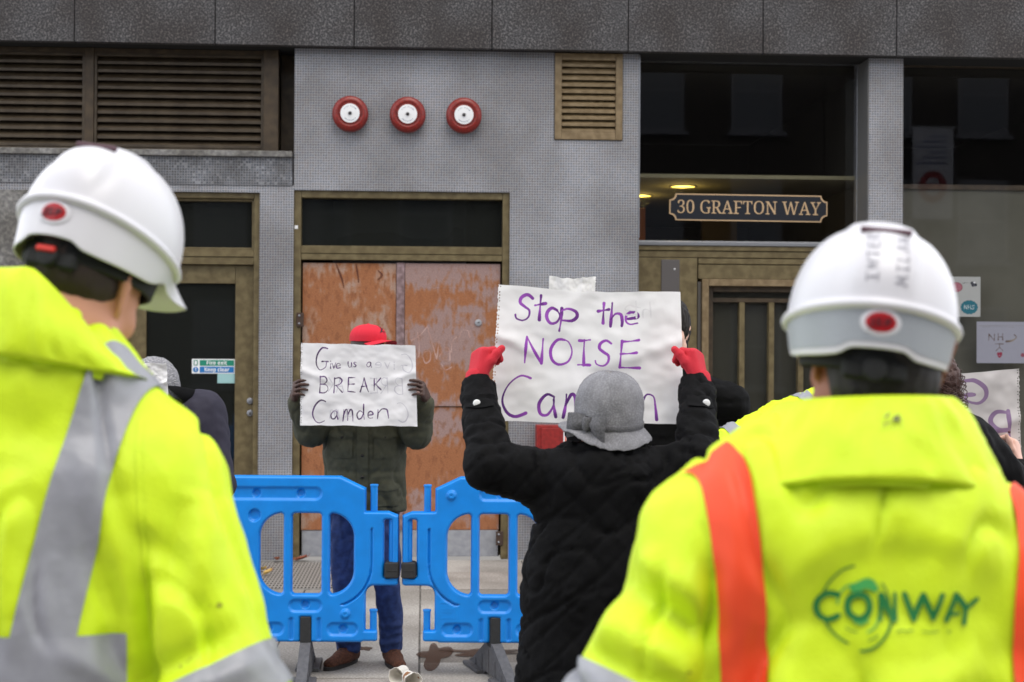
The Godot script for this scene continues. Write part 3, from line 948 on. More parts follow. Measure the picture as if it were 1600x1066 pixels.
	bx(fe, "door_symbol", Vector3(-0.152, 0.006, 0.003), Vector3(-0.120, 0.048, 0.0044), green, 0.0)
	bx(fe, "door_symbol", Vector3(-0.145, 0.012, 0.0044), Vector3(-0.127, 0.042, 0.0056), S.white, 0.0)
	part(fe, "round_symbol", M.new().lathe([Vector2(0.021, 0.003), Vector2(0.021, 0.0044), Vector2(0, 0.0044)], 24, Transform3D(turn, Vector3(-0.136, -0.026, 0))).smooth(), blue)
	text(fe, "lettering", "!", "Droid Sans", true, 0.028, Vector3(-0.136, -0.026, 0.0052), S.white)
	var pl := thing("small_notice", "plain pale green sticker below the fire exit notice", "sticker", Vector3(-2.222, 1.405, -0.108))
	bx(pl, "plate", Vector3(-0.068, -0.042, 0), Vector3(0.068, 0.042, 0.002), mat(srgb(150, 190, 192), 0.5), 0.0)
	# red riser cabinet behind the woman
	var cab := thing("riser_cabinet", "red metal dry riser cabinet on the mosaic pier", "cabinet", Vector3(0.40, 0.0, 0.0))
	var cr := detail(mat(srgb(150, 36, 34), 0.5), blotches(62, Color(0.82, 0.78, 0.76), Color(1, 1, 1), 0.04), 2.0)
	bx(cab, "case", Vector3(-0.215, 0.40, 0.0), Vector3(0.215, 1.055, 0.15), cr, 0.006)
	bx(cab, "door", Vector3(-0.178, 0.43, 0.151), Vector3(0.203, 1.035, 0.163), cr, 0.004)
	bx(cab, "notice_plate", Vector3(-0.008, 0.80, 0.163), Vector3(0.20, 1.005, 0.167), S.white, 0.002)
	bx(cab, "notice_field", Vector3(0.004, 0.812, 0.167), Vector3(0.188, 0.993, 0.1685), mat(srgb(206, 96, 66), 0.5), 0.0)
	text(cab, "lettering", "Dry", "Droid Sans", true, 0.055, Vector3(0.072, 0.948, 0.1695), S.white)
	text(cab, "lettering", "riser", "Droid Sans", true, 0.055, Vector3(0.084, 0.868, 0.1695), S.white)
	# round lamps in the lobby ceiling
	var lit := mat(srgb(255, 232, 120), 0.6)
	lit.emission_enabled = true
	lit.emission = srgb(255, 226, 110)
	lit.emission_energy_multiplier = 0.9
	var lab := ["round lit ceiling lamp in the lobby, seen just above the name board", "round lit ceiling lamp in the lobby, seen beside the end of the name board"]
	var at := [Vector3(1.50, 3.036, -0.95), Vector3(1.245, 3.036, -1.75)]
	for k in 2:
		var t := thing("ceiling_lamp", lab[k], "lamp", at[k], 0.0, "lamps in the lobby ceiling")
		part(t, "rim", M.new().lathe([Vector2(0.105, -0.008), Vector2(0.118, -0.006), Vector2(0.12, 0.0)], 32).smooth(), S.steel)
		part(t, "lamp_glass", M.new().lathe([Vector2(0.0, -0.004), Vector2(0.105, -0.004)], 32).smooth(), lit)
		var o := OmniLight3D.new()
		o.name = "lamp_light"
		o.light_color = Color(1.0, 0.86, 0.5)
		o.light_energy = 0.05
		o.omni_range = 9.0
		o.omni_attenuation = 2.0
		o.light_size = 0.1
		o.shadow_enabled = true
		o.position = Vector3(0, -0.04, 0)
		t.add_child(o)
	posters()

func posters() -> void:
	var im := paper(300, 420, 71, srgb(150, 152, 152))
	var teal := srgb(26, 92, 108)
	for k in 14:
		var a := TAU * k / 14.0
		dab(im, Vector2(205 + cos(a) * 52, 320 + sin(a) * 52), 22, teal)
	dab(im, Vector2(205, 320), 58, teal)
	var wt := srgb(160, 170, 174)
	glyph(im, "N", Rect2(160, 298, 26, 42), 7, wt, wt)
	glyph(im, "H", Rect2(193, 298, 26, 42), 7, wt, wt)
	glyph(im, "S", Rect2(226, 298, 24, 42), 7, wt, wt)
	dab(im, Vector2(95, 110), 52, srgb(120, 52, 70))
	for k in 60:
		var a := k * 2.4
		dab(im, Vector2(95, 110) + Vector2(cos(a), sin(a)) * 46.0 * sqrt(k / 60.0), 4, srgb(170, 120, 130))
	stroke(im, PackedVector2Array([Vector2(145, 70), Vector2(180, 62), Vector2(210, 66)]), 4, srgb(60, 60, 70), srgb(60, 60, 70))
	dab(im, Vector2(232, 66), 17, srgb(44, 46, 58)); dab(im, Vector2(256, 84), 16, srgb(44, 46, 58)); dab(im, Vector2(246, 60), 8, srgb(210, 210, 215))
	stroke(im, PackedVector2Array([Vector2(226, 76), Vector2(236, 98), Vector2(250, 92)]), 15, srgb(44, 46, 58), srgb(44, 46, 58))
	var t := thing("paper_poster", "small white poster with a teal NHS badge on the right-hand window", "poster", Vector3(3.70, 2.092, -0.318))
	part(t, "sheet", M.new().sheet(4, 4, func(u, v): return Vector3(-0.15 + 0.295 * u, 0.163 - 0.326 * v, 0.003 + 0.003 * sin(u * 3.0))).smooth(), paper_mat(im))
	var im2 := paper(520, 400, 72, srgb(132, 133, 146))
	var br := srgb(82, 68, 64)
	for s in [[.05, .1, .5, .085, .95, .09], [.1, .13, .4, .12, .7, .13]]:
		stroke(im2, PackedVector2Array([Vector2(s[0] * 520, s[1] * 400), Vector2(s[2] * 520, s[3] * 400), Vector2(s[4] * 520, s[5] * 400)]), 5, srgb(112, 112, 118), srgb(120, 120, 124))
	glyph(im2, "N", Rect2(110, 120, 70, 60), 11, br, br)
	glyph(im2, "H", Rect2(205, 115, 55, 62), 10, br, br)
	stroke(im2, PackedVector2Array([Vector2(290, 190), Vector2(350, 180), Vector2(390, 150), Vector2(370, 125)]), 18, srgb(120, 108, 90), br)
	stroke(im2, PackedVector2Array([Vector2(180, 215), Vector2(225, 212), Vector2(262, 215)]), 9, br, br)
	stroke(im2, PackedVector2Array([Vector2(222, 212), Vector2(222, 245), Vector2(190, 280)]), 8, br, br)
	stroke(im2, PackedVector2Array([Vector2(222, 245), Vector2(240, 262), Vector2(256, 280)]), 8, br, br)
	dab(im2, Vector2(213, 310), 15, srgb(122, 30, 56)); dab(im2, Vector2(236, 308), 15, srgb(122, 30, 56))
	stroke(im2, PackedVector2Array([Vector2(206, 318), Vector2(222, 340), Vector2(244, 318)]), 16, srgb(122, 30, 56), srgb(122, 30, 56))
	dab(im2, Vector2(455, 320), 20, srgb(122, 60, 76))
	var t2 := thing("paper_drawing", "white sheet with a child's drawing and a red heart on the right-hand window", "drawing", Vector3(4.03, 1.722, -0.318))
	part(t2, "sheet", M.new().sheet(4, 4, func(u, v): return Vector3(-0.215 + 0.44 * u, 0.168 - 0.338 * v, 0.003 + 0.003 * sin(u * 4.0))).smooth(), paper_mat(im2))

# ------------------------------------------------------------------ ground
func ground() -> void:
	var g := MeshInstance3D.new()
	g.name = "road"
	g.mesh = M.new().sheet(2, 2, func(u, v): return Vector3(-120 + 240 * u, -0.124, 13.9 + 120 * v)).smooth().mesh()
	g.material_override = S.asphalt
	tag(g, "dark asphalt road of the street", "", "", "structure")
	add_child(g, true)
	var p := Node3D.new()
	p.name = "pavement"
	add_child(p, true)
	tag(p, "pale stone slab pavement in front of the building", "", "", "structure")
	for q in [[-60.0, 60.0, 1.53, 14.0], [-60.0, -2.6, 0.0, 1.53], [-1.2, 60.0, 0.0, 1.53]]:
		bx(p, "bedding", Vector3(q[0], -0.3, q[2]), Vector3(q[1], -0.012, q[3]), S.concrete, 0.0)
	var rng := RandomNumberGenerator.new()
	rng.seed = 5
	var grate := Rect2(-2.55, 0.02, 1.30, 1.42)
	for col in range(-6, 8):
		var x0 := -0.70 + 0.78 * col
		var z := 0.0
		var row := 0
		while z < 14.0:
			var dz := 0.815 if col % 2 == 0 else 0.72
			if row == 0: dz = 0.66 if col % 2 == 0 else 0.685
			var zz := minf(z + dz, 14.0)
			var cut: bool = x0 < grate.end.x and x0 + 0.78 > grate.position.x and z < grate.end.y
			var h := rng.randf_range(-0.003, 0.001)
			var m: Material = S.paving if rng.randf() < 0.62 else S.paving_b
			if not cut:
				bx(p, "slab", Vector3(x0 + 0.004, -0.05, z + 0.004), Vector3(x0 + 0.776, h, zz - 0.004), m, 0.004)
			elif zz > grate.end.y + 0.05:
				bx(p, "slab", Vector3(x0 + 0.004, -0.05, grate.end.y + 0.03), Vector3(x0 + 0.776, h, zz - 0.004), m, 0.004)
			z = zz
			row += 1
	for e in [[-2.6 - 0.2, -2.57, 0.0, 1.45], [-1.225, -0.705, 0.0, 1.45]]:
		bx(p, "slab", Vector3(e[0], -0.05, e[2] + 0.004), Vector3(e[1], -0.001, e[3]), S.paving, 0.004)
	# steel grating over the light well
	var gr := thing("pavement_grating", "square-holed steel grating in the pavement at the foot of the wall", "grating", Vector3(-1.9, -0.004, 0.73))
	part(gr, "frame", M.new().box(Vector3(-0.66, -0.04, -0.72), Vector3(0.665, 0.004, -0.64), 0.003).box(Vector3(-0.66, -0.04, 0.68), Vector3(0.665, 0.004, 0.745), 0.003)
		.box(Vector3(-0.66, -0.04, -0.64), Vector3(-0.63, 0.004, 0.68), 0.003).box(Vector3(0.635, -0.04, -0.64), Vector3(0.665, 0.004, 0.68), 0.003), S.concrete)
	var bars := M.new()
	for k in 51: bars.box(Vector3(-0.638 + k * 0.0252, -0.005, -0.64), Vector3(-0.6275 + k * 0.0252, 0.0, 0.68), 0.0)
	for k in 14: bars.box(Vector3(-0.63, -0.006, -0.63 + k * 0.098), Vector3(0.635, -0.0012, -0.592 + k * 0.098), 0.0)
	var bo := part(gr, "bar_grid", bars, mat(srgb(140, 136, 133), 0.6))
	bo.set_meta("kind", "stuff")
	for q in [[-0.70, -0.66, -0.78, 0.80], [0.665, 0.70, -0.78, 0.80], [-0.66, 0.665, -0.78, -0.72], [-0.66, 0.665, 0.745, 0.80]]:
		bx(gr, "well_wall", Vector3(q[0], -1.2, q[2]), Vector3(q[1], -0.05, q[3]), S.concrete, 0.0)
	bx(gr, "well_floor", Vector3(-0.66, -1.25, -0.72), Vector3(0.665, -1.2, 0.745), S.concrete, 0.0)
	# dead leaves on the grating
	var leafc := [srgb(150, 88, 62), srgb(186, 156, 92), srgb(132, 72, 52), srgb(164, 104, 72)]
	var spots := [[-1.80, 0.10, 0.15, 0, "curled brown dead leaf against the wall"], [-1.70, 0.16, 1.2, 3, "pale brown dead leaf lying flat at the top of the grating"], [-1.62, 0.06, 2.1, 2, "dark brown dead leaf with its stalk up by the wall"], [-1.86, 0.62, 0.8, 1, "yellow dead leaf lying on the grating bars"], [-1.80, 0.80, 2.6, 1, "long yellow curled leaf nearest the blue barrier"]]
	for q in spots:
		var t := thing("dead_leaf", q[4], "leaf", Vector3(q[0], 0.002, q[1]), q[2], "dead leaves on the grating")
		part(t, "blade", M.new().sheet(8, 12, func(u, v):
			var w: float = 0.024 * sin(PI * clampf(v * 0.96 + 0.02, 0, 1)) * (1.0 + 0.25 * sin(v * 25.0))
			var a: float = (u - 0.5) * 2.0
			return Vector3(a * w, 0.006 + absf(a) * 0.020 + 0.02 * v * v, -0.05 + 0.10 * v)).smooth(), mat(leafc[q[3]], 0.8))
		part(t, "stalk", M.new().tube([Vector3(0, 0.024, 0.048), Vector3(0.004, 0.032, 0.062), Vector3(0.010, 0.048, 0.080)], [0.0022, 0.0018, 0.0012], 6).smooth(), mat(leafc[2], 0.8))
	# spilled coffee on the slabs
	var wet := mat(Color(0.20, 0.15, 0.13, 0.42), 0.3)
	wet.transparency = BaseMaterial3D.TRANSPARENCY_ALPHA
	var spill := [[-0.62, 3.72, 0.09, 0.34, "brown coffee spill on the slab joint behind the paper cups"], [-0.36, 3.66, 0.24, 0.10, "long thin coffee spill running along a slab towards the barrier foot"], [0.02, 3.42, 0.22, 0.26, "coffee spill under the right-hand barrier panel"], [-1.0, 3.55, 0.05, 0.06, "small round coffee drip beside the brown shoes"]]
	for q in spill:
		var n := fnl(int(q[0] * 100) + 517, 0.8, 1)
		var poly := PackedVector2Array()
		for k in 40:
			var a := TAU * k / 40.0
			var r := 0.85 + 0.55 * n.get_noise_2d(cos(a), sin(a))
			poly.append(Vector2(cos(a) * q[2] * r, sin(a) * q[3] * r))
		var t := thing("coffee_spill", q[4], "spill", Vector3(q[0], 0.0022, q[1]), 0.0, "coffee spilled on the pavement")
		part(t, "wet_patch", M.new().prism(poly, 0.0, 0.0014, Transform3D(Basis(Vector3.RIGHT, -PI / 2), Vector3.ZERO)), wet)

# the terrace across the street, behind the camera: dark brick that the window panes mirror
func terrace() -> void:
	var brick := speckled(18, srgb(24, 20, 18), srgb(38, 31, 27), srgb(50, 44, 39), 0.05, 0.8, 0.9, 0.1, 256)
	var white := mat(srgb(74, 74, 80), 0.6)
	var pan := mat(srgb(30, 34, 46), 0.05)
	for k in 4:
		var x0 := -15.0 + 8.0 * k
		var t := thing("terrace_house", ["brown brick terrace house at the left end of the far side", "brown brick terrace house opposite the fire exit", "brown brick terrace house with a white banner across the street", "brown brick terrace house at the right end of the far side"][k], "house", Vector3(x0, -0.12, 24.0), 0.0, "terrace across the street")
		bx(t, "wall", Vector3(0, 0, 0), Vector3(7.98, 9.6 + 0.5 * (k % 2), 6), brick, 0.02)
		bx(t, "parapet", Vector3(-0.02, 9.6 + 0.5 * (k % 2), -0.12), Vector3(8.0, 9.9 + 0.5 * (k % 2), 6.1), white, 0.02)
		for r in 3:
			for c in 3:
				var x := 0.9 + 2.4 * c
				var y := 0.9 + 3.1 * r
				var w := part(t, "window", ring_frame(x, x + 1.25, y, y + 2.0, -0.03, 0.02, 0.08).box(Vector3(x + 0.08, y + 0.96, -0.025), Vector3(x + 1.17, y + 1.03, 0.01)), white)
				bx(w, "pane", Vector3(x + 0.08, y + 0.08, -0.012), Vector3(x + 1.17, y + 1.92, -0.004), pan, 0.0)
				bx(w, "sill", Vector3(x - 0.1, y - 0.1, -0.12), Vector3(x + 1.35, y, 0.0), white, 0.01)
	var im := paper(256, 512, 73, srgb(128, 128, 134))
	var rd := srgb(96, 16, 24)
	for k in 40:
		var a := TAU * k / 40.0
		dab(im, Vector2(128 + cos(a) * 70, 330 + sin(a) * 70), 20, rd)
	im.fill_rect(Rect2i(40, 312, 176, 34), rd)
	for k in 6: im.fill_rect(Rect2i(40, 40 + k * 30, 120 + 37 * (k % 3), 12), srgb(60, 66, 90))
	var bn := thing("street_banner", "white banner with a red ring hanging on the terrace across the street", "banner", Vector3(11.6, 6.0, 23.75), PI)
	part(bn, "cloth", M.new().sheet(4, 8, func(u, v): return Vector3(-0.5 + 1.0 * u, 1.1 - 2.2 * v, 0.03 * sin(v * 5.0))).smooth(), paper_mat(im))
	part(bn, "pole", M.new().tube([Vector3(-0.55, 1.12, 0), Vector3(0.55, 1.12, 0)], [0.02], 10).smooth(), S.steel)

# ------------------------------------------------------------------ bodies
# hd: the head's own frame, -z is where it looks, origin between the ears
func head_shape(m: M, hd: Transform3D, cell: float, s := 1.0) -> void:
	var f := Field.new(Vector3(-0.11, -0.20, -0.14) * s, Vector3(0.11, 0.15, 0.125) * s, cell)
	f.ell(Vector3(0, 0.035, 0.006) * s, Vector3(0.075, 0.098, 0.096) * s, 0.01)
	f.ell(Vector3(0, -0.042, -0.022) * s, Vector3(0.060, 0.080, 0.070) * s, 0.04 * s)
	f.ell(Vector3(0, -0.104, -0.060) * s, Vector3(0.026, 0.020, 0.024) * s, 0.03 * s)
	for q in [-1.0, 1.0]:
		f.ell(Vector3(q * 0.042, -0.026, -0.052) * s, Vector3(0.024, 0.022, 0.026) * s, 0.02 * s)
		f.cap(Vector3(q * 0.058, -0.062, -0.004) * s, Vector3(q * 0.028, -0.100, -0.048) * s, 0.016 * s, 0.014 * s, 0.03 * s)
		f.dent(Vector3(q * 0.031, 0.002, -0.094) * s, Vector3(0.017, 0.011, 0.013) * s, 0.012 * s)
		f.ell(Vector3(q * 0.031, 0.002, -0.079) * s, Vector3(0.012, 0.0105, 0.0115) * s, 0.003 * s)
	f.cap(Vector3(-0.036, 0.022, -0.082) * s, Vector3(0.036, 0.022, -0.082) * s, 0.010 * s, 0.010 * s, 0.012 * s)
	f.cap(Vector3(0, 0.004, -0.090) * s, Vector3(0, -0.040, -0.108) * s, 0.007 * s, 0.012 * s, 0.012 * s)
	for q in [-1.0, 1.0]: f.ell(Vector3(q * 0.011, -0.044, -0.098) * s, Vector3(0.009, 0.008, 0.010) * s, 0.006 * s)
	f.cap(Vector3(-0.019, -0.067, -0.084) * s, Vector3(0.019, -0.067, -0.084) * s, 0.0065 * s, 0.0065 * s, 0.006 * s)
	f.cap(Vector3(-0.016, -0.079, -0.082) * s, Vector3(0.016, -0.079, -0.082) * s, 0.007 * s, 0.007 * s, 0.006 * s)
	for q in [-1.0, 1.0]:
		f.cap(Vector3(q * 0.078, 0.016, 0.022) * s, Vector3(q * 0.073, -0.026, 0.006) * s, 0.018 * s, 0.010 * s, 0.006 * s, 1.9, Vector3(0.94, 0, -0.34 * q).normalized())
		f.dent(Vector3(q * 0.092, 0.004, 0.006) * s, Vector3(0.008, 0.017, 0.009) * s, 0.005 * s)
	f.cap(Vector3(0, -0.07, 0.026) * s, Vector3(0, -0.135, 0.034) * s, 0.055 * s, 0.056 * s, 0.03 * s)
	f.surface(m, hd)

# wrist; d: towards the knuckles; back: out of the back of the hand; side: towards the thumb
func hand_shape(m: M, wrist: Vector3, d: Vector3, back: Vector3, side: Vector3, curl: Array, thumb: Vector3, s := 1.0, fat := 0.0, cell := 0.004, thumb2 := Vector3.ZERO) -> void:
	d = d.normalized()
	side = (side - d * side.dot(d)).normalized()
	back = (back - d * back.dot(d) - side * back.dot(side)).normalized()
	var mid := wrist + d * 0.07 * s
	var r := Vector3(0.125, 0.125, 0.125) * s
	var f := Field.new(mid - r, mid + r, cell * minf(coarse, 1.15))
	f.cap(wrist - d * 0.05 * s, wrist + d * 0.01 * s, 0.028 * s + fat, 0.027 * s + fat, 0.01, 1.35, back)
	var lens := [0.074, 0.082, 0.076, 0.060]
	for k in 4:
		var off := side * (0.031 - 0.0205 * k) * s
		var root := wrist + d * (0.090 - 0.004 * absf(k - 1.2)) * s + off
		f.cap(wrist + off * 0.75 + d * 0.01, root, 0.0155 * s + fat, 0.0115 * s + fat, 0.016 * s)
	for k in 4:
		var off := side * (0.031 - 0.0205 * k) * s
		var p := wrist + d * (0.090 - 0.004 * absf(k - 1.2)) * s + off
		var a := 0.0
		for q in 3:
			a += deg_to_rad(float(curl[q]) + 4.0 * (k - 1.5))
			var e: Vector3 = p + (d * cos(a) - back * sin(a) - side * 0.03 * (k - 1.5)) * (float(lens[k]) * [0.45, 0.31, 0.24][q] * s)
			f.cap(p, e, ([0.0098, 0.0088, 0.0080][q] - 0.0006 * k) * s + fat, ([0.0090, 0.0082, 0.0068][q] - 0.0006 * k) * s + fat, 0.0028)
			p = e
	var t0 := wrist + d * 0.022 * s + side * 0.022 * s - back * 0.006 * s
	var t1 := t0 + (side * 0.6 + d * 0.65 - back * 0.3).normalized() * 0.042 * s
	if thumb2 != Vector3.ZERO: t1 = t0 + thumb2.normalized() * 0.044 * s
	f.cap(t0, t1, 0.0155 * s + fat, 0.0115 * s + fat, 0.012 * s)
	var t2 := t1 + thumb.normalized() * 0.031 * s
	f.cap(t1, t2, 0.0112 * s + fat, 0.0098 * s + fat, 0.004)
	f.cap(t2, t2 + (thumb.normalized() - back * 0.25).normalized() * 0.024 * s, 0.0100 * s + fat, 0.0076 * s + fat, 0.004)
	f.surface(m)

# the whole figure under its clothes, as one skin
func body_shape(m: M, j: Dictionary, hd: Transform3D, head_cell: float, size := 1.0, head := 1.0) -> void:
	var lo := Vector3(1e3, 0.0, 1e3)
	var hi := Vector3(-1e3, 0.0, -1e3)
	for k in j:
		lo = lo.min(j[k]); hi = hi.max(j[k])
	lo -= Vector3(0.17, 0.06, 0.17)
	hi += Vector3(0.17, 0.14, 0.17)
	var f := Field.new(lo, hi, 0.016 * coarse)
	f.cap((j.hipL + j.hipR) * 0.5, j.neck - Vector3(0, 0.16, 0), 0.125 * size, 0.130 * size, 0.03, 1.35)
	f.cap(j.neck - Vector3(0, 0.16, 0), j.neck, 0.09 * size, 0.05, 0.03)
	f.cap(j.neck - Vector3(0, 0.03, 0), hd * Vector3(0, -0.13, 0.03), 0.05, 0.045, 0.02)
	for s in ["L", "R"]:
		f.cap(j.neck - Vector3(0, 0.08, 0), j["sh" + s], 0.05, 0.055, 0.03)
		f.cap(j["sh" + s], j["el" + s], 0.052 * size, 0.042 * size, 0.02)
		f.cap(j["el" + s], j["wr" + s], 0.042 * size, 0.029, 0.02)
		f.cap(j["hip" + s], j["kn" + s], 0.085 * size, 0.058 * size, 0.03)
		f.cap(j["kn" + s], j["an" + s], 0.056 * size, 0.036, 0.02)
	f.surface(m)
	head_shape(m, hd, head_cell, head)

func trousers(root: Node, j: Dictionary, mt: Material, wide := 0.0, cell := 0.013, waist := 0.16) -> void:
	var lo: Vector3 = j.anL.min(j.anR) - Vector3(0.2, 0.03, 0.2)
	var hi: Vector3 = j.hipL.max(j.hipR) + Vector3(0.22, 0.16, 0.2)
	var f := Field.new(lo, hi, cell * coarse)
	var mid: Vector3 = (j.hipL + j.hipR) * 0.5
	f.cap(mid + Vector3(-0.03, 0.02, 0), mid + Vector3(0.03, 0.02, 0), waist, waist, 0.03, 1.25)
	for s in ["L", "R"]:
		f.cap(j["hip" + s], j["kn" + s], 0.105 + wide, 0.080 + wide, 0.04)
		f.cap(j["kn" + s], j["an" + s] + Vector3(0, 0.0, 0), 0.079 + wide, 0.062 + wide, 0.02)
	f.cut(Vector3(0, j.anL.y - 0.018, 0), Vector3.DOWN)
	f.cut(Vector3(0, mid.y + 0.12, 0), Vector3.UP)
	f.noise = fnl(301, 1.0, 2)
	f.bump_scale = Vector3(9, 5, 9)
	f.bumpy = 0.013
	f.ridge = fnl(303, 1.0, 1); f.ridge_scale = Vector3(9, 4, 8); f.ridge_amount = 0.006
	for s in ["L", "R"]:
		var a: Vector3 = j["an" + s]
		for k in 3:
			f.fold.append([a + Vector3(-0.07, 0.03 + 0.045 * k, 0.05), a + Vector3(0.07, 0.05 + 0.04 * k, 0.06), 0.013, 0.014 if k % 2 == 0 else 0.011])
		f.fold.append([j["kn" + s] + Vector3(-0.06, -0.02, 0.07), j["kn" + s] + Vector3(0.06, 0.02, 0.07), 0.016, -0.006])
	part(root, "trousers", f.surface(M.new()), mt)

func shoe(root: Node, ankle: Vector3, toe: Vector3, mt: Material, sole: Material, laces: Material = null) -> void:
	var g := Vector3(ankle.x, 0, ankle.z)
	var t := Vector3(toe.x, 0, toe.z)
	var d := (t - g).normalized()
	var heel := g - d * 0.055
	var f := Field.new(g - Vector3(0.29, 0.0, 0.29) + Vector3(0, -0.01, 0), g + Vector3(0.29, 0.16, 0.29), 0.008)
	f.cap(heel + Vector3(0, 0.045, 0), g + d * 0.06 + Vector3(0, 0.042, 0), 0.036, 0.042, 0.02)
	f.cap(g + d * 0.05 + Vector3(0, 0.040, 0), g + d * 0.165 + Vector3(0, 0.028, 0), 0.044, 0.034, 0.02, 1.15, Vector3.UP)
	f.cap(ankle + Vector3(0, -0.02, 0), ankle + Vector3(0, 0.035, 0), 0.042, 0.045, 0.03)
	f.cut(Vector3(0, 0.016, 0), Vector3.DOWN)
	f.cut(Vector3(0, ankle.y + 0.045, 0), Vector3.UP)
	f.noise = fnl(302, 30.0, 2); f.bumpy = 0.0012
	var side := d.cross(Vector3.UP)
	for k in 3: f.fold.append([g + d * (0.085 + 0.014 * k) + Vector3(0, 0.085, 0) - side * 0.04, g + d * (0.085 + 0.014 * k) + Vector3(0, 0.085, 0) + side * 0.04, 0.006, -0.003])
	var o := part(root, "shoe", f.surface(M.new()), mt)
	var outline := PackedVector2Array()
	for k in 32:
		var a := TAU * k / 32.0
		var u := cos(a); var w := sin(a)
		var along := 0.06 + 0.150 * u
		var half := (0.040 + 0.008 * u) * w
		var p := g + d * along + side * half
		outline.append(Vector2(p.x, -p.z))
	part(o, "sole", M.new().prism(outline, 0.0, 0.020, Transform3D(Basis(Vector3.RIGHT, -PI / 2), Vector3.ZERO)), sole)
	if laces:
		for k in 3:
			var c := g + d * (0.045 + 0.022 * k) + Vector3(0, 0.094 - 0.010 * k, 0)
			part(o, "lace", M.new().tube([c - side * 0.022 + Vector3(0, -0.008, 0), c + Vector3(0, 0.002, 0), c + side * 0.022 + d * 0.008 + Vector3(0, -0.008, 0)], [0.0025], 6).smooth(), laces)

func hair_shape(hd: Transform3D, scale: Vector3, cell: float, low: float, amount: float, sd: int) -> M:
	var f := Field.new(Vector3(-0.14, -0.24, -0.13), Vector3(0.14, 0.17, 0.15), cell)
	f.ell(Vector3(0, 0.035, 0.012), scale, 0.01)
	if low < -0.05: f.cap(Vector3(0, -0.01, 0.05), Vector3(0, low, 0.055), scale.x * 0.85, scale.x * 0.72, 0.03)
	else: f.ell(Vector3(0, low + 0.015, 0.044), Vector3(scale.x * 0.86, 0.052 - (low + 0.03) * 0.8, 0.056), 0.02)
	f.cut(Vector3(0, 0.04, -0.070), Vector3(0, -0.55, -0.83).normalized())
	f.noise = fnl(sd, 1.0, 3)
	f.bump_scale = Vector3(60, 22, 60)
	f.bumpy = amount
	return f.surface(M.new(), hd)

# ------------------------------------------------------------------ hard hat: rear is +z, the flange lies near y = 0
func hat_at(phi: float, row: float) -> Vector3:   # row 0 apex .. 1 flange .. 2 lower edge
	var rear := 0.5 + 0.5 * cos(phi)
	var ax := 0.113
	var az := 0.139
	var yf := 0.014 * rear * rear
	var dir := Vector3(sin(phi), 0, cos(phi))
	if row <= 1.0:
		var a := row * PI / 2
		var rad := pow(sin(a), 0.86)
		var y := yf * row * row + 0.140 * pow(cos(a), 0.92)
		var p := Vector3(ax * rad * dir.x, y, az * rad * dir.z)
		var n := Vector3(p.x / ax / ax, p.y / 0.0196, p.z / az / az).normalized()
		var rid := smoothstep(0.046, 0.036, absf(p.x)) * smoothstep(0.99, 0.80, row)
		var groove := exp(-pow((absf(p.x) - 0.052) / 0.006, 2.0)) * smoothstep(0.95, 0.75, row)
		return p + n * (0.0045 * rid - 0.0012 * groove)
	var s := row - 1.0
	var front := smoothstep(deg_to_rad(118), deg_to_rad(152), absf(phi))
	var aphi := absf(rad_to_deg(phi))
	var deep := 0.066 - 0.008 * smoothstep(30.0, 18.0, aphi) - 0.010 * smoothstep(35.0, 85.0, aphi) - 0.030 * exp(-pow((aphi - 115.0) / 22.0, 2.0))
	deep = lerpf(deep, 0.020, front)
	var out := -0.009 * s * (1.0 - front) + front * (0.052 * pow(s, 0.8)) * (0.55 + 0.45 * cos((absf(phi) - PI) * 1.25))
	return Vector3((ax + out) * dir.x, yf - deep * (s if front < 0.5 else pow(s, 1.2)), (az + out) * dir.z)

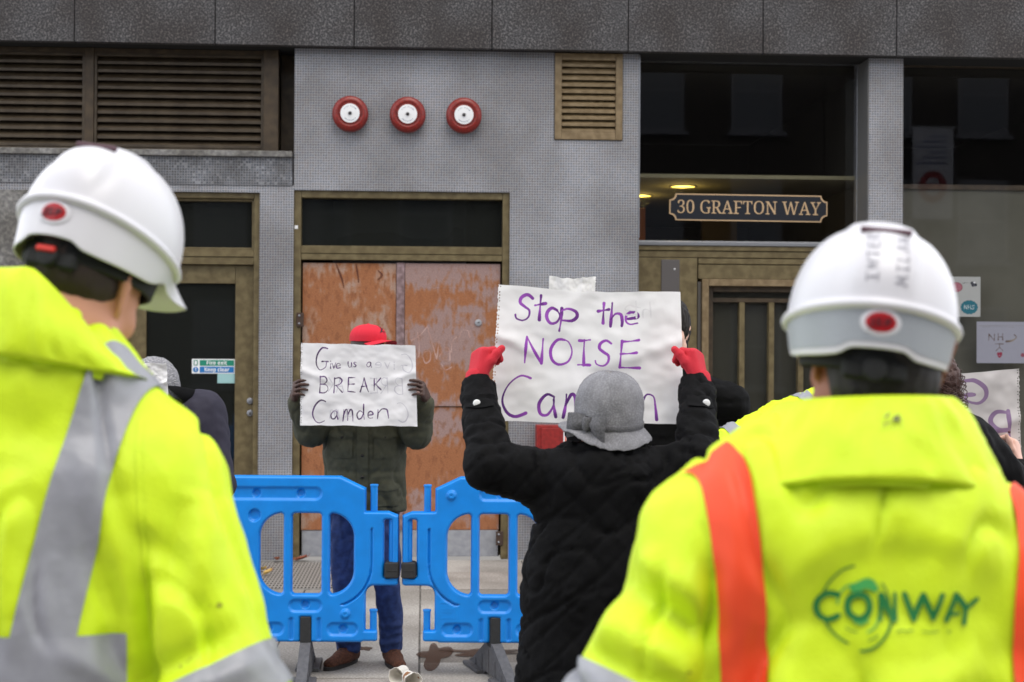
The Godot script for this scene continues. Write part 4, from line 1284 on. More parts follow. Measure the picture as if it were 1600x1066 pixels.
func hat_meshes() -> Dictionary:
	var n := 96
	var shell := M.new()
	var rings := []
	var rows := [0.0, 0.03, 0.08, 0.14, 0.2, 0.27, 0.34, 0.41, 0.48, 0.55, 0.62, 0.69, 0.76, 0.82, 0.88, 0.93, 0.97, 1.0]
	for r in rows:
		var ring := []
		for k in n: ring.append(hat_at(-TAU * k / n + PI if true else 0.0, maxf(r, 0.002)))
		rings.append(ring)
	for lip in [[0.0, 0.006, 0.001], [0.0, 0.0075, -0.003], [0.0, 0.006, -0.007], [0.03, 0.001, -0.0085]]:
		var ring := []
		for k in n:
			var phi := wrapf(-TAU * k / n + PI, -PI, PI)
			var p := hat_at(phi, 1.0 + lip[0])
			var w := 1.0 - smoothstep(deg_to_rad(120), deg_to_rad(150), absf(phi)) * 0.9
			ring.append(p + Vector3(sin(phi), 0, cos(phi)) * lip[1] * w + Vector3(0, lip[2] * w, 0))
		rings.append(ring)
	for r in [1.15, 1.3, 1.5, 1.7, 1.85, 1.95, 2.0]:
		var ring := []
		for k in n: ring.append(hat_at(wrapf(-TAU * k / n + PI, -PI, PI), r))
		rings.append(ring)
	for q in [[2.0, -0.0015, -0.0015], [2.0, -0.0035, 0.001], [1.6, -0.004, 0.0], [1.0, -0.005, -0.002]]:
		var ring := []
		for k in n:
			var phi := wrapf(-TAU * k / n + PI, -PI, PI)
			ring.append(hat_at(phi, q[0]) + Vector3(sin(phi), 0, cos(phi)) * q[1] + Vector3(0, q[2], 0))
		rings.append(ring)
	for r in [0.8, 0.6, 0.4, 0.2, 0.01]:
		var ring := []
		for k in n: ring.append(hat_at(-TAU * k / n + PI, r) * 0.965)
		rings.append(ring)
	shell.loft(rings).weld_smooth()
	var band := M.new().sheet(60, 8, func(u, v):
		var phi = deg_to_rad(lerpf(-98.0, 98.0, u))
		return hat_at(phi, lerpf(1.10, 1.88, v)) + Vector3(sin(phi), 0, cos(phi)) * 0.0011).smooth()
	var oval := func(scale: float, off: float) -> M:
		var rr = []
		for r in [1.0, 0.85, 0.5, 0.02]:
			var ring = []
			for k in 40:
				var a = TAU * k / 40.0
				var phi: float = 0.185 * scale * r * cos(a)
				ring.append(hat_at(phi, 1.46 + 0.235 * scale * r * -sin(a)) + Vector3(sin(phi), 0, cos(phi)) * (off + (0.0 if r > 0.9 else 0.0014)))
			rr.append(ring)
		return M.new().loft(rr).smooth()
	var letter := M.new().sheet(16, 24, func(u, v):
		var x = lerpf(-0.036, 0.036, u)
		var r = lerpf(0.42, 0.93, v)
		var phi = asin(clampf(x / (0.113 * pow(sin(r * PI / 2), 0.86)), -1, 1))
		var p = hat_at(phi, r)
		return p + Vector3(p.x, p.y * 0.8, p.z).normalized() * 0.0009).smooth()
	return {"shell": shell.mesh(), "band": band.mesh(), "ring": oval.call(1.28, 0.0012).mesh(), "oval": oval.call(1.0, 0.0022).mesh(), "letter": letter.mesh()}

var hat := {}
var coarse := 1.0   # larger cells for figures that are mostly hidden

func hard_hat(root: Node, at: Transform3D, written: Material, taped: bool) -> void:
	if hat.is_empty(): hat = hat_meshes()
	var dark := mat(srgb(22, 24, 25), 0.85)
	var t := Node3D.new()
	t.name = numbered(root, "hard_hat")
	t.transform = at
	root.add_child(t, true)
	part(t, "shell", hat.shell, S.hat)
	if taped: part(t, "reflective_band", hat.band, S.hatband)
	part(t, "badge_rim", hat.ring, S.hat)
	part(t, "badge", hat.oval, mat(srgb(168, 18, 30), 0.4))
	text(t, "badge_lettering", "JSP", "Droid Sans", true, 0.010, hat_at(0, 1.46) + Vector3(0, 0, 0.0042), mat(srgb(82, 12, 26), 0.5), 0.030)
	if written: part(t, "handwriting", hat.letter, written)
	var p := hat_at(0.0, 0.44)
	var tilt := Transform3D(Basis(Vector3.RIGHT, -0.72), p + Vector3(0, 0.0, 0.0))
	part(t, "vent_slot", M.new().box(Vector3(-0.033, -0.0035, -0.004), Vector3(0.033, 0.0035, 0.0026), 0.001, tilt), mat(srgb(92, 66, 76), 0.8))
	# head band and ratchet inside
	var rings := []
	for q in [[0.092, -0.030], [0.097, -0.031], [0.096, -0.056], [0.091, -0.060], [0.089, -0.054], [0.089, -0.032]]:
		var ring := []
		for k in 48:
			var a := -TAU * k / 48.0
			ring.append(Vector3(sin(a) * q[0] * 0.96, q[1] - 0.012 * cos(a), cos(a) * q[0] * 1.14))
		rings.append(ring)
	part(t, "head_band", M.new().loft(rings).smooth(), dark)
	var rt := part(t, "ratchet", M.new().box(Vector3(-0.042, -0.084, 0.090), Vector3(0.042, -0.056, 0.109), 0.007), dark)
	part(rt, "knob", M.new().lathe([Vector2(0.016, 0.0), Vector2(0.016, 0.006), Vector2(0.013, 0.008), Vector2(0, 0.008)], 20, Transform3D(Basis(Vector3.RIGHT, PI / 2), Vector3(0, -0.070, 0.109))).smooth(), dark)
	if not taped: part(rt, "red_lever", M.new().box(Vector3(-0.020, -0.066, 0.112), Vector3(0.012, -0.056, 0.121), 0.003), mat(srgb(200, 40, 28), 0.5))

# a fold-over collar: a ring that stands round the neck and flares to the shoulders
func collar(top_c: Vector3, top_r: Vector2, low_c: Vector3, low_r: Vector2, top_tilt: Vector2, low_tilt: Vector2, bulge: float, sd: int, xpow := 1.0, drop := 0.0, droop := 0.0) -> M:
	var n := fnl(sd, 1.0, 2)
	var rings := []
	var prof := [[-0.10, -0.016], [0.0, -0.014], [0.35, -0.012], [0.7, -0.010], [0.9, -0.008], [0.98, -0.004], [1.0, 0.0], [0.97, 0.003], [0.88, 0.004], [0.75, 0.004], [0.6, 0.003], [0.45, 0.003], [0.3, 0.003], [0.16, 0.003], [0.06, 0.003], [0.0, 0.001], [-0.02, -0.006], [0.0, -0.014]]
	for k in range(prof.size() - 1, -1, -1):
		var q: Array = prof[k]
		var h: float = q[0]
		var ring := []
		for a_ in 96:
			var a := -TAU * a_ / 96.0
			var c := cos(a); var s := sin(a)
			var cen := low_c.lerp(top_c, h)
			var hh := clampf(h, 0, 1)
			var rr := low_r.lerp(top_r, pow(hh, xpow))
			var off: float = q[1] + bulge * sin(PI * hh)
			off += 0.008 * n.get_noise_3d(s * 3.0, hh * 1.2, c * 3.0) + 0.004 * n.get_noise_3d(s * 9.0, hh * 4.0, c * 9.0)
			var y := cen.y + lerpf(low_tilt.x * s * low_r.x + low_tilt.y * c * low_r.y, top_tilt.x * s * top_r.x + top_tilt.y * c * top_r.y - drop * pow(clampf(s * 0.96 + 0.04, 0, 1), 1.3), hh) - droop * s * s * (1.0 - hh)
			ring.append(Vector3(cen.x + (rr.x + off) * s, y, cen.z + (rr.y + off) * c))
		rings.append(ring)
	return M.new().loft(rings).smooth()

func cloth(c: Color, rough: float, sd: int, weave: float, cm: float) -> StandardMaterial3D:
	var m := mat(c, rough)
	relief(m, grey(sd, 256, 0.09, 3), 256, cm)
	tri_map(m, weave, false)
	return m

func print_map(im: Image) -> StandardMaterial3D:
	var m := mat(Color.WHITE, 0.6)
	m.albedo_texture = ImageTexture.create_from_image(im)
	m.transparency = BaseMaterial3D.TRANSPARENCY_ALPHA_SCISSOR
	m.alpha_scissor_threshold = 0.5
	return m

func more_materials() -> void:
	S.hat = mat(srgb(212, 212, 219), 0.35)
	S.hatband = speckled(81, srgb(140, 146, 154), srgb(164, 170, 178), srgb(190, 196, 204), 0.3, 9.0, 0.4, 0.01, 256)
	S.hatband.uv1_world_triplanar = false
	S.hiviz = detail(cloth(srgb(210, 239, 26), 0.6, 82, 9.0, 0.06), blotches(83, Color(0.96, 0.955, 0.90), Color(1, 1, 1), 0.02), 2.2, false)
	S.silver = detail(cloth(srgb(148, 150, 160), 0.4, 84, 14.0, 0.02), blotches(85, Color(0.95, 0.95, 0.95), Color(1, 1, 1), 0.03), 3.0, false)
	S.orange = cloth(srgb(242, 76, 34), 0.55, 86, 12.0, 0.03)
	S.blackcoat = cloth(srgb(12, 12, 14), 0.7, 87, 14.0, 0.04)
	S.blackcoat.metallic_specular = 0.2
	S.skin = mat(srgb(198, 140, 118), 0.55)
	S.skin_tan = mat(srgb(150, 92, 66), 0.55)
	S.skin_dark = mat(srgb(66, 43, 36), 0.5)
	S.skin_pale = mat(srgb(216, 172, 156), 0.55)
	S.darkhair = mat(srgb(26, 21, 19), 0.6)
	S.felt = detail(speckled(88, srgb(120, 120, 126), srgb(140, 140, 146), srgb(158, 158, 164), 0.12, 4.2, 0.95, 0.05, 256), blotches(89, Color(0.86, 0.86, 0.86), Color(1, 1, 1), 0.02), 4.0, false)
	S.felt.uv1_world_triplanar = false
	S.felt.uv1_triplanar_sharpness = 1.5; S.felt.uv2_triplanar_sharpness = 1.5
	S.wool_red = cloth(srgb(200, 42, 58), 0.95, 90, 12.0, 0.25)
	S.wool_red.rim_enabled = true; S.wool_red.rim = 0.5; S.wool_red.rim_tint = 0.6
	S.parka = detail(cloth(srgb(66, 67, 50), 0.8, 91, 12.0, 0.05), blotches(92, Color(0.90, 0.89, 0.87), Color(1, 1, 1), 0.03), 3.0, false)
	S.chino = detail(cloth(srgb(46, 68, 122), 0.85, 93, 14.0, 0.05), blotches(94, Color(0.78, 0.78, 0.80), Color(1, 1, 1), 0.03), 3.0, false)
	S.navy = cloth(srgb(38, 36, 54), 0.8, 95, 12.0, 0.06)
	S.workwear = cloth(srgb(34, 38, 50), 0.85, 96, 12.0, 0.05)
	S.suede = detail(cloth(srgb(98, 58, 40), 0.9, 97, 16.0, 0.05), blotches(98, Color(0.7, 0.68, 0.66), Color(1, 1, 1), 0.04), 6.0, false)
	S.rubber = mat(srgb(40, 36, 34), 0.8)
	S.cap = cloth(srgb(204, 28, 52), 0.85, 99, 12.0, 0.04)

func legs(hip_y: float, cx: float, ankles := 0.10) -> Dictionary:
	return {"hipL": Vector3(cx - 0.09, hip_y, 0), "hipR": Vector3(cx + 0.09, hip_y, 0), "knL": Vector3(cx - ankles, hip_y * 0.54, -0.02), "knR": Vector3(cx + ankles, hip_y * 0.54, -0.02), "anL": Vector3(cx - ankles - 0.01, 0.085, 0.01), "anR": Vector3(cx + ankles + 0.01, 0.085, 0.01)}

func boots(root: Node, j: Dictionary, fwd: float) -> void:
	for s in ["L", "R"]:
		shoe(root, j["an" + s], j["an" + s] + Vector3(0.03 if s == "R" else -0.03, 0, fwd), S.rubber, S.black)

# dirt rubbed into cloth: a ragged patch lying on the jacket
func smudge(jk: Node, f: Field, at: Vector3, size: Vector2, sd: int, c: Color, thick := 0.5) -> void:
	var n := fnl(sd, 0.05, 4)
	var im := Image.create(96, 96, false, Image.FORMAT_RGBA8)
	im.fill(Color(c.r, c.g, c.b, 0.0))
	for y in 96:
		for x in 96:
			var d := Vector2(x - 48, y - 48).length() / 48.0
			if n.get_noise_2d(x, y) * 0.9 + thick - d > 0.12 + 0.25 * absf(n.get_noise_2d(x * 4, y * 4)): im.set_pixel(x, y, c)
	part(jk, "dirt_mark", f.patch(M.new(), 10, 10, 0.0012, func(u, v): return [at + Vector3((u - 0.5) * size.x, (0.5 - v) * size.y, 0.4), Vector3(0, 0, -1)]), print_map(im))

func seam(jk: Node, f: Field, pts: Array, m: Material) -> void:
	var cv := Curve3D.new()
	for k in pts.size():
		var tn := Vector3.ZERO
		if k > 0 and k < pts.size() - 1: tn = (pts[k + 1] - pts[k - 1]) / 6.0
		cv.add_point(pts[k], -tn, tn)
	var l := cv.get_baked_length()
	part(jk, "seam", f.patch(M.new(), 3, 60, 0.0016, func(u, v):
		var p = cv.sample_baked(l * v)
		var q = cv.sample_baked(minf(l, l * v + 0.01)) - cv.sample_baked(maxf(0.0, l * v - 0.01))
		var side = Vector3(-q.y, q.x, 0.0).normalized()
		return [p - side * (0.5 - u) * -0.007 + Vector3(0, 0, 0.4), Vector3(0, 0, -1)]), m)

const TURN := -0.0576   # the camera's own turn; the figures' frames share it

# ---- right-hand man in hi-vis, seen square from behind
func worker_right() -> void:
	var t := thing("person", "person in white hard hat and yellow hi-vis jacket with orange braces and green print", "person", Vector3(-0.087, 0, 9.962), TURN, "workmen in hi-vis jackets")
	var cx := -0.03
	var j := legs(0.93, cx)
	j.merge({"neck": Vector3(cx, 1.50, -0.01), "shL": Vector3(-0.22, 1.35, 0), "elL": Vector3(-0.345, 1.12, 0.05), "wrL": Vector3(-0.30, 0.90, -0.12), "shR": Vector3(0.165, 1.35, 0), "elR": Vector3(0.28, 1.10, 0.04), "wrR": Vector3(0.24, 0.88, -0.12)})
	var hd := Transform3D(Basis(Vector3.BACK, -0.05) * Basis(Vector3.RIGHT, -0.10), Vector3(-0.012, 1.618, -0.035))
	var m := M.new()
	body_shape(m, j, hd, 0.005, 1.0, 1.07)
	hand_shape(m, j.wrL, Vector3(0.1, -0.85, -0.5), Vector3(-1, 0, 0), Vector3(0.2, -0.4, -0.9), [25, 30, 20], Vector3(0.3, -0.7, -0.6))
	hand_shape(m, j.wrR, Vector3(-0.1, -0.85, -0.5), Vector3(1, 0, 0), Vector3(-0.2, -0.4, -0.9), [25, 30, 20], Vector3(-0.3, -0.7, -0.6))
	part(t, "body", m, S.skin_tan)
	part(t, "hair", hair_shape(hd, Vector3(0.0808, 0.109, 0.106), 0.006, -0.05, 0.003, 411), S.darkhair)
	trousers(t, j, S.workwear, 0.01)
	boots(t, j, -0.1)
	var f := Field.new(Vector3(-0.52, 0.76, -0.27), Vector3(0.46, 1.56, 0.25), 0.0072)
	f.cap(Vector3(cx, 0.84, 0), Vector3(cx, 1.15, 0), 0.205, 0.212, 0.03, 1.40)
	f.cap(Vector3(cx, 1.15, 0), Vector3(cx, 1.31, 0), 0.212, 0.192, 0.05, 1.36)
	f.cap(Vector3(cx - 0.12, 1.375, -0.005), Vector3(cx + 0.09, 1.355, -0.005), 0.112, 0.108, 0.05)
	f.cap(Vector3(cx - 0.10, 1.412, 0.012), Vector3(cx + 0.06, 1.405, 0.012), 0.104, 0.104, 0.04)
	f.cap(Vector3(cx - 0.06, 1.465, -0.01), Vector3(cx - 0.19, 1.365, 0), 0.085, 0.095, 0.05)
	f.cap(Vector3(cx + 0.03, 1.445, -0.01), Vector3(cx + 0.17, 1.325, 0), 0.078, 0.088, 0.04)
	f.cap(Vector3(-0.225, 1.350, 0), Vector3(-0.345, 1.12, 0.05), 0.102, 0.086, 0.045)
	f.cap(Vector3(-0.345, 1.12, 0.05), Vector3(-0.30, 0.90, -0.12), 0.084, 0.066, 0.03)
	f.cap(Vector3(0.165, 1.315, 0), Vector3(0.28, 1.08, 0.04), 0.098, 0.086, 0.045)
	f.cap(Vector3(0.28, 1.10, 0.04), Vector3(0.24, 0.88, -0.12), 0.084, 0.066, 0.03)
	f.cut(Vector3(0, 0.79, 0), Vector3.DOWN)
	f.noise = fnl(401, 1.0, 3)
	f.bump_scale = Vector3(8.5, 6.0, 8.5)
	f.bumpy = 0.007
	f.ridge = fnl(451, 1.0, 1)
	f.ridge_scale = Vector3(7.0, 3.6, 5.0)
	f.ridge_amount = 0.0125
	f.flat_at = Vector3(-0.022, 1.317, 0)
	f.flat_size = Vector2(0.125, 0.075)
	for w in [[Vector3(-0.345, 1.325, 0.06), Vector3(-0.235, 1.275, 0.13), 0.018, -0.0175], [Vector3(-0.37, 1.29, 0.06), Vector3(-0.26, 1.235, 0.13), 0.020, 0.0135], [Vector3(-0.40, 1.255, 0.06), Vector3(-0.25, 1.20, 0.14), 0.016, -0.0149], [Vector3(-0.33, 1.37, 0.05), Vector3(-0.25, 1.32, 0.12), 0.020, 0.0121],
			[Vector3(-0.245, 1.42, 0.08), Vector3(-0.235, 1.10, 0.14), 0.014, -0.0162], [Vector3(-0.29, 1.22, 0.14), Vector3(-0.36, 1.12, 0.13), 0.020, 0.0162], [Vector3(-0.27, 1.16, 0.13), Vector3(-0.40, 1.09, 0.12), 0.016, -0.0135],
			[Vector3(-0.02, 1.43, 0.13), Vector3(-0.015, 1.30, 0.16), 0.022, -0.0108], [Vector3(-0.10, 1.44, 0.12), Vector3(-0.14, 1.26, 0.15), 0.030, 0.0095], [Vector3(0.03, 1.30, 0.16), Vector3(0.06, 1.08, 0.16), 0.020, -0.0081], [Vector3(-0.08, 1.28, 0.16), Vector3(-0.06, 1.05, 0.16), 0.026, -0.0081],
			[Vector3(-0.19, 1.26, 0.14), Vector3(-0.06, 1.12, 0.16), 0.024, 0.0108], [Vector3(-0.17, 1.38, 0.13), Vector3(-0.20, 1.20, 0.14), 0.014, -0.0081]]:
		f.fold.append(w)
	var jk := part(t, "jacket", f.surface(M.new()), S.hiviz)
	var fwd := Vector3(0, 0, -1)
	for k in 2:
		var px := [[-0.238, 1.47], [-0.219, 1.42], [-0.209, 1.33], [-0.202, 1.23], [-0.20, 0.84]] if k == 0 else [[0.175, 1.47], [0.160, 1.42], [0.146, 1.33], [0.142, 1.23], [0.14, 0.84]]
		part(jk, "orange_brace", f.patch(M.new(), 10, 110, 0.0042, func(u, v):
			var y = lerpf(1.47, 0.84, v)
			var x: float = px[0][0]
			for q in px.size() - 1:
				if y <= px[q][1] and y >= px[q + 1][1]: x = lerpf(px[q][0], px[q + 1][0], (px[q][1] - y) / (px[q][1] - px[q + 1][1]))
			x += (u - 0.5) * 0.057
			var a = smoothstep(0.16, 0.0, v) * 1.1
			var d = Vector3(0, -sin(a), -cos(a))
			return [Vector3(x, y, 0.02) - d * 0.32, d]), S.orange)
	part(jk, "sleeve_band", f.patch(M.new(), 80, 10, 0.0042, func(u, v):
		var ax = (Vector3(-0.345, 1.12, 0.05) - Vector3(-0.225, 1.350, 0)).normalized()
		var s = ax.cross(Vector3.BACK).normalized()
		var w = s.cross(ax)
		var a = TAU * u
		var r = s * cos(a) + w * sin(a)
		return [Vector3(-0.322, 1.165, 0.035) + ax * (v - 0.5) * 0.06 + r * 0.2, -r]), S.silver)
	part(jk, "collar", collar(Vector3(-0.027, 1.560, -0.012), Vector2(0.107, 0.098), Vector3(-0.050, 1.455, -0.005), Vector2(0.200, 0.146), Vector2(0.02, 0.10), Vector2(0.0, 0.12), 0.003, 402, 1.0, 0.0, 0.024), S.hiviz)
	# printed mark on the back
	var im := Image.create(1024, 539, false, Image.FORMAT_RGBA8)
	im.fill(Color(0.05, 0.45, 0.15, 0.0))
	var g := srgb(14, 112, 52)
	var lg := srgb(62, 160, 78)
	var sc := 0.665
	for s in [[38, 205, 425, 130, 408, 50, 455, 28, 530, 60, 615, 130, 645, 215, 605], [40, 385, 418, 310, 450, 288, 520, 310, 595, 385, 632, 455, 595, 480, 520, 455, 445, 385, 418], [26, 578, 420, 577, 530, 572, 640], [48, 585, 430, 640, 530, 702, 635], [26, 715, 412, 713, 530, 710, 640], [36, 805, 415, 840, 525, 875, 630], [36, 875, 630, 918, 520, 960, 420], [36, 960, 420, 1002, 525, 1045, 625], [36, 1045, 625, 1088, 520, 1125, 420], [34, 1172, 645, 1215, 530, 1258, 430], [44, 1255, 425, 1310, 480, 1362, 545], [24, 1215, 592, 1250, 592, 1285, 590], [32, 1472, 472, 1415, 512, 1362, 555], [34, 1362, 550, 1355, 615, 1345, 680],
			[14, 345, 170, 240, 205, 145, 290, 95, 370, 70, 440], [16, 105, 670, 150, 745, 210, 805, 285, 852], [18, 392, 915, 480, 898, 570, 830, 640, 730, 668, 650], [14, 660, 600, 655, 480, 630, 380, 595, 320], [12, 205, 500, 215, 420, 265, 360, 310, 335], [12, 455, 748, 510, 715, 545, 660, 560, 600],
			[9, 270, 715, 310, 738, 365, 752], [9, 460, 822, 510, 800, 548, 772], [8, 715, 745, 760, 728, 800, 742], [8, 815, 738, 840, 728, 860, 735], [8, 940, 738, 1000, 748, 1095, 742], [8, 1185, 740, 1200, 755, 1215, 742]]:
		var pts := PackedVector2Array()
		for k in range(1, s.size(), 2): pts.append(Vector2(s[k], s[k + 1] - 140) * sc)
		if s[0] == 12: stroke(im, pts, 16 * sc, lg, lg, true)
	for q in [[345, 360, 40], [395, 345, 44], [440, 325, 46], [490, 330, 48], [525, 360, 36], [470, 300, 26], [360, 650, 26], [400, 662, 28], [445, 645, 24]]: dab(im, Vector2(q[0], q[1] - 140) * sc, q[2] * sc, lg)
	for s in [[38, 205, 425, 130, 408, 50, 455, 28, 530, 60, 615, 130, 645, 215, 605], [40, 385, 418, 310, 450, 288, 520, 310, 595, 385, 632, 455, 595, 480, 520, 455, 445, 385, 418], [26, 578, 420, 577, 530, 572, 640], [48, 585, 430, 640, 530, 702, 635], [26, 715, 412, 713, 530, 710, 640], [36, 805, 415, 840, 525, 875, 630], [36, 875, 630, 918, 520, 960, 420], [36, 960, 420, 1002, 525, 1045, 625], [36, 1045, 625, 1088, 520, 1125, 420], [34, 1172, 645, 1215, 530, 1258, 430], [44, 1255, 425, 1310, 480, 1362, 545], [24, 1215, 592, 1250, 592, 1285, 590], [32, 1472, 472, 1415, 512, 1362, 555], [34, 1362, 550, 1355, 615, 1345, 680],
			[14, 345, 170, 240, 205, 145, 290, 95, 370, 70, 440], [16, 105, 670, 150, 745, 210, 805, 285, 852], [18, 392, 915, 480, 898, 570, 830, 640, 730, 668, 650], [14, 660, 600, 655, 480, 630, 380, 595, 320],
			[9, 270, 715, 310, 738, 365, 752], [9, 460, 822, 510, 800, 548, 772], [8, 715, 745, 760, 728, 800, 742], [8, 815, 738, 840, 728, 860, 735], [8, 940, 738, 1000, 748, 1095, 742], [8, 1185, 740, 1200, 755, 1215, 742]]:
		var pts := PackedVector2Array()
		for k in range(1, s.size(), 2): pts.append(Vector2(s[k], s[k + 1] - 140) * sc)
		var thin: bool = s[0] < 20
		stroke(im, pts, float(s[0]) * sc * 1.4, g if not thin else srgb(52, 120, 40), g if not thin else srgb(40, 110, 40), true)
	dab(im, Vector2(385, 525 - 140) * sc, 62 * sc, Color(0.05, 0.45, 0.15, 0.0))
	part(jk, "printed_mark", f.patch(M.new(), 60, 32, 0.0040, func(u, v): return [Vector3(lerpf(-0.124, 0.079, u), lerpf(1.372, 1.264, v), 0.4), fwd]), print_map(im))
	var sm := Image.create(96, 96, false, Image.FORMAT_RGBA8)
	sm.fill(Color(0.3, 0.32, 0.2, 0.0))
	var sn := fnl(515, 0.045, 4)
	for y in 96:
		for x in 96:
			if sn.get_noise_2d(x, y) * 0.9 + 0.35 - Vector2(x - 48, y - 48).length() / 48.0 > 0.1 + 0.25 * absf(sn.get_noise_2d(x * 4, y * 4)): sm.set_pixel(x, y, srgb(96, 98, 62))
	part(jk, "dirt_mark", M.new().sheet(10, 10, func(u, v):
		var y = 1.552 - 0.036 * v
		var h = (y - 1.468) / 0.098
		var x = -0.052 + 0.05 * u
		var cx2 = lerpf(-0.050, -0.027, h)
		var rx = lerpf(0.186, 0.107, h)
		return Vector3(x, y + 0.008, lerpf(-0.005, -0.012, h) + (lerpf(0.146, 0.098, h) + 0.009) * sqrt(1.0 - pow((x - cx2) / rx, 2.0)))).smooth(), print_map(sm))
	seam(jk, f, [Vector3(-0.250, 1.42, 0), Vector3(-0.238, 1.36, 0), Vector3(-0.228, 1.25, 0), Vector3(-0.225, 1.10, 0)], S.hiviz)
	seam(jk, f, [Vector3(0.185, 1.38, 0), Vector3(0.180, 1.25, 0), Vector3(0.178, 1.10, 0)], S.hiviz)
	smudge(jk, f, Vector3(-0.27, 1.24, 0), Vector2(0.05, 0.04), 511, srgb(158, 172, 38), 0.05)
	var wim := Image.create(512, 384, false, Image.FORMAT_RGBA8)
	wim.fill(Color(0.6, 0.6, 0.63, 0.0))
	var pen := srgb(140, 140, 150)
	var w1 := "INTER"
	var w2 := "MILAN"
	for k in 5:
		glyph(wim, w1[k], Rect2(40 + 84 * k, 70, 56, 76), 11, pen, srgb(172, 172, 180))
		glyph(wim, w2[k], Rect2(30 + 84 * k, 262, 56, 76), 11, pen, srgb(166, 166, 176))
	wim.rotate_90(COUNTERCLOCKWISE)
	hard_hat(t, Transform3D((Basis(Vector3.BACK, -0.10) * Basis(Vector3.UP, -0.14) * Basis(Vector3.RIGHT, -0.13)).scaled(Vector3(0.955, 0.955, 0.955)), Vector3(-0.020, 1.652, -0.035)), print_map(wim), true)

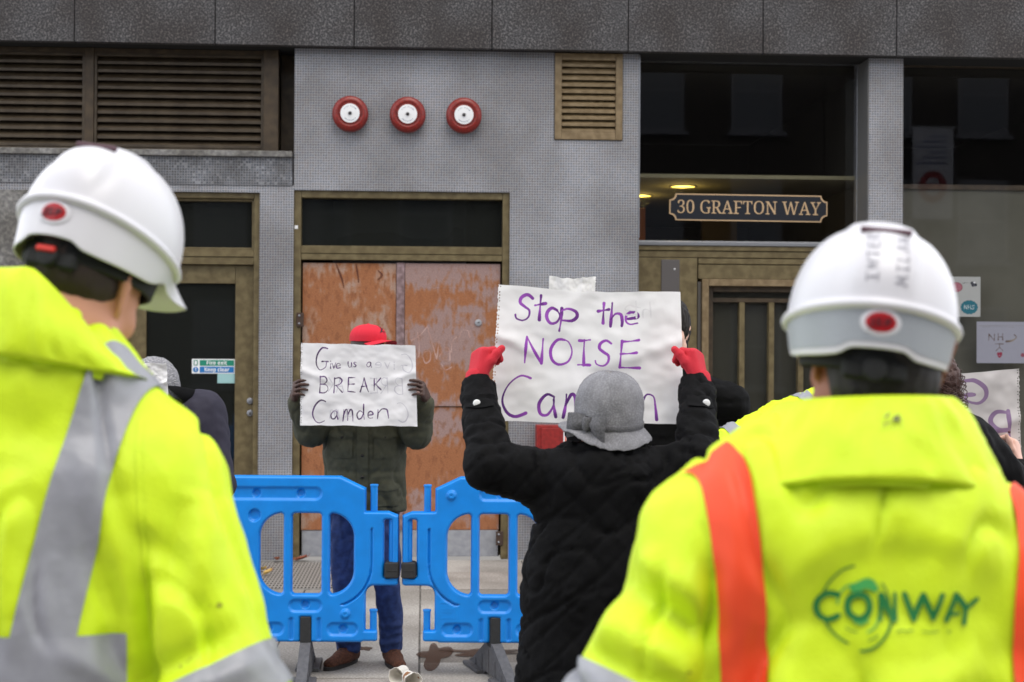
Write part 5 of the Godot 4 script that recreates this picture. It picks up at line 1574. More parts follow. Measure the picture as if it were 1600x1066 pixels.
# ---- left-hand man in hi-vis, turning away to the right
func worker_left() -> void:
	coarse = 1.0
	var t := thing("person", "person in tilted white hard hat and yellow hi-vis jacket with grey tape, head bowed", "person", Vector3(-1.259, 0, 9.644), TURN, "workmen in hi-vis jackets")
	var cx := 0.0
	var j := legs(0.95, cx)
	j.merge({"neck": Vector3(0.055, 1.56, 0.0), "shL": Vector3(-0.2, 1.44, 0), "elL": Vector3(-0.30, 1.15, 0.03), "wrL": Vector3(-0.2, 0.98, -0.18), "shR": Vector3(0.176, 1.42, 0), "elR": Vector3(0.290, 1.12, 0.05), "wrR": Vector3(0.20, 0.98, -0.16)})
	var hb := Basis.looking_at(Vector3(0.20, -0.39, -0.89).normalized(), Vector3.UP)
	hb = Basis(Vector3(0.20, -0.39, -0.89).normalized(), 0.16) * hb
	var hd := Transform3D(hb, Vector3(0.070, 1.708, -0.045))
	var m := M.new()
	body_shape(m, j, hd, 0.0045)
	hand_shape(m, j.wrL, Vector3(0.4, -0.2, -0.9), Vector3(-0.6, 0.6, -0.4), Vector3(0.5, 0.6, 0), [30, 35, 25], Vector3(0.5, 0.2, -0.8))
	hand_shape(m, j.wrR, Vector3(-0.4, -0.2, -0.9), Vector3(0.6, 0.6, -0.4), Vector3(-0.5, 0.6, 0), [30, 35, 25], Vector3(-0.5, 0.2, -0.8))
	part(t, "body", m, S.skin)
	part(t, "hair", hair_shape(hd, Vector3(0.0765, 0.100, 0.0985), 0.006, -0.015, 0.002, 421), speckled(422, srgb(30, 24, 22), srgb(62, 46, 40), srgb(74, 58, 50), 0.3, 9.0, 0.8, 0.05, 256))
	trousers(t, j, S.workwear, 0.01)
	boots(t, j, -0.1)
	var f := Field.new(Vector3(-0.44, 0.80, -0.27), Vector3(0.46, 1.70, 0.27), 0.0072)
	f.cap(Vector3(cx, 0.86, 0), Vector3(cx, 1.2, 0), 0.200, 0.212, 0.03, 1.30)
	f.cap(Vector3(cx, 1.2, 0), Vector3(cx, 1.37, 0), 0.212, 0.195, 0.05, 1.24)
	f.cap(Vector3(cx - 0.11, 1.43, -0.005), Vector3(cx + 0.10, 1.43, -0.005), 0.118, 0.116, 0.05)
	f.cap(Vector3(0.05, 1.565, -0.01), Vector3(0.170, 1.440, 0), 0.092, 0.095, 0.04)
	f.cap(Vector3(0.02, 1.54, -0.01), Vector3(-0.17, 1.45, 0), 0.085, 0.09, 0.05)
	f.cap(Vector3(-0.08, 1.53, 0.01), Vector3(0.02, 1.575, 0.005), 0.118, 0.112, 0.05)
	f.cap(Vector3(0.176, 1.420, 0), Vector3(0.292, 1.12, 0.05), 0.105, 0.096, 0.04)
	f.cap(Vector3(0.292, 1.12, 0.05), Vector3(0.20, 0.98, -0.16), 0.092, 0.066, 0.03)
	f.cap(Vector3(-0.2, 1.43, 0), Vector3(-0.30, 1.15, 0.03), 0.105, 0.09, 0.045)
	f.cap(Vector3(-0.30, 1.15, 0.03), Vector3(-0.2, 0.98, -0.18), 0.088, 0.066, 0.03)
	f.cut(Vector3(0, 0.83, 0), Vector3.DOWN)
	f.noise = fnl(403, 1.0, 3)
	f.bump_scale = Vector3(8.0, 6.0, 8.0)
	f.bumpy = 0.006
	f.ridge = fnl(452, 1.0, 1)
	f.ridge_scale = Vector3(7.5, 3.0, 5.0)
	f.ridge_amount = 0.0125
	for w in [[Vector3(0.195, 1.36, 0.14), Vector3(0.212, 1.02, 0.13), 0.014, -0.0459], [Vector3(0.17, 1.42, 0.14), Vector3(0.20, 1.26, 0.14), 0.022, 0.0135], [Vector3(0.25, 1.42, 0.10), Vector3(0.235, 1.28, 0.14), 0.020, -0.0135], [Vector3(0.27, 1.43, 0.08), Vector3(0.27, 1.27, 0.13), 0.024, 0.0135], [Vector3(0.20, 1.17, 0.14), Vector3(0.33, 1.24, 0.12), 0.018, -0.0135], [Vector3(0.22, 1.14, 0.14), Vector3(0.35, 1.19, 0.12), 0.018, 0.0149], [Vector3(0.19, 1.12, 0.14), Vector3(0.34, 1.13, 0.13), 0.016, -0.0135],
			[Vector3(0.12, 1.50, 0.13), Vector3(0.16, 1.30, 0.16), 0.030, 0.0108], [Vector3(0.0, 1.48, 0.14), Vector3(-0.04, 1.28, 0.17), 0.024, -0.0121], [Vector3(0.03, 1.46, 0.15), Vector3(0.02, 1.26, 0.18), 0.026, 0.0121], [Vector3(0.13, 1.36, 0.16), Vector3(0.18, 1.20, 0.14), 0.018, -0.0135], [Vector3(0.15, 1.24, 0.15), Vector3(0.20, 1.13, 0.12), 0.014, -0.0135], [Vector3(-0.06, 1.40, 0.15), Vector3(-0.10, 1.22, 0.16), 0.030, 0.0121], [Vector3(0.10, 1.22, 0.17), Vector3(0.19, 1.15, 0.13), 0.014, 0.0081]]:
		f.fold.append(w)
	var jk := part(t, "jacket", f.surface(M.new()), S.hiviz)
	part(jk, "grey_brace", f.patch(M.new(), 12, 110, 0.0042, func(u, v):
		var y = lerpf(1.615, 1.235, v)
		var h = (1.615 - y) / 0.38
		var x = 0.178 - 0.100 * pow(h, 0.62) + (u - 0.5) * lerpf(0.072, 0.078, h)
		var a = smoothstep(0.35, 0.0, v) * 1.0
		var d = Vector3(0, -sin(a), -cos(a))
		return [Vector3(x, y, 0.02) - d * 0.34, d]), S.silver)
	part(jk, "grey_brace", f.patch(M.new(), 12, 90, 0.0042, func(u, v):
		var y = lerpf(1.56, 1.235, v)
		var x = -0.10 + 0.02 * v + (u - 0.5) * 0.075
		var a = smoothstep(0.3, 0.0, v) * 1.0
		var d = Vector3(0, -sin(a), -cos(a))
		return [Vector3(x, y, 0.02) - d * 0.34, d]), S.silver)
	part(jk, "grey_belt", f.patch(M.new(), 70, 10, 0.0050, func(u, v):
		var x = lerpf(-0.20, 0.208, u)
		return [Vector3(x, lerpf(1.245, 1.178, v) - 0.012 * u, 0.4), Vector3(-x * 0.5, 0, -1).normalized()]), S.silver)
	part(jk, "sleeve_band", f.patch(M.new(), 80, 10, 0.0042, func(u, v):
		var ax = (Vector3(0.285, 1.12, 0.05) - Vector3(0.205, 1.425, 0)).normalized()
		ax = (ax + Vector3(0.25, 0, 0)).normalized()
		var s = ax.cross(Vector3.BACK).normalized()
		var w = s.cross(ax)
		var a = TAU * u
		var r = s * cos(a) + w * sin(a)
		return [Vector3(0.282, 1.135, 0.045) + ax * (v - 0.5) * 0.065 + r * 0.2, -r]), S.silver)
	part(jk, "collar", collar(Vector3(0.040, 1.722, -0.020), Vector2(0.128, 0.118), Vector3(0.030, 1.602, -0.005), Vector2(0.152, 0.140), Vector2(0.0, 0.10), Vector2(-0.16, 0.06), 0.009, 404, 1.0, 0.16), S.hiviz)
	seam(jk, f, [Vector3(0.185, 1.52, 0), Vector3(0.196, 1.40, 0), Vector3(0.206, 1.28, 0), Vector3(0.212, 1.10, 0)], S.hiviz)
	smudge(jk, f, Vector3(0.30, 1.275, 0), Vector2(0.05, 0.06), 512, srgb(150, 162, 38), 0.1)
	smudge(jk, f, Vector3(0.265, 1.20, 0), Vector2(0.07, 0.06), 513, srgb(158, 172, 38), 0.05)
	hard_hat(t, Transform3D((hb * Basis(Vector3.RIGHT, 0.02)).scaled(Vector3(1.0, 1.0, 1.0)), hd.origin + hb * Vector3(0, 0.072, 0.0)), null, false)

# ---- woman in black holding up the large placard
func woman() -> void:
	var t := thing("person", "person in black quilted coat, grey felt hat and red gloves, seen from behind", "person", Vector3(-0.153, 0, 7.403), TURN)
	var j := legs(0.82, 0.0, 0.09)
	j.merge({"neck": Vector3(0.01, 1.315, -0.01), "shL": Vector3(-0.154, 1.25, 0), "elL": Vector3(-0.337, 1.285, 0.03), "wrL": Vector3(-0.378, 1.505, -0.215), "shR": Vector3(0.16, 1.25, 0), "elR": Vector3(0.274, 1.30, 0.03), "wrR": Vector3(0.30, 1.510, -0.215)})
	var hd := Transform3D(Basis(Vector3.UP, 0.15), Vector3(0.008, 1.43, -0.01))
	var m := M.new()
	body_shape(m, j, hd, 0.007, 0.88)
	part(t, "body", m, S.skin_pale)
	trousers(t, j, S.workwear, -0.01)
	boots(t, j, -0.1)
	part(t, "hair", hair_shape(hd, Vector3(0.078, 0.101, 0.099), 0.008, -0.03, 0.004, 431), mat(srgb(120, 112, 108), 0.7))
	var f := Field.new(Vector3(-0.47, 0.48, -0.33), Vector3(0.40, 1.56, 0.24), 0.010)
	f.cap(Vector3(0.0, 0.52, 0), Vector3(0.0, 0.95, 0), 0.262, 0.224, 0.03, 1.42)
	f.cap(Vector3(0.0, 0.95, 0), Vector3(0.005, 1.15, 0), 0.224, 0.196, 0.05, 1.36)
	f.cap(Vector3(-0.09, 1.225, -0.005), Vector3(0.10, 1.225, -0.005), 0.112, 0.112, 0.05)
	f.cap(Vector3(-0.13, 1.235, 0), Vector3(-0.337, 1.285, 0.03), 0.092, 0.067, 0.04)
	f.cap(Vector3(-0.337, 1.285, 0.03), Vector3(-0.375, 1.50, -0.21), 0.067, 0.050, 0.02)
	f.cap(Vector3(0.14, 1.235, 0), Vector3(0.274, 1.30, 0.03), 0.092, 0.069, 0.04)
	f.cap(Vector3(0.274, 1.30, 0.03), Vector3(0.298, 1.505, -0.21), 0.067, 0.050, 0.02)
	# hood hanging on the back, and the rolled collar
	f.ell(Vector3(-0.005, 1.255, 0.085), Vector3(0.130, 0.090, 0.062), 0.03)
	f.cap(Vector3(-0.07, 1.25, 0.095), Vector3(0.012, 1.135, 0.108), 0.045, 0.032, 0.03)
	f.cap(Vector3(0.085, 1.25, 0.09), Vector3(0.012, 1.135, 0.108), 0.045, 0.032, 0.03)
	for k in 12:
		var a0 := TAU * k / 12.0
		var a1 := TAU * (k + 1) / 12.0
		f.cap(Vector3(0.006 + 0.112 * sin(a0), 1.322 + 0.008 * cos(a0), -0.005 + 0.085 * cos(a0)), Vector3(0.006 + 0.112 * sin(a1), 1.322 + 0.008 * cos(a1), -0.005 + 0.085 * cos(a1)), 0.024, 0.024, 0.012)
	f.cut(Vector3(0, 0.50, 0), Vector3.DOWN)
	f.noise = fnl(405, 1.0, 3)
	f.bump_scale = Vector3(11, 9, 11)
	f.bumpy = 0.007
	f.ridge = fnl(454, 1.0, 1)
	f.ridge_scale = Vector3(9.0, 11.0, 9.0)
	f.ridge_amount = 0.008
	for w in [[Vector3(-0.10, 1.30, 0.09), Vector3(0.0, 1.15, 0.13), 0.012, -0.010], [Vector3(0.11, 1.29, 0.09), Vector3(0.03, 1.15, 0.13), 0.012, -0.010], [Vector3(-0.14, 1.26, 0.08), Vector3(0.01, 1.095, 0.13), 0.014, -0.012], [Vector3(0.15, 1.26, 0.08), Vector3(0.02, 1.095, 0.13), 0.014, -0.012], [Vector3(-0.17, 1.33, 0.05), Vector3(-0.16, 1.16, 0.10), 0.012, -0.010], [Vector3(0.17, 1.33, 0.05), Vector3(0.165, 1.16, 0.10), 0.012, -0.010],
			[Vector3(-0.21, 0.955, 0.10), Vector3(0.2, 0.945, 0.15), 0.016, -0.009], [Vector3(-0.20, 1.00, 0.08), Vector3(-0.08, 0.93, 0.16), 0.02, 0.008]]:
		f.fold.append(w)
	# creases across the bent sleeves
	for s in [-1.0, 1.0]:
		var ex := -0.337 if s < 0 else 0.274
		for k in 5:
			var a := Vector3(ex - s * 0.02 + s * 0.012 * k, 1.325 + 0.034 * k, 0.06 - 0.03 * k)
			f.fold.append([a + Vector3(-0.07, 0.022 * s, 0.01), a + Vector3(0.07, -0.022 * s, 0.01), 0.010, -0.008])
		for k in 3:
			var a := Vector3(ex - s * (0.055 + 0.045 * k), 1.29 - 0.012 * k, 0.09)
			f.fold.append([a + Vector3(0.01 * s, 0.07, -0.02), a + Vector3(-0.02 * s, -0.07, 0.0), 0.010, -0.008])
	f.extra = func(p: Vector3) -> float:
		var u = (p.x + p.y * 0.92) / 0.092
		var w = (p.x - p.y * 0.92) / 0.092
		var du = absf(u - round(u)); var dw = absf(w - round(w))
		var d = minf(du, dw)
		return -0.0042 * exp(-d * d / 0.0060) + 0.002
	var coat := part(t, "coat", f.surface(M.new()), S.blackcoat)
	# sleeve straps with white buttons
	for q in [[Vector3(-0.37, 1.495, -0.195), -0.045, -1], [Vector3(0.300, 1.50, -0.195), 0.045, 1]]:
		var o: Vector3 = q[0]
		part(coat, "sleeve_strap", f.patch(M.new(), 14, 6, 0.004, func(u, v): return [o + Vector3(lerpf(-0.040, 0.040, u), lerpf(-0.012, -0.045, v), 0.22), Vector3(0, 0, -1)]), S.blackcoat)
		var hit := f.meet(o + Vector3(-0.008 if q[2] < 0 else 0.012, -0.030, 0.22), Vector3(0, 0, -1))
		if hit != Vector3.INF: part(coat, "button", M.new().lathe([Vector2(0.0, -0.002), Vector2(0.0115, -0.002), Vector2(0.0115, 0.004), Vector2(0.009, 0.006), Vector2(0, 0.0065)], 20, Transform3D(Basis(Vector3.RIGHT, PI / 2), hit + Vector3(0, 0, 0.006))).smooth(), S.white)
	# gloves
	for s in [-1.0, 1.0]:
		var g := M.new()
		var w: Vector3 = Vector3(-0.380, 1.540, -0.228) if s < 0 else Vector3(0.306, 1.540, -0.228)
		hand_shape(g, w, Vector3(-s * 0.10, 0.93, -0.30), Vector3(s, 0.15, 0.55), Vector3(-s * 0.55, 0.15, 0.85), [72, 60, 30], Vector3(-s * 0.55, 0.80, -0.15), 0.92, 0.0045, 0.0042, Vector3(-s * 0.62, 0.72, 0.10))
		part(t, "glove", g, S.wool_red)
		var fd := Vector3(-s * 0.08, 0.90, -0.40).normalized()
		part(t, "glove_cuff", M.new().tube([w - fd * 0.035, w - fd * 0.012, w + fd * 0.008, w + fd * 0.016], [0.036, 0.0375, 0.0375, 0.033], 28, false).smooth(), S.wool_red)
	# felt hat
	var h := Node3D.new()
	h.name = "felt_hat"
	h.transform = Transform3D(Basis(Vector3.BACK, -0.06) * Basis(Vector3.RIGHT, 0.16), Vector3(0.012, 1.412, -0.008))
	t.add_child(h, true)
	var n := fnl(406, 1.0, 2)
	var rings := []
	var prof := [[0.088, -0.010], [0.098, -0.022], [0.130, -0.044], [0.1335, -0.046], [0.1355, -0.043], [0.130, -0.034], [0.118, -0.020], [0.108, -0.008], [0.1045, 0.002], [0.1045, 0.03], [0.1050, 0.055], [0.1015, 0.080], [0.0945, 0.102], [0.0835, 0.121], [0.068, 0.136], [0.048, 0.147], [0.025, 0.1535], [0.001, 0.1550]]
	for q in prof:
		var ring := []
		for k in 96:
			var a := -TAU * k / 96.0
			var c := cos(a); var s := sin(a)
			var brim := clampf((q[0] - 0.107) / 0.028, 0, 1) * (1.0 if q[1] < 0.0 else 0.0)
			var r: float = q[0] + 0.0012 * n.get_noise_3d(c * 3, q[1] * 20, s * 3)
			var y: float = q[1] + brim * (0.006 * sin(a * 3.0 + 0.6) + (0.030 if c < 0 else 0.004) * c * c + 0.006 * n.get_noise_2d(c * 3, s * 3))
			y += 0.002 * n.get_noise_3d(c * 4, 5.0, s * 4)
			r += brim * (0.014 if c < 0 else 0.0) * c * c
			ring.append(Vector3(r * c * 0.985, y, r * s * 1.10))
		rings.append(ring)
	part(h, "crown_and_brim", M.new().loft(rings).smooth(), S.felt)
	rings = []
	for q in [[0.1048, 0.002], [0.1072, 0.003], [0.1080, 0.012], [0.1072, 0.0185], [0.1042, 0.0195]]:
		var ring := []
		for k in 96:
			var a := -TAU * k / 96.0
			ring.append(Vector3(q[0] * cos(a) * 0.985, q[1] - 0.006 + 0.002 * sin(a * 2.0), q[0] * sin(a) * 1.10))
		rings.append(ring)
	var bandm := detail(mat(srgb(104, 104, 109), 0.95), blotches(107, Color(0.8, 0.8, 0.8), Color(1, 1, 1), 0.06), 8.0, false)
	part(h, "hat_band", M.new().loft(rings).smooth(), bandm)
	# bow: two folded loops and a knot, on the left rear of the band
	var bow := Transform3D(Basis(Vector3.UP, -0.62).scaled(Vector3(1.25, 1.25, 1.25)), Vector3(-0.066, 0.014, 0.098))
	for s in [-1.0, 1.0]:
		var lp := M.new().sheet(14, 10, func(u, v):
			var a: float = u
			var hgt = 0.012 + 0.024 * sqrt(a) - 0.006 * a * a
			var y: float = (0.5 - v) * 2.0 * hgt
			return Vector3(s * (0.006 + 0.047 * a), y - 0.012 * a * (1.0 if s < 0 else 0.5), 0.012 * sin(a * 2.6) * (1.0 - 0.4 * pow(absf(v * 2 - 1), 2.0)) - 0.006 * cos(v * TAU) * (1 - a)))
		if s < 0: for k in range(0, lp.i.size(), 3):
			var q := lp.i[k + 1]; lp.i[k + 1] = lp.i[k + 2]; lp.i[k + 2] = q
		part(h, "bow_loop", lp.smooth(), bandm, bow)
	part(h, "bow_knot", M.new().lathe([Vector2(0.004, -0.017), Vector2(0.010, -0.012), Vector2(0.011, 0.0), Vector2(0.010, 0.012), Vector2(0.004, 0.017)], 14, bow.translated_local(Vector3(0, 0, 0.004))).smooth(), bandm)

# a sheet of flip-chart paper: corners in its own frame, with a torn spiral edge on one side (-1 left, 1 right)
func placard(called: String, label: String, at: Vector3, tl: Vector3, tr: Vector3, bl: Vector3, br: Vector3, im: Image, torn: int, sd: int, bend: float, grip_v: float) -> void:
	var t := thing(called, label, "placard", at, TURN)
	var n := fnl(sd, 1.0, 2)
	im.convert(Image.FORMAT_RGBA8)
	var w := im.get_width(); var h := im.get_height()
	if torn != 0:
		for k in 46:
			var y := int((k + 0.5) * h / 46.0)
			if (k * 7 + sd) % 11 < 8: dab(im, Vector2(w * 0.010 if torn < 0 else w * 0.990, y), h * 0.0055, Color(1, 1, 1, 0))
	var m := paper_mat(im)
	m.transparency = BaseMaterial3D.TRANSPARENCY_ALPHA_SCISSOR
	m.alpha_scissor_threshold = 0.5
	var sh := M.new().sheet(48, 92, func(u, v):
		var p = tl.lerp(tr, u).lerp(bl.lerp(br, u), v)
		p.z += bend * (sin(PI * u) * 0.7 - 0.3) + 0.010 * n.get_noise_2d(u * 2.2, v * 1.6) + 0.004 * n.get_noise_2d(u * 7.0, v * 5.0 + 9.0)
		p.z += 0.010 * exp(-pow((v - grip_v - (u - 0.1) * 0.5) / 0.05, 2.0)) * smoothstep(0.45, 0.0, u)
		p.z += 0.010 * exp(-pow((v - grip_v - (0.9 - u) * 0.5) / 0.05, 2.0)) * smoothstep(0.55, 1.0, u)
		p.y += 0.005 * n.get_noise_2d(u * 3.0, 40.0) - 0.010 * sin(PI * u) * (1.0 - v) * (1.0 if bend > 0.02 else 0.3)
		if torn < 0 and u == 0.0: p.x += 0.0030 * (int(v * 92.0) % 2) + 0.0015 * n.get_noise_1d(v * 60.0)
		if torn > 0 and u == 1.0: p.x -= 0.0030 * (int(v * 92.0) % 2) + 0.0015 * n.get_noise_1d(v * 60.0)
		return p).smooth()
	part(t, "sheet", sh, m)

func placards() -> void:
	var pu := srgb(96, 38, 124)
	var pl := srgb(148, 74, 178)
	var dk := srgb(74, 26, 104)
	var im := paper(1024, 752, 121, srgb(222, 222, 226))
	letters(im, [["S", 0.100, 0.060, 0.101, 0.194], ["t", 0.203, 0.056, 0.060, 0.187], ["o", 0.266, 0.140, 0.079, 0.118], ["p", 0.332, 0.139, 0.104, 0.175], ["t", 0.545, 0.085, 0.062, 0.154], ["h", 0.607, 0.081, 0.084, 0.180], ["e", 0.692, 0.152, 0.075, 0.097]], 18, pu, pl)
	letters(im, [["N", 0.153, 0.372, 0.113, 0.194], ["O", 0.294, 0.372, 0.124, 0.192], ["I", 0.442, 0.369, 0.068, 0.192], ["S", 0.534, 0.369, 0.095, 0.194], ["E", 0.660, 0.370, 0.113, 0.212]], 16, pl, srgb(140, 62, 172))
	letters(im, [["C", 0.055, 0.660, 0.152, 0.307], ["a", 0.242, 0.791, 0.101, 0.168], ["m", 0.372, 0.772, 0.141, 0.187], ["d", 0.528, 0.691, 0.096, 0.262], ["e", 0.642, 0.790, 0.096, 0.157], ["n", 0.766, 0.777, 0.096, 0.194]], 17, dk, srgb(140, 66, 170))
	var gh := srgb(208, 208, 213)
	letters(im, [["t", 0.22, 0.07, 0.05, 0.13], ["h", 0.16, 0.08, 0.06, 0.12], ["e", 0.24, 0.10, 0.07, 0.08]], 10, srgb(214, 213, 218), gh, true)
	placard("placard", "large white paper placard lettered Stop the NOISE Camden in purple, held by red gloves", Vector3(-0.164, 0, 7.072), Vector3(-0.288, 1.834, -0.029), Vector3(0.294, 1.815, -0.029), Vector3(-0.312, 1.400, 0.02), Vector3(0.302, 1.394, 0.02), im, -1, 122, 0.03, 0.42)
	var im2 := paper(1024, 740, 123, srgb(220, 220, 225))
	var gy := srgb(184, 182, 194)
	letters(im2, [["G", 0.028, 0.111, 0.101, 0.227], ["i", 0.18, 0.213, 0.016, 0.088], ["v", 0.224, 0.215, 0.046, 0.077], ["e", 0.294, 0.213, 0.057, 0.066], ["B", 0.111, 0.406, 0.082, 0.203], ["R", 0.24, 0.41, 0.07, 0.19], ["E", 0.332, 0.406, 0.065, 0.187], ["A", 0.62, 0.41, 0.07, 0.18], ["K", 0.70, 0.41, 0.06, 0.17], ["C", 0.074, 0.706, 0.098, 0.242], ["a", 0.55, 0.8, 0.06, 0.10], ["m", 0.66, 0.8, 0.09, 0.11]], 10, gy, srgb(196, 195, 204), true)
	var vi := srgb(84, 44, 108)
	var vk := srgb(52, 26, 68)
	letters(im2, [["G", 0.133, 0.052, 0.106, 0.273], ["C", 0.106, 0.689, 0.121, 0.282]], 13, vi, vk)
	letters(im2, [["i", 0.252, 0.208, 0.018, 0.092], ["v", 0.273, 0.229, 0.033, 0.066], ["e", 0.306, 0.239, 0.041, 0.059], ["u", 0.409, 0.220, 0.039, 0.066], ["s", 0.453, 0.219, 0.036, 0.059], ["a", 0.572, 0.209, 0.046, 0.064]], 9, vi, vk)
	letters(im2, [["B", 0.162, 0.403, 0.082, 0.203], ["R", 0.284, 0.415, 0.085, 0.181], ["E", 0.407, 0.407, 0.069, 0.181], ["A", 0.513, 0.402, 0.077, 0.176], ["K", 0.631, 0.411, 0.070, 0.148], ["a", 0.261, 0.819, 0.069, 0.104], ["m", 0.366, 0.798, 0.095, 0.150], ["d", 0.481, 0.728, 0.077, 0.187], ["e", 0.578, 0.814, 0.049, 0.088], ["n", 0.657, 0.789, 0.106, 0.121]], 11, vi, vk)
	placard("placard", "white paper placard lettered Give us a BREAK Camden, hiding the face under the red cap", Vector3(-1.012, 0, 4.249), Vector3(-0.287, 1.662, 0.0), Vector3(0.284, 1.649, 0.0), Vector3(-0.288, 1.251, 0.012), Vector3(0.297, 1.245, 0.012), im2, -1, 124, 0.012, 0.38)
	var im3 := paper(1024, 740, 125, srgb(198, 194, 196))
	var mv := srgb(132, 108, 144)
	letters(im3, [["G", 0.195, 0.060, 0.150, 0.19], ["i", 0.375, 0.094, 0.016, 0.045], ["B", 0.050, 0.335, 0.150, 0.32]], 26, mv, srgb(146, 122, 158), true)
	placard("placard", "backwards placard with faint mirrored G and B, held beside the curly-haired person", Vector3(0.993, 0, 7.069), Vector3(-0.255, 1.535, -0.28), Vector3(0.325, 1.572, -0.27), Vector3(-0.25, 1.115, -0.28), Vector3(0.335, 1.150, -0.27), im3, 1, 126, 0.02, 0.45)
	var im4 := paper(300, 220, 127, srgb(222, 222, 226))
	letters(im4, [["S", 0.42, 0.35, 0.16, 0.4], ["C", 0.72, 0.3, 0.16, 0.45]], 5, srgb(176, 178, 188), srgb(190, 190, 198))
	placard("paper_sheet", "small white sheet of paper beside the bowed workman's chin", Vector3(-1.692, 0, 5.812), Vector3(-0.17, 1.575, 0.20), Vector3(0.040, 1.570, 0.20), Vector3(-0.165, 1.42, 0.20), Vector3(0.050, 1.42, 0.20), im4, 0, 128, 0.01, 0.5)
	var im5 := paper(300, 400, 129, srgb(226, 226, 228))
	placard("paper_sheet", "curled blank sheet of paper showing just above the large placard", Vector3(0.269, 0, 5.725), Vector3(-0.450, 1.925, 0.1), Vector3(-0.262, 1.925, 0.1), Vector3(-0.455, 1.66, 0.1), Vector3(-0.268, 1.66, 0.1), im5, 1, 130, 0.03, 0.5)

# ---- man in the red cap behind the barriers
func man() -> void:
	var t := thing("person", "person in red cap, olive parka, navy trousers and brown shoes behind the barriers", "person", Vector3(-0.991, 0, 3.949), TURN)
	var j := {"hipL": Vector3(-0.080, 0.86, 0), "hipR": Vector3(0.082, 0.86, 0), "knL": Vector3(-0.092, 0.47, 0.02), "knR": Vector3(0.122, 0.47, 0.02), "anL": Vector3(-0.078, 0.085, 0.0), "anR": Vector3(0.148, 0.085, 0.0)}
	j.merge({"neck": Vector3(0.008, 1.46, -0.01), "shL": Vector3(-0.165, 1.385, -0.01), "elL": Vector3(-0.268, 1.205, 0.09), "wrL": Vector3(-0.330, 1.392, 0.215), "shR": Vector3(0.170, 1.385, -0.01), "elR": Vector3(0.278, 1.200, 0.09), "wrR": Vector3(0.326, 1.395, 0.215)})
	var face := Vector3(0.78, 0.0, 0.62).normalized()
	var hd := Transform3D(Basis.looking_at(face), Vector3(0.018, 1.615, 0.02))
	var m := M.new()
	body_shape(m, j, hd, 0.006)
	hand_shape(m, j.wrL, Vector3(0.10, 0.42, 0.88), Vector3(-1, 0, 0.1), Vector3(0, 0.9, -0.3), [42, 42, 22], Vector3(0.92, 0.2, 0.05), 1.0, 0.0, 0.004, Vector3(0.6, 0.6, 0.2))
	hand_shape(m, j.wrR, Vector3(-0.10, 0.42, 0.88), Vector3(1, 0, 0.1), Vector3(0, 0.9, -0.3), [42, 42, 22], Vector3(-0.92, 0.2, 0.05), 1.0, 0.0, 0.004, Vector3(-0.6, 0.6, 0.2))
	part(t, "body", m, S.skin_dark)
	trousers(t, j, S.chino, -0.008, 0.010, 0.15)
	shoe(t, j.anL, Vector3(-0.144, 0, 0.13), S.suede, S.rubber, mat(srgb(48, 28, 22), 0.8))
	shoe(t, j.anR, Vector3(0.200, 0, 0.15), S.suede, S.rubber, mat(srgb(48, 28, 22), 0.8))
	var f := Field.new(Vector3(-0.40, 0.74, -0.22), Vector3(0.42, 1.54, 0.28), 0.010)
	f.cap(Vector3(0.004, 0.80, 0), Vector3(0.004, 1.12, 0), 0.212, 0.205, 0.03, 1.45)
	f.cap(Vector3(0.004, 1.12, 0), Vector3(0.004, 1.30, 0), 0.205, 0.180, 0.04, 1.4)
	f.cap(Vector3(-0.10, 1.36, -0.005), Vector3(0.105, 1.36, -0.005), 0.105, 0.105, 0.05)
	f.cap(Vector3(0.008, 1.43, -0.01), Vector3(0.008, 1.50, -0.01), 0.080, 0.075, 0.04)
	for s in ["L", "R"]:
		f.cap(j["sh" + s], j["el" + s], 0.088, 0.072, 0.04)
		f.cap(j["el" + s], j["el" + s].lerp(j["wr" + s], 0.80), 0.072, 0.052, 0.03)
	f.cut(Vector3(0, 0.795, 0), Vector3.DOWN)
	f.noise = fnl(407, 1.0, 3)
	f.bump_scale = Vector3(12, 8, 12)
	f.bumpy = 0.007
	f.ridge = fnl(453, 1.0, 1)
	f.ridge_scale = Vector3(10.0, 6.0, 8.0)
	f.ridge_amount = 0.006
	for w in [[Vector3(-0.21, 1.005, 0.10), Vector3(0.22, 1.0, 0.10), 0.014, -0.010], [Vector3(-0.2, 0.99, 0.12), Vector3(-0.05, 0.985, 0.15), 0.014, 0.007], [Vector3(0.06, 0.985, 0.15), Vector3(0.21, 0.99, 0.12), 0.014, 0.007], [Vector3(-0.12, 1.28, 0.12), Vector3(-0.14, 1.10, 0.14), 0.014, -0.006], [Vector3(0.13, 1.28, 0.12), Vector3(0.15, 1.10, 0.14), 0.014, -0.006], [Vector3(-0.16, 0.96, 0.13), Vector3(-0.13, 0.82, 0.14), 0.02, 0.008], [Vector3(0.12, 0.96, 0.14), Vector3(0.16, 0.82, 0.13), 0.02, 0.008], [Vector3(0.08, 0.95, 0.15), Vector3(0.07, 0.82, 0.15), 0.014, -0.006],
			[Vector3(-0.32, 1.22, 0.13), Vector3(-0.22, 1.20, 0.15), 0.012, -0.008], [Vector3(0.33, 1.22, 0.13), Vector3(0.22, 1.20, 0.15), 0.012, -0.008], [Vector3(-0.30, 1.18, 0.12), Vector3(-0.20, 1.24, 0.13), 0.012, 0.007], [Vector3(0.31, 1.18, 0.12), Vector3(0.21, 1.24, 0.13), 0.012, 0.007]]:
		f.fold.append(w)
	var coat := part(t, "parka", f.surface(M.new()), S.parka)
	var ahead := Vector3(0, 0, -1)
	part(coat, "placket", f.patch(M.new(), 5, 60, 0.007, func(u, v): return [Vector3(lerpf(-0.022, 0.034, u), lerpf(1.40, 0.805, v), 0.4), ahead]), S.parka)
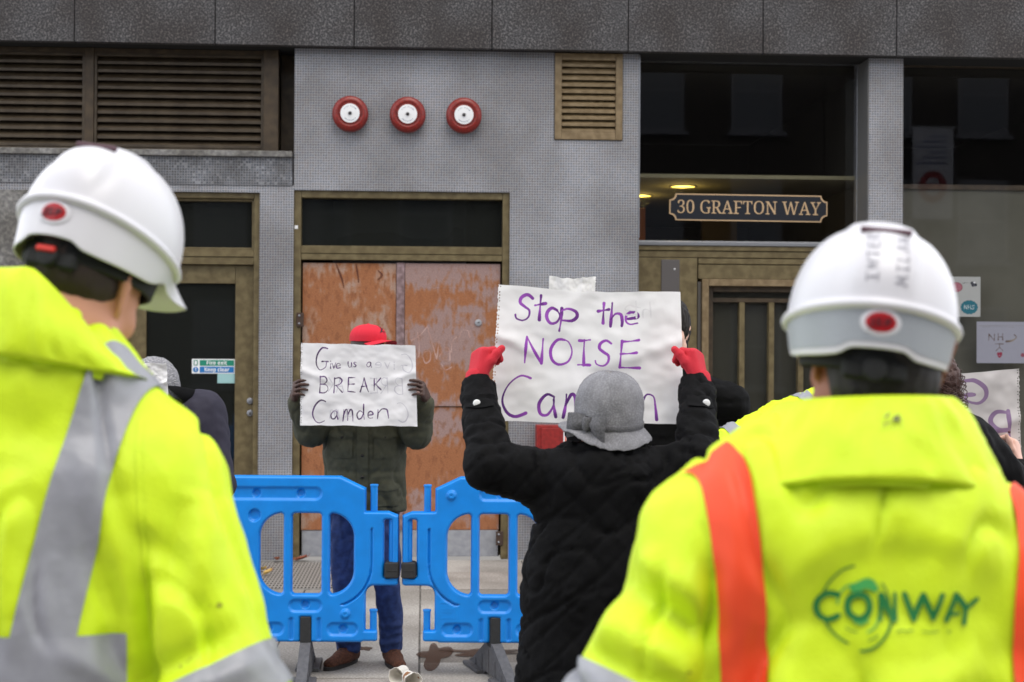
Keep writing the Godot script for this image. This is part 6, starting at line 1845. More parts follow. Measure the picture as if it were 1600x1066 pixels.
	for q in [[-0.155, -0.045, 1.205, 1.075], [0.062, 0.168, 1.205, 1.075], [-0.175, -0.045, 0.94, 0.83], [0.062, 0.178, 0.94, 0.83]]:
		part(coat, "pocket", f.patch(M.new(), 12, 12, 0.006, func(u, v): return [Vector3(lerpf(q[0], q[1], u), lerpf(q[2], q[3], v), 0.4), ahead]), S.parka)
		part(coat, "pocket_flap", f.patch(M.new(), 12, 5, 0.011, func(u, v): return [Vector3(lerpf(q[0] - 0.004, q[1] + 0.004, u), lerpf(q[2] + 0.006, q[2] - 0.035 + 0.012 * absf(u - 0.5) * 2.0, v), 0.4), ahead]), S.parka)
	var snap := mat(srgb(42, 40, 36), 0.4, 0.6)
	for q in [[0.006, 1.09], [0.006, 0.98], [0.006, 0.87], [-0.10, 1.18], [0.115, 1.18]]:
		var hit := f.meet(Vector3(q[0], q[1], 0.4), ahead)
		if hit != Vector3.INF: part(coat, "snap_button", M.new().lathe([Vector2(0.008, 0.0), Vector2(0.008, 0.003), Vector2(0.0, 0.005)], 12, Transform3D(Basis(Vector3.RIGHT, PI / 2), hit + Vector3(0, 0, 0.010))).smooth(), snap)
	# pale blue shirt cuffs showing at the wrists
	for s in ["L", "R"]:
		var d: Vector3 = (j["wr" + s] - j["el" + s]).normalized()
		var at: Vector3 = j["el" + s].lerp(j["wr" + s], 0.80)
		part(t, "shirt_cuff", M.new().tube([at - d * 0.02, at + d * 0.006, at + d * 0.030, at + d * 0.034], [0.044, 0.0435, 0.042, 0.036], 24, false).smooth(), mat(srgb(150, 168, 206), 0.85))
	cap_hat(t, Transform3D(Basis.looking_at(face) * Basis(Vector3.RIGHT, -0.02), hd.origin + Vector3(0.0, 0.068, 0.0)))

func cap_at(a: float, r: float) -> Vector3:   # r 0 top .. 1 rim; -z is the front
	var e := r * PI / 2
	return Vector3(0.087 * pow(sin(e), 0.9) * sin(a), 0.076 * pow(cos(e), 0.8), 0.104 * pow(sin(e), 0.9) * cos(a))

func cap_hat(root: Node, at: Transform3D) -> void:
	var t := Node3D.new()
	t.name = "baseball_cap"
	t.transform = at
	root.add_child(t, true)
	var rings := []
	for r in [0.005, 0.08, 0.16, 0.25, 0.35, 0.45, 0.55, 0.65, 0.75, 0.85, 0.93, 1.0, 1.0, 0.9, 0.7, 0.4, 0.05]:
		var ring := []
		for k in 72:
			var a := -TAU * k / 72.0
			var p := cap_at(a, r)
			if rings.size() > 11: p *= 0.975
			else: p -= p.normalized() * 0.0022 * exp(-pow((fposmod(a, PI / 3) - PI / 6) / 0.035, 2.0)) * smoothstep(0.02, 0.2, r)
			if r == 1.0: p.y -= 0.012
			ring.append(p)
		rings.append(ring)
	part(t, "crown", M.new().loft(rings).smooth(), S.cap)
	part(t, "top_button", M.new().lathe([Vector2(0.008, 0.074), Vector2(0.007, 0.079), Vector2(0.0, 0.0805)], 12).smooth(), S.cap)
	var vis := M.new()
	for s in 2:
		vis.sheet(24, 8, func(u, v):
			var a = PI + lerpf(-1.12, 1.12, u if s == 0 else 1.0 - u)
			var reach: float = 0.072 * pow(cos((a - PI) * 0.95), 0.55)
			var p = cap_at(a, 1.0)
			p += Vector3(0, 0, -reach * v) + Vector3(sin(a) * 0.012 * v, 0, 0)
			p.y += -0.004 - 0.026 * pow(absf(p.x) / 0.09, 2.0) - 0.004 * v + (0.0015 if s == 0 else -0.0015)
			return p)
	vis.smooth()
	part(t, "visor", vis, S.cap)
	var im := Image.create(128, 128, false, Image.FORMAT_RGBA8)
	im.fill(Color(0.2, 0.02, 0.05, 0))
	var dk := srgb(44, 10, 18)
	for s in [[12, 30, 20, 60, 50, 96, 84], [14, 10, 44, 50, 60, 88, 78], [12, 52, 14, 66, 50, 92, 80], [9, 40, 96, 70, 88, 104, 92], [8, 60, 110, 82, 92, 112, 100]]:
		stroke(im, PackedVector2Array([Vector2(s[1], s[2]), Vector2(s[3], s[4]), Vector2(s[5], s[6])]), s[0], dk, dk)
	part(t, "stitched_motif", M.new().sheet(12, 12, func(u, v): return cap_at(PI + lerpf(0.62, -0.25, u), lerpf(0.30, 0.88, v)) * 1.012).smooth(), print_map(im))

# ---- people farther back, partly hidden
func others() -> void:
	coarse = 1.5
	# behind the large placard: dark hair, black padded jacket, both arms up
	var t := thing("person", "dark-haired person in black padded jacket half hidden behind the large placard", "person", Vector3(0.269, 0, 5.725), TURN)
	var j := legs(0.92, 0.0)
	j.merge({"neck": Vector3(0.0, 1.53, -0.01), "shL": Vector3(-0.17, 1.42, 0), "elL": Vector3(-0.30, 1.30, 0.10), "wrL": Vector3(-0.36, 1.56, 0.10), "shR": Vector3(0.16, 1.42, 0), "elR": Vector3(0.270, 1.415, 0.09), "wrR": Vector3(-0.05, 1.56, 0.20)})
	var hd := Transform3D(Basis.looking_at(Vector3(-0.25, -0.05, 1.0).normalized()), Vector3(0.035, 1.705, 0.02))
	var m := M.new()
	body_shape(m, j, hd, 0.006)
	hand_shape(m, j.wrL, Vector3(0.0, 0.95, 0.1), Vector3(-0.8, 0, -0.3), Vector3(0.3, 0, 0.9), [40, 40, 20], Vector3(0.3, 0.9, 0.1))
	hand_shape(m, j.wrR, Vector3(-0.7, 0.6, -0.1), Vector3(0.3, 0.6, 0.5), Vector3(0.2, 0.5, -0.8), [40, 40, 20], Vector3(-0.6, 0.7, -0.2))
	part(t, "body", m, S.skin_pale)
	part(t, "hair", hair_shape(hd, Vector3(0.088, 0.112, 0.108), 0.007, -0.16, 0.008, 441), mat(srgb(20, 14, 14), 0.8))
	for s in [-1.0, 1.0]:
		part(t, "eye", M.new().lathe([Vector2(0.0, -0.005), Vector2(0.005, -0.002), Vector2(0.005, 0.002), Vector2(0, 0.003)], 10, hd * Transform3D(Basis(Vector3.RIGHT, -PI / 2), Vector3(s * 0.031, 0.002, -0.0905))).smooth(), S.darkhair)
	trousers(t, j, S.workwear)
	boots(t, j, 0.1)
	var f := Field.new(Vector3(-0.46, 0.84, -0.22), Vector3(0.44, 1.62, 0.32), 0.013)
	f.cap(Vector3(0, 0.90, 0), Vector3(0, 1.28, 0), 0.19, 0.195, 0.03, 1.35)
	f.cap(Vector3(-0.09, 1.38, 0), Vector3(0.09, 1.38, 0), 0.115, 0.115, 0.05)
	f.cap(Vector3(0, 1.44, 0), Vector3(0, 1.53, 0), 0.088, 0.08, 0.03)
	f.cap(j.shL, j.elL, 0.09, 0.08, 0.04)
	f.cap(j.elL, j.wrL, 0.08, 0.055, 0.03)
	f.cap(j.shR, j.elR, 0.092, 0.085, 0.04)
	f.cap(j.elR, j.wrR, 0.084, 0.055, 0.03)
	f.cut(Vector3(0, 0.87, 0), Vector3.DOWN)
	f.noise = fnl(442, 1.0, 2); f.bump_scale = Vector3(12, 10, 12); f.bumpy = 0.007
	f.extra = func(p: Vector3) -> float:
		var u = p.y / 0.075
		var d = absf(u - round(u))
		return -0.008 * exp(-d * d / 0.01)
	part(t, "padded_jacket", f.surface(M.new()), S.blackcoat)
	# hi-vis person whose sleeve shows behind the right-hand workman
	t = thing("person", "person in crumpled yellow-green hi-vis sleeve reaching out behind the right-hand workman", "person", Vector3(0.975, 0, 6.367), TURN)
	j = legs(0.88, 0.0)
	j.merge({"neck": Vector3(0, 1.46, 0), "shL": Vector3(-0.18, 1.425, 0), "elL": Vector3(-0.375, 1.375, 0.11), "wrL": Vector3(-0.575, 1.300, 0.20), "shR": Vector3(0.18, 1.37, 0), "elR": Vector3(0.22, 1.1, 0.05), "wrR": Vector3(0.1, 1.0, 0.2)})
	hd = Transform3D(Basis.looking_at(Vector3(-0.5, -0.2, 0.9).normalized()), Vector3(-0.01, 1.595, 0.02))
	m = M.new()
	body_shape(m, j, hd, 0.008)
	hand_shape(m, j.wrL, Vector3(-0.9, -0.2, 0.3), Vector3(0, 0.9, 0.2), Vector3(0.2, 0.2, 0.9), [30, 35, 20], Vector3(-0.8, -0.1, 0.5))
	hand_shape(m, j.wrR, Vector3(-0.5, -0.4, 0.7), Vector3(0.6, 0.4, 0.4), Vector3(-0.2, 0.8, 0.3), [30, 35, 20], Vector3(-0.6, 0.1, 0.6))
	part(t, "body", m, S.skin)
	part(t, "hair", hair_shape(hd, Vector3(0.080, 0.102, 0.101), 0.010, -0.03, 0.004, 443), S.darkhair)
	trousers(t, j, S.workwear)
	boots(t, j, 0.1)
	f = Field.new(Vector3(-0.66, 0.78, -0.22), Vector3(0.36, 1.56, 0.34), 0.012)
	f.cap(Vector3(0, 0.86, 0), Vector3(0, 1.24, 0), 0.195, 0.2, 0.03, 1.35)
	f.cap(Vector3(-0.1, 1.34, 0), Vector3(0.1, 1.34, 0), 0.115, 0.115, 0.05)
	f.cap(Vector3(0, 1.40, 0), Vector3(0, 1.47, 0), 0.088, 0.08, 0.03)
	f.cap(j.shL, j.elL, 0.085, 0.072, 0.04)
	f.cap(j.elL, Vector3(-0.572, 1.297, 0.198), 0.070, 0.060, 0.03)
	f.cap(j.shR, j.elR, 0.09, 0.08, 0.04)
	f.cap(j.elR, Vector3(0.12, 1.02, 0.17), 0.078, 0.06, 0.03)
	f.cut(Vector3(0, 0.82, 0), Vector3.DOWN)
	f.noise = fnl(444, 1.0, 3); f.bump_scale = Vector3(20, 16, 20); f.bumpy = 0.014
	for k in 6:
		var a := Vector3(-0.22 - 0.055 * k, 1.40 - 0.012 * k, 0.10 + 0.02 * k)
		f.fold.append([a + Vector3(0.02, 0.06, 0.03), a + Vector3(-0.015, -0.06, 0.05), 0.011, -0.012 if k % 2 == 0 else 0.009])
	var jk := part(t, "jacket", f.surface(M.new()), S.hiviz)
	for b in [[-0.555, 1.302, 0.19], [-0.27, 1.373, 0.05]]:
		part(jk, "sleeve_band", f.patch(M.new(), 40, 5, 0.003, func(u, v):
			var ax = Vector3(-0.93, -0.26, 0.30).normalized()
			var s = ax.cross(Vector3.UP).normalized()
			var w = s.cross(ax)
			var r = s * cos(TAU * u) + w * sin(TAU * u)
			return [Vector3(b[0], b[1], b[2]) + ax * (v - 0.5) * 0.05 + r * 0.16, -r]), S.silver)
	# curly-haired person at the right, back turned, holding the reversed placard
	t = thing("person", "person with curly auburn hair and black coat, back turned, at the right-hand window", "person", Vector3(0.993, 0, 7.069), TURN)
	j = legs(0.80, -0.03)
	j.merge({"neck": Vector3(-0.035, 1.41, 0), "shL": Vector3(-0.19, 1.32, 0), "elL": Vector3(-0.30, 1.13, -0.08), "wrL": Vector3(-0.285, 1.26, -0.24), "shR": Vector3(0.075, 1.37, 0.0), "elR": Vector3(0.265, 1.150, -0.06), "wrR": Vector3(0.305, 1.245, -0.235)})
	hd = Transform3D(Basis.looking_at(Vector3(-0.35, -0.1, -1.0).normalized()), Vector3(-0.064, 1.500, 0.0))
	m = M.new()
	body_shape(m, j, hd, 0.007, 0.9)
	hand_shape(m, j.wrR, Vector3(-0.02, 0.93, -0.22), Vector3(0.85, 0.0, 0.5), Vector3(-0.5, 0.2, 0.8), [55, 55, 30], Vector3(-0.25, 0.90, 0.02), 0.92, 0.0, 0.004, Vector3(-0.25, 0.85, 0.35))
	hand_shape(m, j.wrL, Vector3(0.02, 0.93, -0.22), Vector3(-0.85, 0, 0.5), Vector3(0.5, 0.2, 0.8), [55, 55, 30], Vector3(0.25, 0.9, 0.02), 0.92)
	part(t, "body", m, S.skin_pale)
	part(t, "thumb_nail", M.new().lathe([Vector2(0.0, 0.0), Vector2(0.0055, 0.0), Vector2(0.005, 0.0018), Vector2(0, 0.0024)], 12, Transform3D(Basis(Vector3.RIGHT, 1.2), Vector3(0.268, 1.362, -0.205))).smooth(), mat(srgb(78, 24, 48), 0.3))
	trousers(t, j, S.workwear)
	boots(t, j, -0.1)
	var hairm := mat(srgb(66, 40, 34), 0.55)
	var hr := part(t, "hair", hair_shape(hd, Vector3(0.090, 0.108, 0.110), 0.007, -0.05, 0.012, 445), hairm)
	var curls := M.new()
	var rng := RandomNumberGenerator.new()
	rng.seed = 77
	for k in 260:
		var a := rng.randf_range(-2.6, 2.6)
		var e := rng.randf_range(-0.75, 1.2)
		var base := Vector3(sin(a) * cos(e) * 0.092, 0.025 + sin(e) * 0.102, cos(a) * cos(e) * 0.108)
		var out := base.normalized()
		var s := out.cross(Vector3.UP).normalized()
		var pts := []
		var rr := rng.randf_range(0.004, 0.014)
		for q in 13:
			var ph := q * 0.95 + rng.randf() * 0.2
			pts.append(base + out * (0.004 + 0.0022 * q) + Vector3(0, -0.0042 * q, 0) + (s * cos(ph) + out * sin(ph)) * rr)
		curls.tube(pts, [0.0015], 4)
	var co := part(hr, "curls", curls.smooth().moved(hd), hairm)
	co.set_meta("kind", "stuff")
	f = Field.new(Vector3(-0.42, 0.62, -0.34), Vector3(0.42, 1.50, 0.24), 0.012)
	f.cap(Vector3(-0.04, 0.68, 0), Vector3(-0.04, 1.18, 0), 0.225, 0.19, 0.03, 1.28)
	f.cap(Vector3(-0.12, 1.275, 0), Vector3(0.02, 1.295, 0), 0.112, 0.112, 0.05)
	f.cap(Vector3(-0.035, 1.34, 0), Vector3(-0.035, 1.41, 0), 0.080, 0.075, 0.03)
	f.cap(Vector3(0.055, 1.335, 0), j.elR, 0.098, 0.074, 0.04)
	f.cap(j.elR, j.elR.lerp(j.wrR, 0.72), 0.074, 0.056, 0.03)
	f.cap(j.shL, j.elL, 0.09, 0.07, 0.04)
	f.cap(j.elL, j.elL.lerp(j.wrL, 0.85), 0.07, 0.054, 0.03)
	f.cut(Vector3(0, 0.66, 0), Vector3.DOWN)
	f.noise = fnl(446, 1.0, 3); f.bump_scale = Vector3(11, 9, 11); f.bumpy = 0.010
	part(t, "coat", f.surface(M.new()), S.blackcoat)
	# person in navy at the left, before the fire exit
	t = thing("person", "person in dark navy jacket and grey knitted hat by the fire exit door", "person", Vector3(-1.692, 0, 5.812), TURN)
	j = legs(0.86, 0.03)
	j.merge({"neck": Vector3(0.02, 1.42, 0), "shL": Vector3(-0.13, 1.335, 0), "elL": Vector3(-0.22, 1.15, 0.12), "wrL": Vector3(-0.15, 1.33, 0.24), "shR": Vector3(0.150, 1.375, 0), "elR": Vector3(0.195, 1.10, 0.03), "wrR": Vector3(0.06, 1.10, -0.2)})
	hd = Transform3D(Basis.looking_at(Vector3(0.5, -0.15, -0.9).normalized()), Vector3(-0.050, 1.44, 0.0))
	m = M.new()
	body_shape(m, j, hd, 0.008, 0.9)
	hand_shape(m, j.wrL, Vector3(-0.1, 0.85, -0.2), Vector3(-0.4, 0, 0.9), Vector3(0.9, 0.1, 0.3), [30, 40, 30], Vector3(0.4, 0.9, 0.0), 0.95)
	hand_shape(m, j.wrR, Vector3(-0.3, 0.2, -0.9), Vector3(0.5, 0.8, 0), Vector3(-0.7, 0.5, 0.3), [30, 40, 30], Vector3(-0.5, 0.3, -0.8), 0.95)
	part(t, "body", m, S.skin)
	part(t, "knitted_hat", hair_shape(hd, Vector3(0.094, 0.118, 0.112), 0.007, -0.03, 0.006, 447), speckled(101, srgb(88, 88, 94), srgb(176, 176, 182), srgb(210, 210, 214), 0.12, 6.0, 0.95, 0.1, 256))
	trousers(t, j, S.workwear)
	boots(t, j, -0.1)
	f = Field.new(Vector3(-0.36, 0.78, -0.30), Vector3(0.32, 1.50, 0.36), 0.012)
	f.cap(Vector3(0.02, 0.84, 0), Vector3(0.02, 1.2, 0), 0.19, 0.185, 0.03, 1.35)
	f.cap(Vector3(-0.06, 1.32, 0), Vector3(0.115, 1.350, 0), 0.110, 0.108, 0.05)
	f.cap(j.shR, j.elR, 0.080, 0.075, 0.04)
	f.cap(j.elR, Vector3(0.07, 1.10, -0.16), 0.074, 0.058, 0.03)
	f.cap(j.shL, j.elL, 0.085, 0.072, 0.04)
	f.cap(j.elL, j.elL.lerp(j.wrL, 0.85), 0.07, 0.055, 0.03)
	f.cut(Vector3(0, 0.82, 0), Vector3.DOWN)
	f.noise = fnl(448, 1.0, 3); f.bump_scale = Vector3(11, 9, 11); f.bumpy = 0.010
	part(t, "jacket", f.surface(M.new()), S.navy)
	part(t, "scarf", M.new().tube([Vector3(-0.09, 1.42, 0.04), Vector3(-0.03, 1.445, 0.095), Vector3(0.05, 1.44, 0.08), Vector3(0.105, 1.425, 0.0), Vector3(0.05, 1.42, -0.09), Vector3(-0.05, 1.415, -0.09), Vector3(-0.10, 1.42, -0.03), Vector3(-0.09, 1.42, 0.04)], [0.040], 14).smooth(), S.blackcoat)

# ------------------------------------------------------------------ blue plastic barriers
func rbox(p: Vector2, lo: Vector2, hi: Vector2, r: float) -> float:
	var q := (p - (lo + hi) * 0.5).abs() - (hi - lo) * 0.5 + Vector2(r, r)
	return minf(maxf(q.x, q.y), 0.0) + Vector2(maxf(q.x, 0), maxf(q.y, 0)).length() - r

func smin2(a: float, b: float, k: float) -> float:
	var g := maxf(k - absf(a - b), 0.0)
	return minf(a, b) - g * g * 0.25 / k

func panel_edge(x: float, y: float) -> float:
	var r := minf(x, 2.0 - x)
	var p := Vector2(r, y)
	var d := rbox(p, Vector2(0.163, 0.173), Vector2(1.4, 1.0), 0.018)
	d = maxf(d, (Vector2(r, y) - Vector2(0.163, 0.940)).dot(Vector2(-0.43, 0.903)))
	d = maxf(d, (Vector2(r, y) - Vector2(0.185, 0.173)).dot(Vector2(-0.5, -0.866)))
	d = smin2(d, rbox(p, Vector2(0.0, 0.455), Vector2(0.2, 0.826), 0.016), 0.05 if y < 0.6 else 0.004)
	d = maxf(d, (Vector2(r, y) - Vector2(0.0, 0.806)).dot(Vector2(-0.37, 0.93)) if r < 0.06 else -1.0)
	d = minf(d, rbox(p, Vector2(0.105, 0.178), Vector2(0.25, 0.238), 0.012))
	d = maxf(d, -rbox(p, Vector2(0.036, 0.498), Vector2(0.072, 0.782), 0.008))
	var w := 1.0
	if r < 0.36:
		w = rbox(p, Vector2(0.225, 0.415), Vector2(0.341, 0.812), 0.016)
		var c := Vector2(0.341, 0.415 + 0.116)
		if r < 0.341 and y < c.y: w = maxf(w, (p - c).length() - 0.116)
		c = Vector2(0.341, 0.812 - 0.116)
		if r < 0.341 and y > c.y: w = maxf(w, (p - c).length() - 0.116)
	elif r < 0.55:
		w = rbox(p, Vector2(0.385, 0.415), Vector2(0.528, 0.812), 0.016)
	else:
		w = rbox(p, Vector2(0.574, 0.415), Vector2(0.688, 0.812), 0.016)
		var c := Vector2(0.574, 0.415 + 0.114)
		if r > 0.574 and y < c.y: w = maxf(w, (p - c).length() - 0.114)
		c = Vector2(0.574, 0.812 - 0.114)
		if r > 0.574 and y > c.y: w = maxf(w, (p - c).length() - 0.114)
	return maxf(d, -w)

func panel_relief(x: float, y: float) -> float:
	var r := minf(x, 2.0 - x)
	var right := x > 1.0
	var p := Vector2(r, y)
	var h := 0.0
	var pk := rbox(p, Vector2(0.383, 0.881), Vector2(1.2, 0.943), 0.03)
	pk = minf(pk, rbox(p, Vector2(0.380, 0.325), Vector2(0.543, 0.387), 0.03))
	pk = minf(pk, rbox(p, Vector2(0.20, 0.209), Vector2(0.352, 0.273), 0.03))
	pk = minf(pk, rbox(p, Vector2(0.568, 0.209), Vector2(0.72, 0.273), 0.03))
	pk = minf(pk, rbox(p, Vector2(0.383, 0.183), Vector2(0.405, 0.297), 0.010))
	pk = minf(pk, rbox(p, Vector2(0.520, 0.183), Vector2(0.542, 0.297), 0.010))
	pk = minf(pk, rbox(p, Vector2(0.428, 0.15), Vector2(0.492, 0.305), 0.008))
	h -= 0.011 * smoothstep(0.004, -0.008, pk)
	var dots := 1.0
	for q in [[0.707, 0.914], [0.487, 0.914], [0.462, 0.362], [0.275, 0.242], [0.645, 0.242]]: dots = minf(dots, (p - Vector2(q[0], q[1])).length() - 0.020)
	dots = minf(dots, (p - Vector2(0.716, 0.803)).length() - 0.029)
	h -= 0.0145 * smoothstep(0.002, -0.003, dots)
	# the thin curved slot beside the hinge
	var c := rbox(p, Vector2(0.130, 0.56), Vector2(0.139, 0.742), 0.004)
	var cc := Vector2(0.345, 0.56)
	if y < 0.56 and r < 0.345 and y > 0.36: c = minf(c, absf((p - cc).length() - 0.210) - 0.0045)
	h -= 0.014 * smoothstep(0.002, -0.003, c)
	var boss := (p - (Vector2(0.262, 0.318) if right else Vector2(0.245, 0.907))).length()
	h += 0.014 * smoothstep(0.025, 0.017, boss) - 0.004 * smoothstep(0.007, 0.003, boss)
	if not right:
		var pl := rbox(p, Vector2(0.19, 0.30), Vector2(0.27, 0.375), 0.002)
		h += 0.002 * smoothstep(0.002, -0.001, absf(pl) - 0.002)
		for k in 4: h += 0.0016 * smoothstep(0.0025, 0.0, absf(rbox(p, Vector2(0.198, 0.312 + 0.015 * k), Vector2(0.262 - 0.01 * (k % 2), 0.316 + 0.015 * k), 0.001)))
	# rounded lip round the three openings
	return h

func barrier_panel() -> M:
	var cell := 0.0055
	var nx := int(2.0 / cell) + 3
	var ny := int(0.85 / cell) + 3
	var o := Vector2(-cell, 0.16)
	var d := PackedFloat32Array()
	d.resize(nx * ny)
	for y in ny:
		for x in nx: d[y * nx + x] = panel_edge(o.x + x * cell, o.y + y * cell)
	var m := M.new()
	var fr := PackedInt32Array(); fr.resize(nx * ny); fr.fill(-1)
	var bk := fr.duplicate()
	for y in range(1, ny - 1):
		for x in range(1, nx - 1):
			var k := y * nx + x
			var e := d[k]
			if e > cell * 1.6: continue
			var p := o + Vector2(x, y) * cell
			if e > -cell * 0.35:
				var g := Vector2(d[k + 1] - d[k - 1], d[k + nx] - d[k - nx])
				if g.length() > 1e-6: p -= g.normalized() * e
				fr[k] = m.vert(Vector3(p.x, p.y, 0.0), Vector3.ZERO)
				bk[k] = fr[k]
			else:
				var q := 1.0 - clampf(-e / 0.013, 0.0, 1.0)
				var t := 0.030 * sqrt(1.0 - q * q)
				var h := panel_relief(p.x, p.y)
				fr[k] = m.vert(Vector3(p.x, p.y, maxf(0.004, t + h)), Vector3.ZERO)
				bk[k] = m.vert(Vector3(p.x, p.y, -maxf(0.004, t + minf(h, 0.0))), Vector3.ZERO)
	for y in range(1, ny - 2):
		for x in range(1, nx - 2):
			var k := y * nx + x
			if minf(minf(d[k], d[k + 1]), minf(d[k + nx], d[k + nx + 1])) > -cell * 0.35: continue
			if fr[k] < 0 or fr[k + 1] < 0 or fr[k + nx] < 0 or fr[k + nx + 1] < 0: continue
			m.quad(fr[k], fr[k + 1], fr[k + nx + 1], fr[k + nx])
			m.quad(bk[k], bk[k + nx], bk[k + nx + 1], bk[k + 1])
	return m.smooth()

func barriers() -> void:
	var blue := detail(cloth(srgb(4, 134, 228), 0.42, 111, 5.0, 0.02), blotches(112, Color(0.95, 0.955, 0.96), Color(1, 1, 1), 0.02), 1.4, false)
	var rub := detail(mat(srgb(44, 45, 47), 0.75), blotches(113, Color(0.88, 0.88, 0.88), Color(1, 1, 1), 0.04), 3.0, false)
	var gry := detail(mat(srgb(92, 92, 96), 0.7), blotches(114, Color(0.86, 0.86, 0.86), Color(1, 1, 1), 0.04), 3.0, false)
	var ax := Basis(Vector3.UP, TURN) * Vector3.RIGHT
	var t := thing("barrier", "blue plastic pedestrian barrier on the left, its end pegs beside the brown shoes", "barrier", Vector3(-0.803, 0, 4.271) - ax * 2.0, TURN, "blue plastic barriers across the pavement")
	part(t, "panel", barrier_panel(), blue)
	for e in [0.125, 1.875]:
		for y in [[0.815, 0.958], [0.195, 0.338]]:
			part(t, "hinge_peg", M.new().tube([Vector3(e, y[0], 0), Vector3(e, y[1] - 0.012, 0), Vector3(e, y[1] - 0.010, 0), Vector3(e, y[1] - 0.001, 0), Vector3(e, y[1], 0)], [0.0175, 0.0175, 0.0205, 0.0205, 0.017], 20).smooth(), blue)
		var c := 0.034 if e < 1.0 else 1.966
		part(t, "hinge_bar", M.new().tube([Vector3(c if e < 1.0 else 1.966, 0.49, 0), Vector3(c, 0.79, 0)], [0.0165], 14).smooth(), blue)
		part(t, "lock_clip", M.new().box(Vector3(c - 0.036, 0.495, -0.042), Vector3(c + 0.036, 0.575, 0.046), 0.008).box(Vector3(c - 0.030, 0.531, 0.046), Vector3(c + 0.030, 0.537, 0.048), 0.001), rub)
	var turn := [0.10, -0.35]
	for k in 2:
		var x := 0.46 if k == 0 else 1.54
		var prof := PackedVector2Array([Vector2(-0.36, 0.0), Vector2(-0.36, 0.028), Vector2(-0.30, 0.045), Vector2(-0.05, 0.175), Vector2(0.05, 0.175), Vector2(0.30, 0.045), Vector2(0.36, 0.028), Vector2(0.36, 0.0), Vector2(0.10, 0.0), Vector2(0.07, 0.022), Vector2(-0.07, 0.022), Vector2(-0.10, 0.0)])
		var b := Basis(Vector3.UP, PI / 2)
		var fm := M.new().prism(prof, -0.026, 0.026, Transform3D(b, Vector3.ZERO))
		fm.box(Vector3(-0.062, 0.0, -0.37), Vector3(0.062, 0.022, -0.10), 0.006).box(Vector3(-0.062, 0.0, 0.10), Vector3(0.062, 0.022, 0.37), 0.006)
		for s in [-1.0, 1.0]:
			for q in 5: fm.box(Vector3(s * 0.026 - 0.004, 0.02, -0.24 + 0.02 * 0 + 0.115 * q - 0.006), Vector3(s * 0.026 + 0.004, 0.05 + 0.09 * (1.0 - absf(q - 2.0) / 2.2), -0.24 + 0.115 * q + 0.006), 0.001)
		var ft := part(t, "foot", fm, gry, Transform3D(Basis(Vector3.UP, 0.0), Vector3(x, 0, 0)))
		part(ft, "foot_post", M.new().box(Vector3(-0.028, 0.150, -0.034), Vector3(0.028, 0.303, 0.034), 0.007), rub)
	var t2: Node3D = t.duplicate()
	t2.name = numbered(self, "barrier")
	add_child(t2, true)
	t2.position = Vector3(-0.787, 0, 4.272)
	t2.set_meta("label", "blue plastic pedestrian barrier on the right, partly behind the black coat")
	for o in [t, t2]:
		var k := 0
		for c in o.get_children():
			if str(c.name).begins_with("foot"):
				c.rotation.y = [[0.1, 0.06], [0.30, -0.1]][0 if o == t else 1][k]
				k += 1

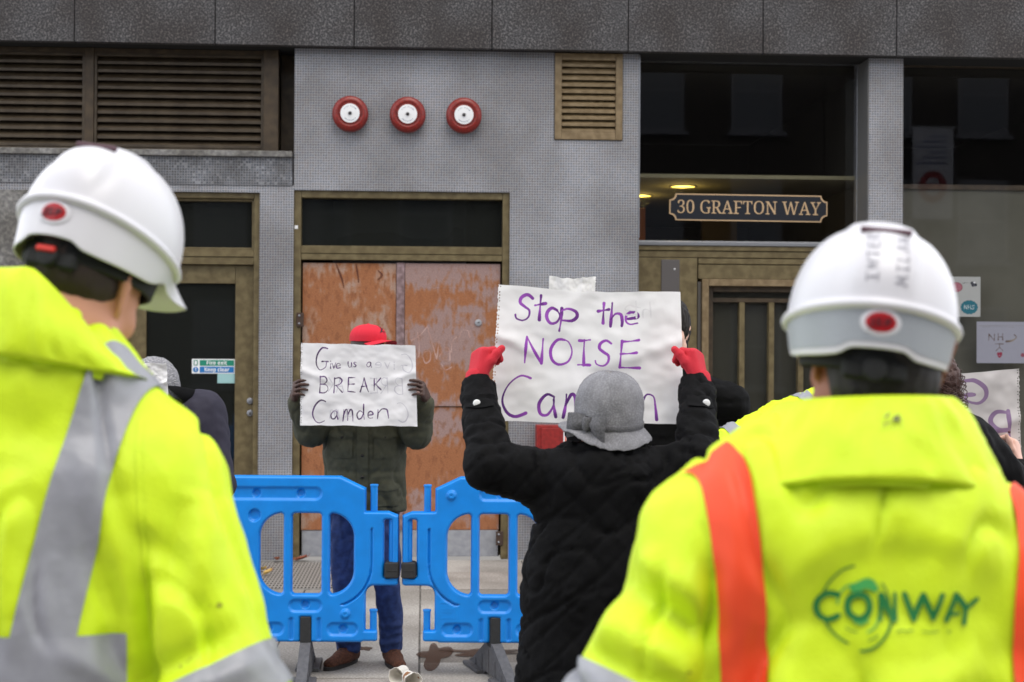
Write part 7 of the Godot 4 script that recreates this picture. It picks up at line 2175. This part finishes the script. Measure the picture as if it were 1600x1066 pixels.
func cups() -> void:
	var card := mat(srgb(226, 222, 214), 0.7)
	var inner := mat(srgb(218, 212, 202), 0.5)
	var spots := [[Vector3(-0.790, 0.046, 4.40), Vector3(0.45, 0.10, -0.9), "crumpled white paper cup lying on its side at the front of the pair"], [Vector3(-0.742, 0.042, 4.50), Vector3(-0.35, 0.12, -1.0), "white paper cup with tan band lying nearer the camera than the other cup"]]
	for k in 2:
		var t := thing("paper_cup", spots[k][2], "cup", spots[k][0], 0.0, "paper cups dropped on the pavement")
		var d: Vector3 = spots[k][1].normalized()
		var bs := Basis.looking_at(d.cross(Vector3.RIGHT), -d)   # the cup's axis (y) runs towards its mouth
		var n := fnl(210 + k, 1.0, 2)
		var rings := []
		for q in [[0.0, 0.002], [0.026, 0.0], [0.028, 0.004], [0.033, 0.04], [0.0395, 0.088], [0.0425, 0.090], [0.0430, 0.093], [0.0405, 0.094], [0.0385, 0.088], [0.032, 0.04], [0.027, 0.008], [0.0, 0.006]]:
			var ring := []
			for a_ in 48:
				var a := -TAU * a_ / 48.0
				var r: float = maxf(q[0], 0.0003) * (1.0 + 0.16 * n.get_noise_3d(cos(a) * 1.3, q[1] * 14.0, sin(a) * 1.3))
				ring.append(Vector3(r * cos(a), q[1] - 0.045, r * sin(a)))
			rings.append(ring)
		part(t, "cup_wall", M.new().loft(rings).smooth(), card, Transform3D(bs, Vector3.ZERO))
		if k == 1: part(t, "tan_band", M.new().lathe([Vector2(0.0325, -0.015), Vector2(0.0385, 0.025)], 40).smooth(), mat(srgb(150, 104, 66), 0.7), Transform3D(bs, Vector3.ZERO))

func _ready() -> void:
	# camera
	var cam := Camera3D.new()
	cam.name = "camera"
	add_child(cam)
	cam.position = Vector3(-0.685, 1.62, 11.880)
	cam.basis = Basis(Vector3.UP, -0.0576) * Basis(Vector3.RIGHT, 0.00716) * Basis(Vector3.BACK, 0.00593)
	var lens := CameraAttributesPhysical.new()
	lens.frustum_focal_length = 53.65
	lens.frustum_near = 0.05
	lens.frustum_far = 400.0
	lens.frustum_focus_distance = 5.8
	lens.exposure_aperture = 5.0
	cam.attributes = lens
	cam.fov = 25.22
	cam.far = 400.0
	cam.near = 0.05
	# overcast sky and a soft, weak sun behind cloud
	var sky := ProceduralSkyMaterial.new()
	sky.sky_top_color = srgb(232, 235, 241)
	sky.sky_horizon_color = srgb(234, 237, 243)
	sky.sky_curve = 0.2
	sky.ground_bottom_color = srgb(110, 108, 106)
	sky.ground_horizon_color = srgb(150, 150, 150)
	sky.sun_angle_max = 0.0
	var env := Environment.new()
	env.background_mode = Environment.BG_SKY
	env.sky = Sky.new()
	env.sky.sky_material = sky
	env.tonemap_mode = Environment.TONE_MAPPER_LINEAR
	env.tonemap_exposure = 2.45
	env.sdfgi_enabled = true
	env.ssao_enabled = true
	env.ssil_enabled = true
	var we := WorldEnvironment.new()
	we.name = "world_environment"
	we.environment = env
	add_child(we)
	var sun := DirectionalLight3D.new()
	sun.name = "sun"
	sun.light_energy = 0.3
	sun.light_angular_distance = 40.0
	sun.light_color = Color(1.0, 0.98, 0.95)
	sun.shadow_enabled = true
	sun.rotation = Vector3(deg_to_rad(-62), deg_to_rad(18), 0)
	add_child(sun)
	# setting
	make_materials()
	more_materials()
	ground()
	building()
	fittings()
	terrace()
	# things
	barriers()
	woman()
	man()
	others()
	worker_left()
	worker_right()
	placards()
	cups()
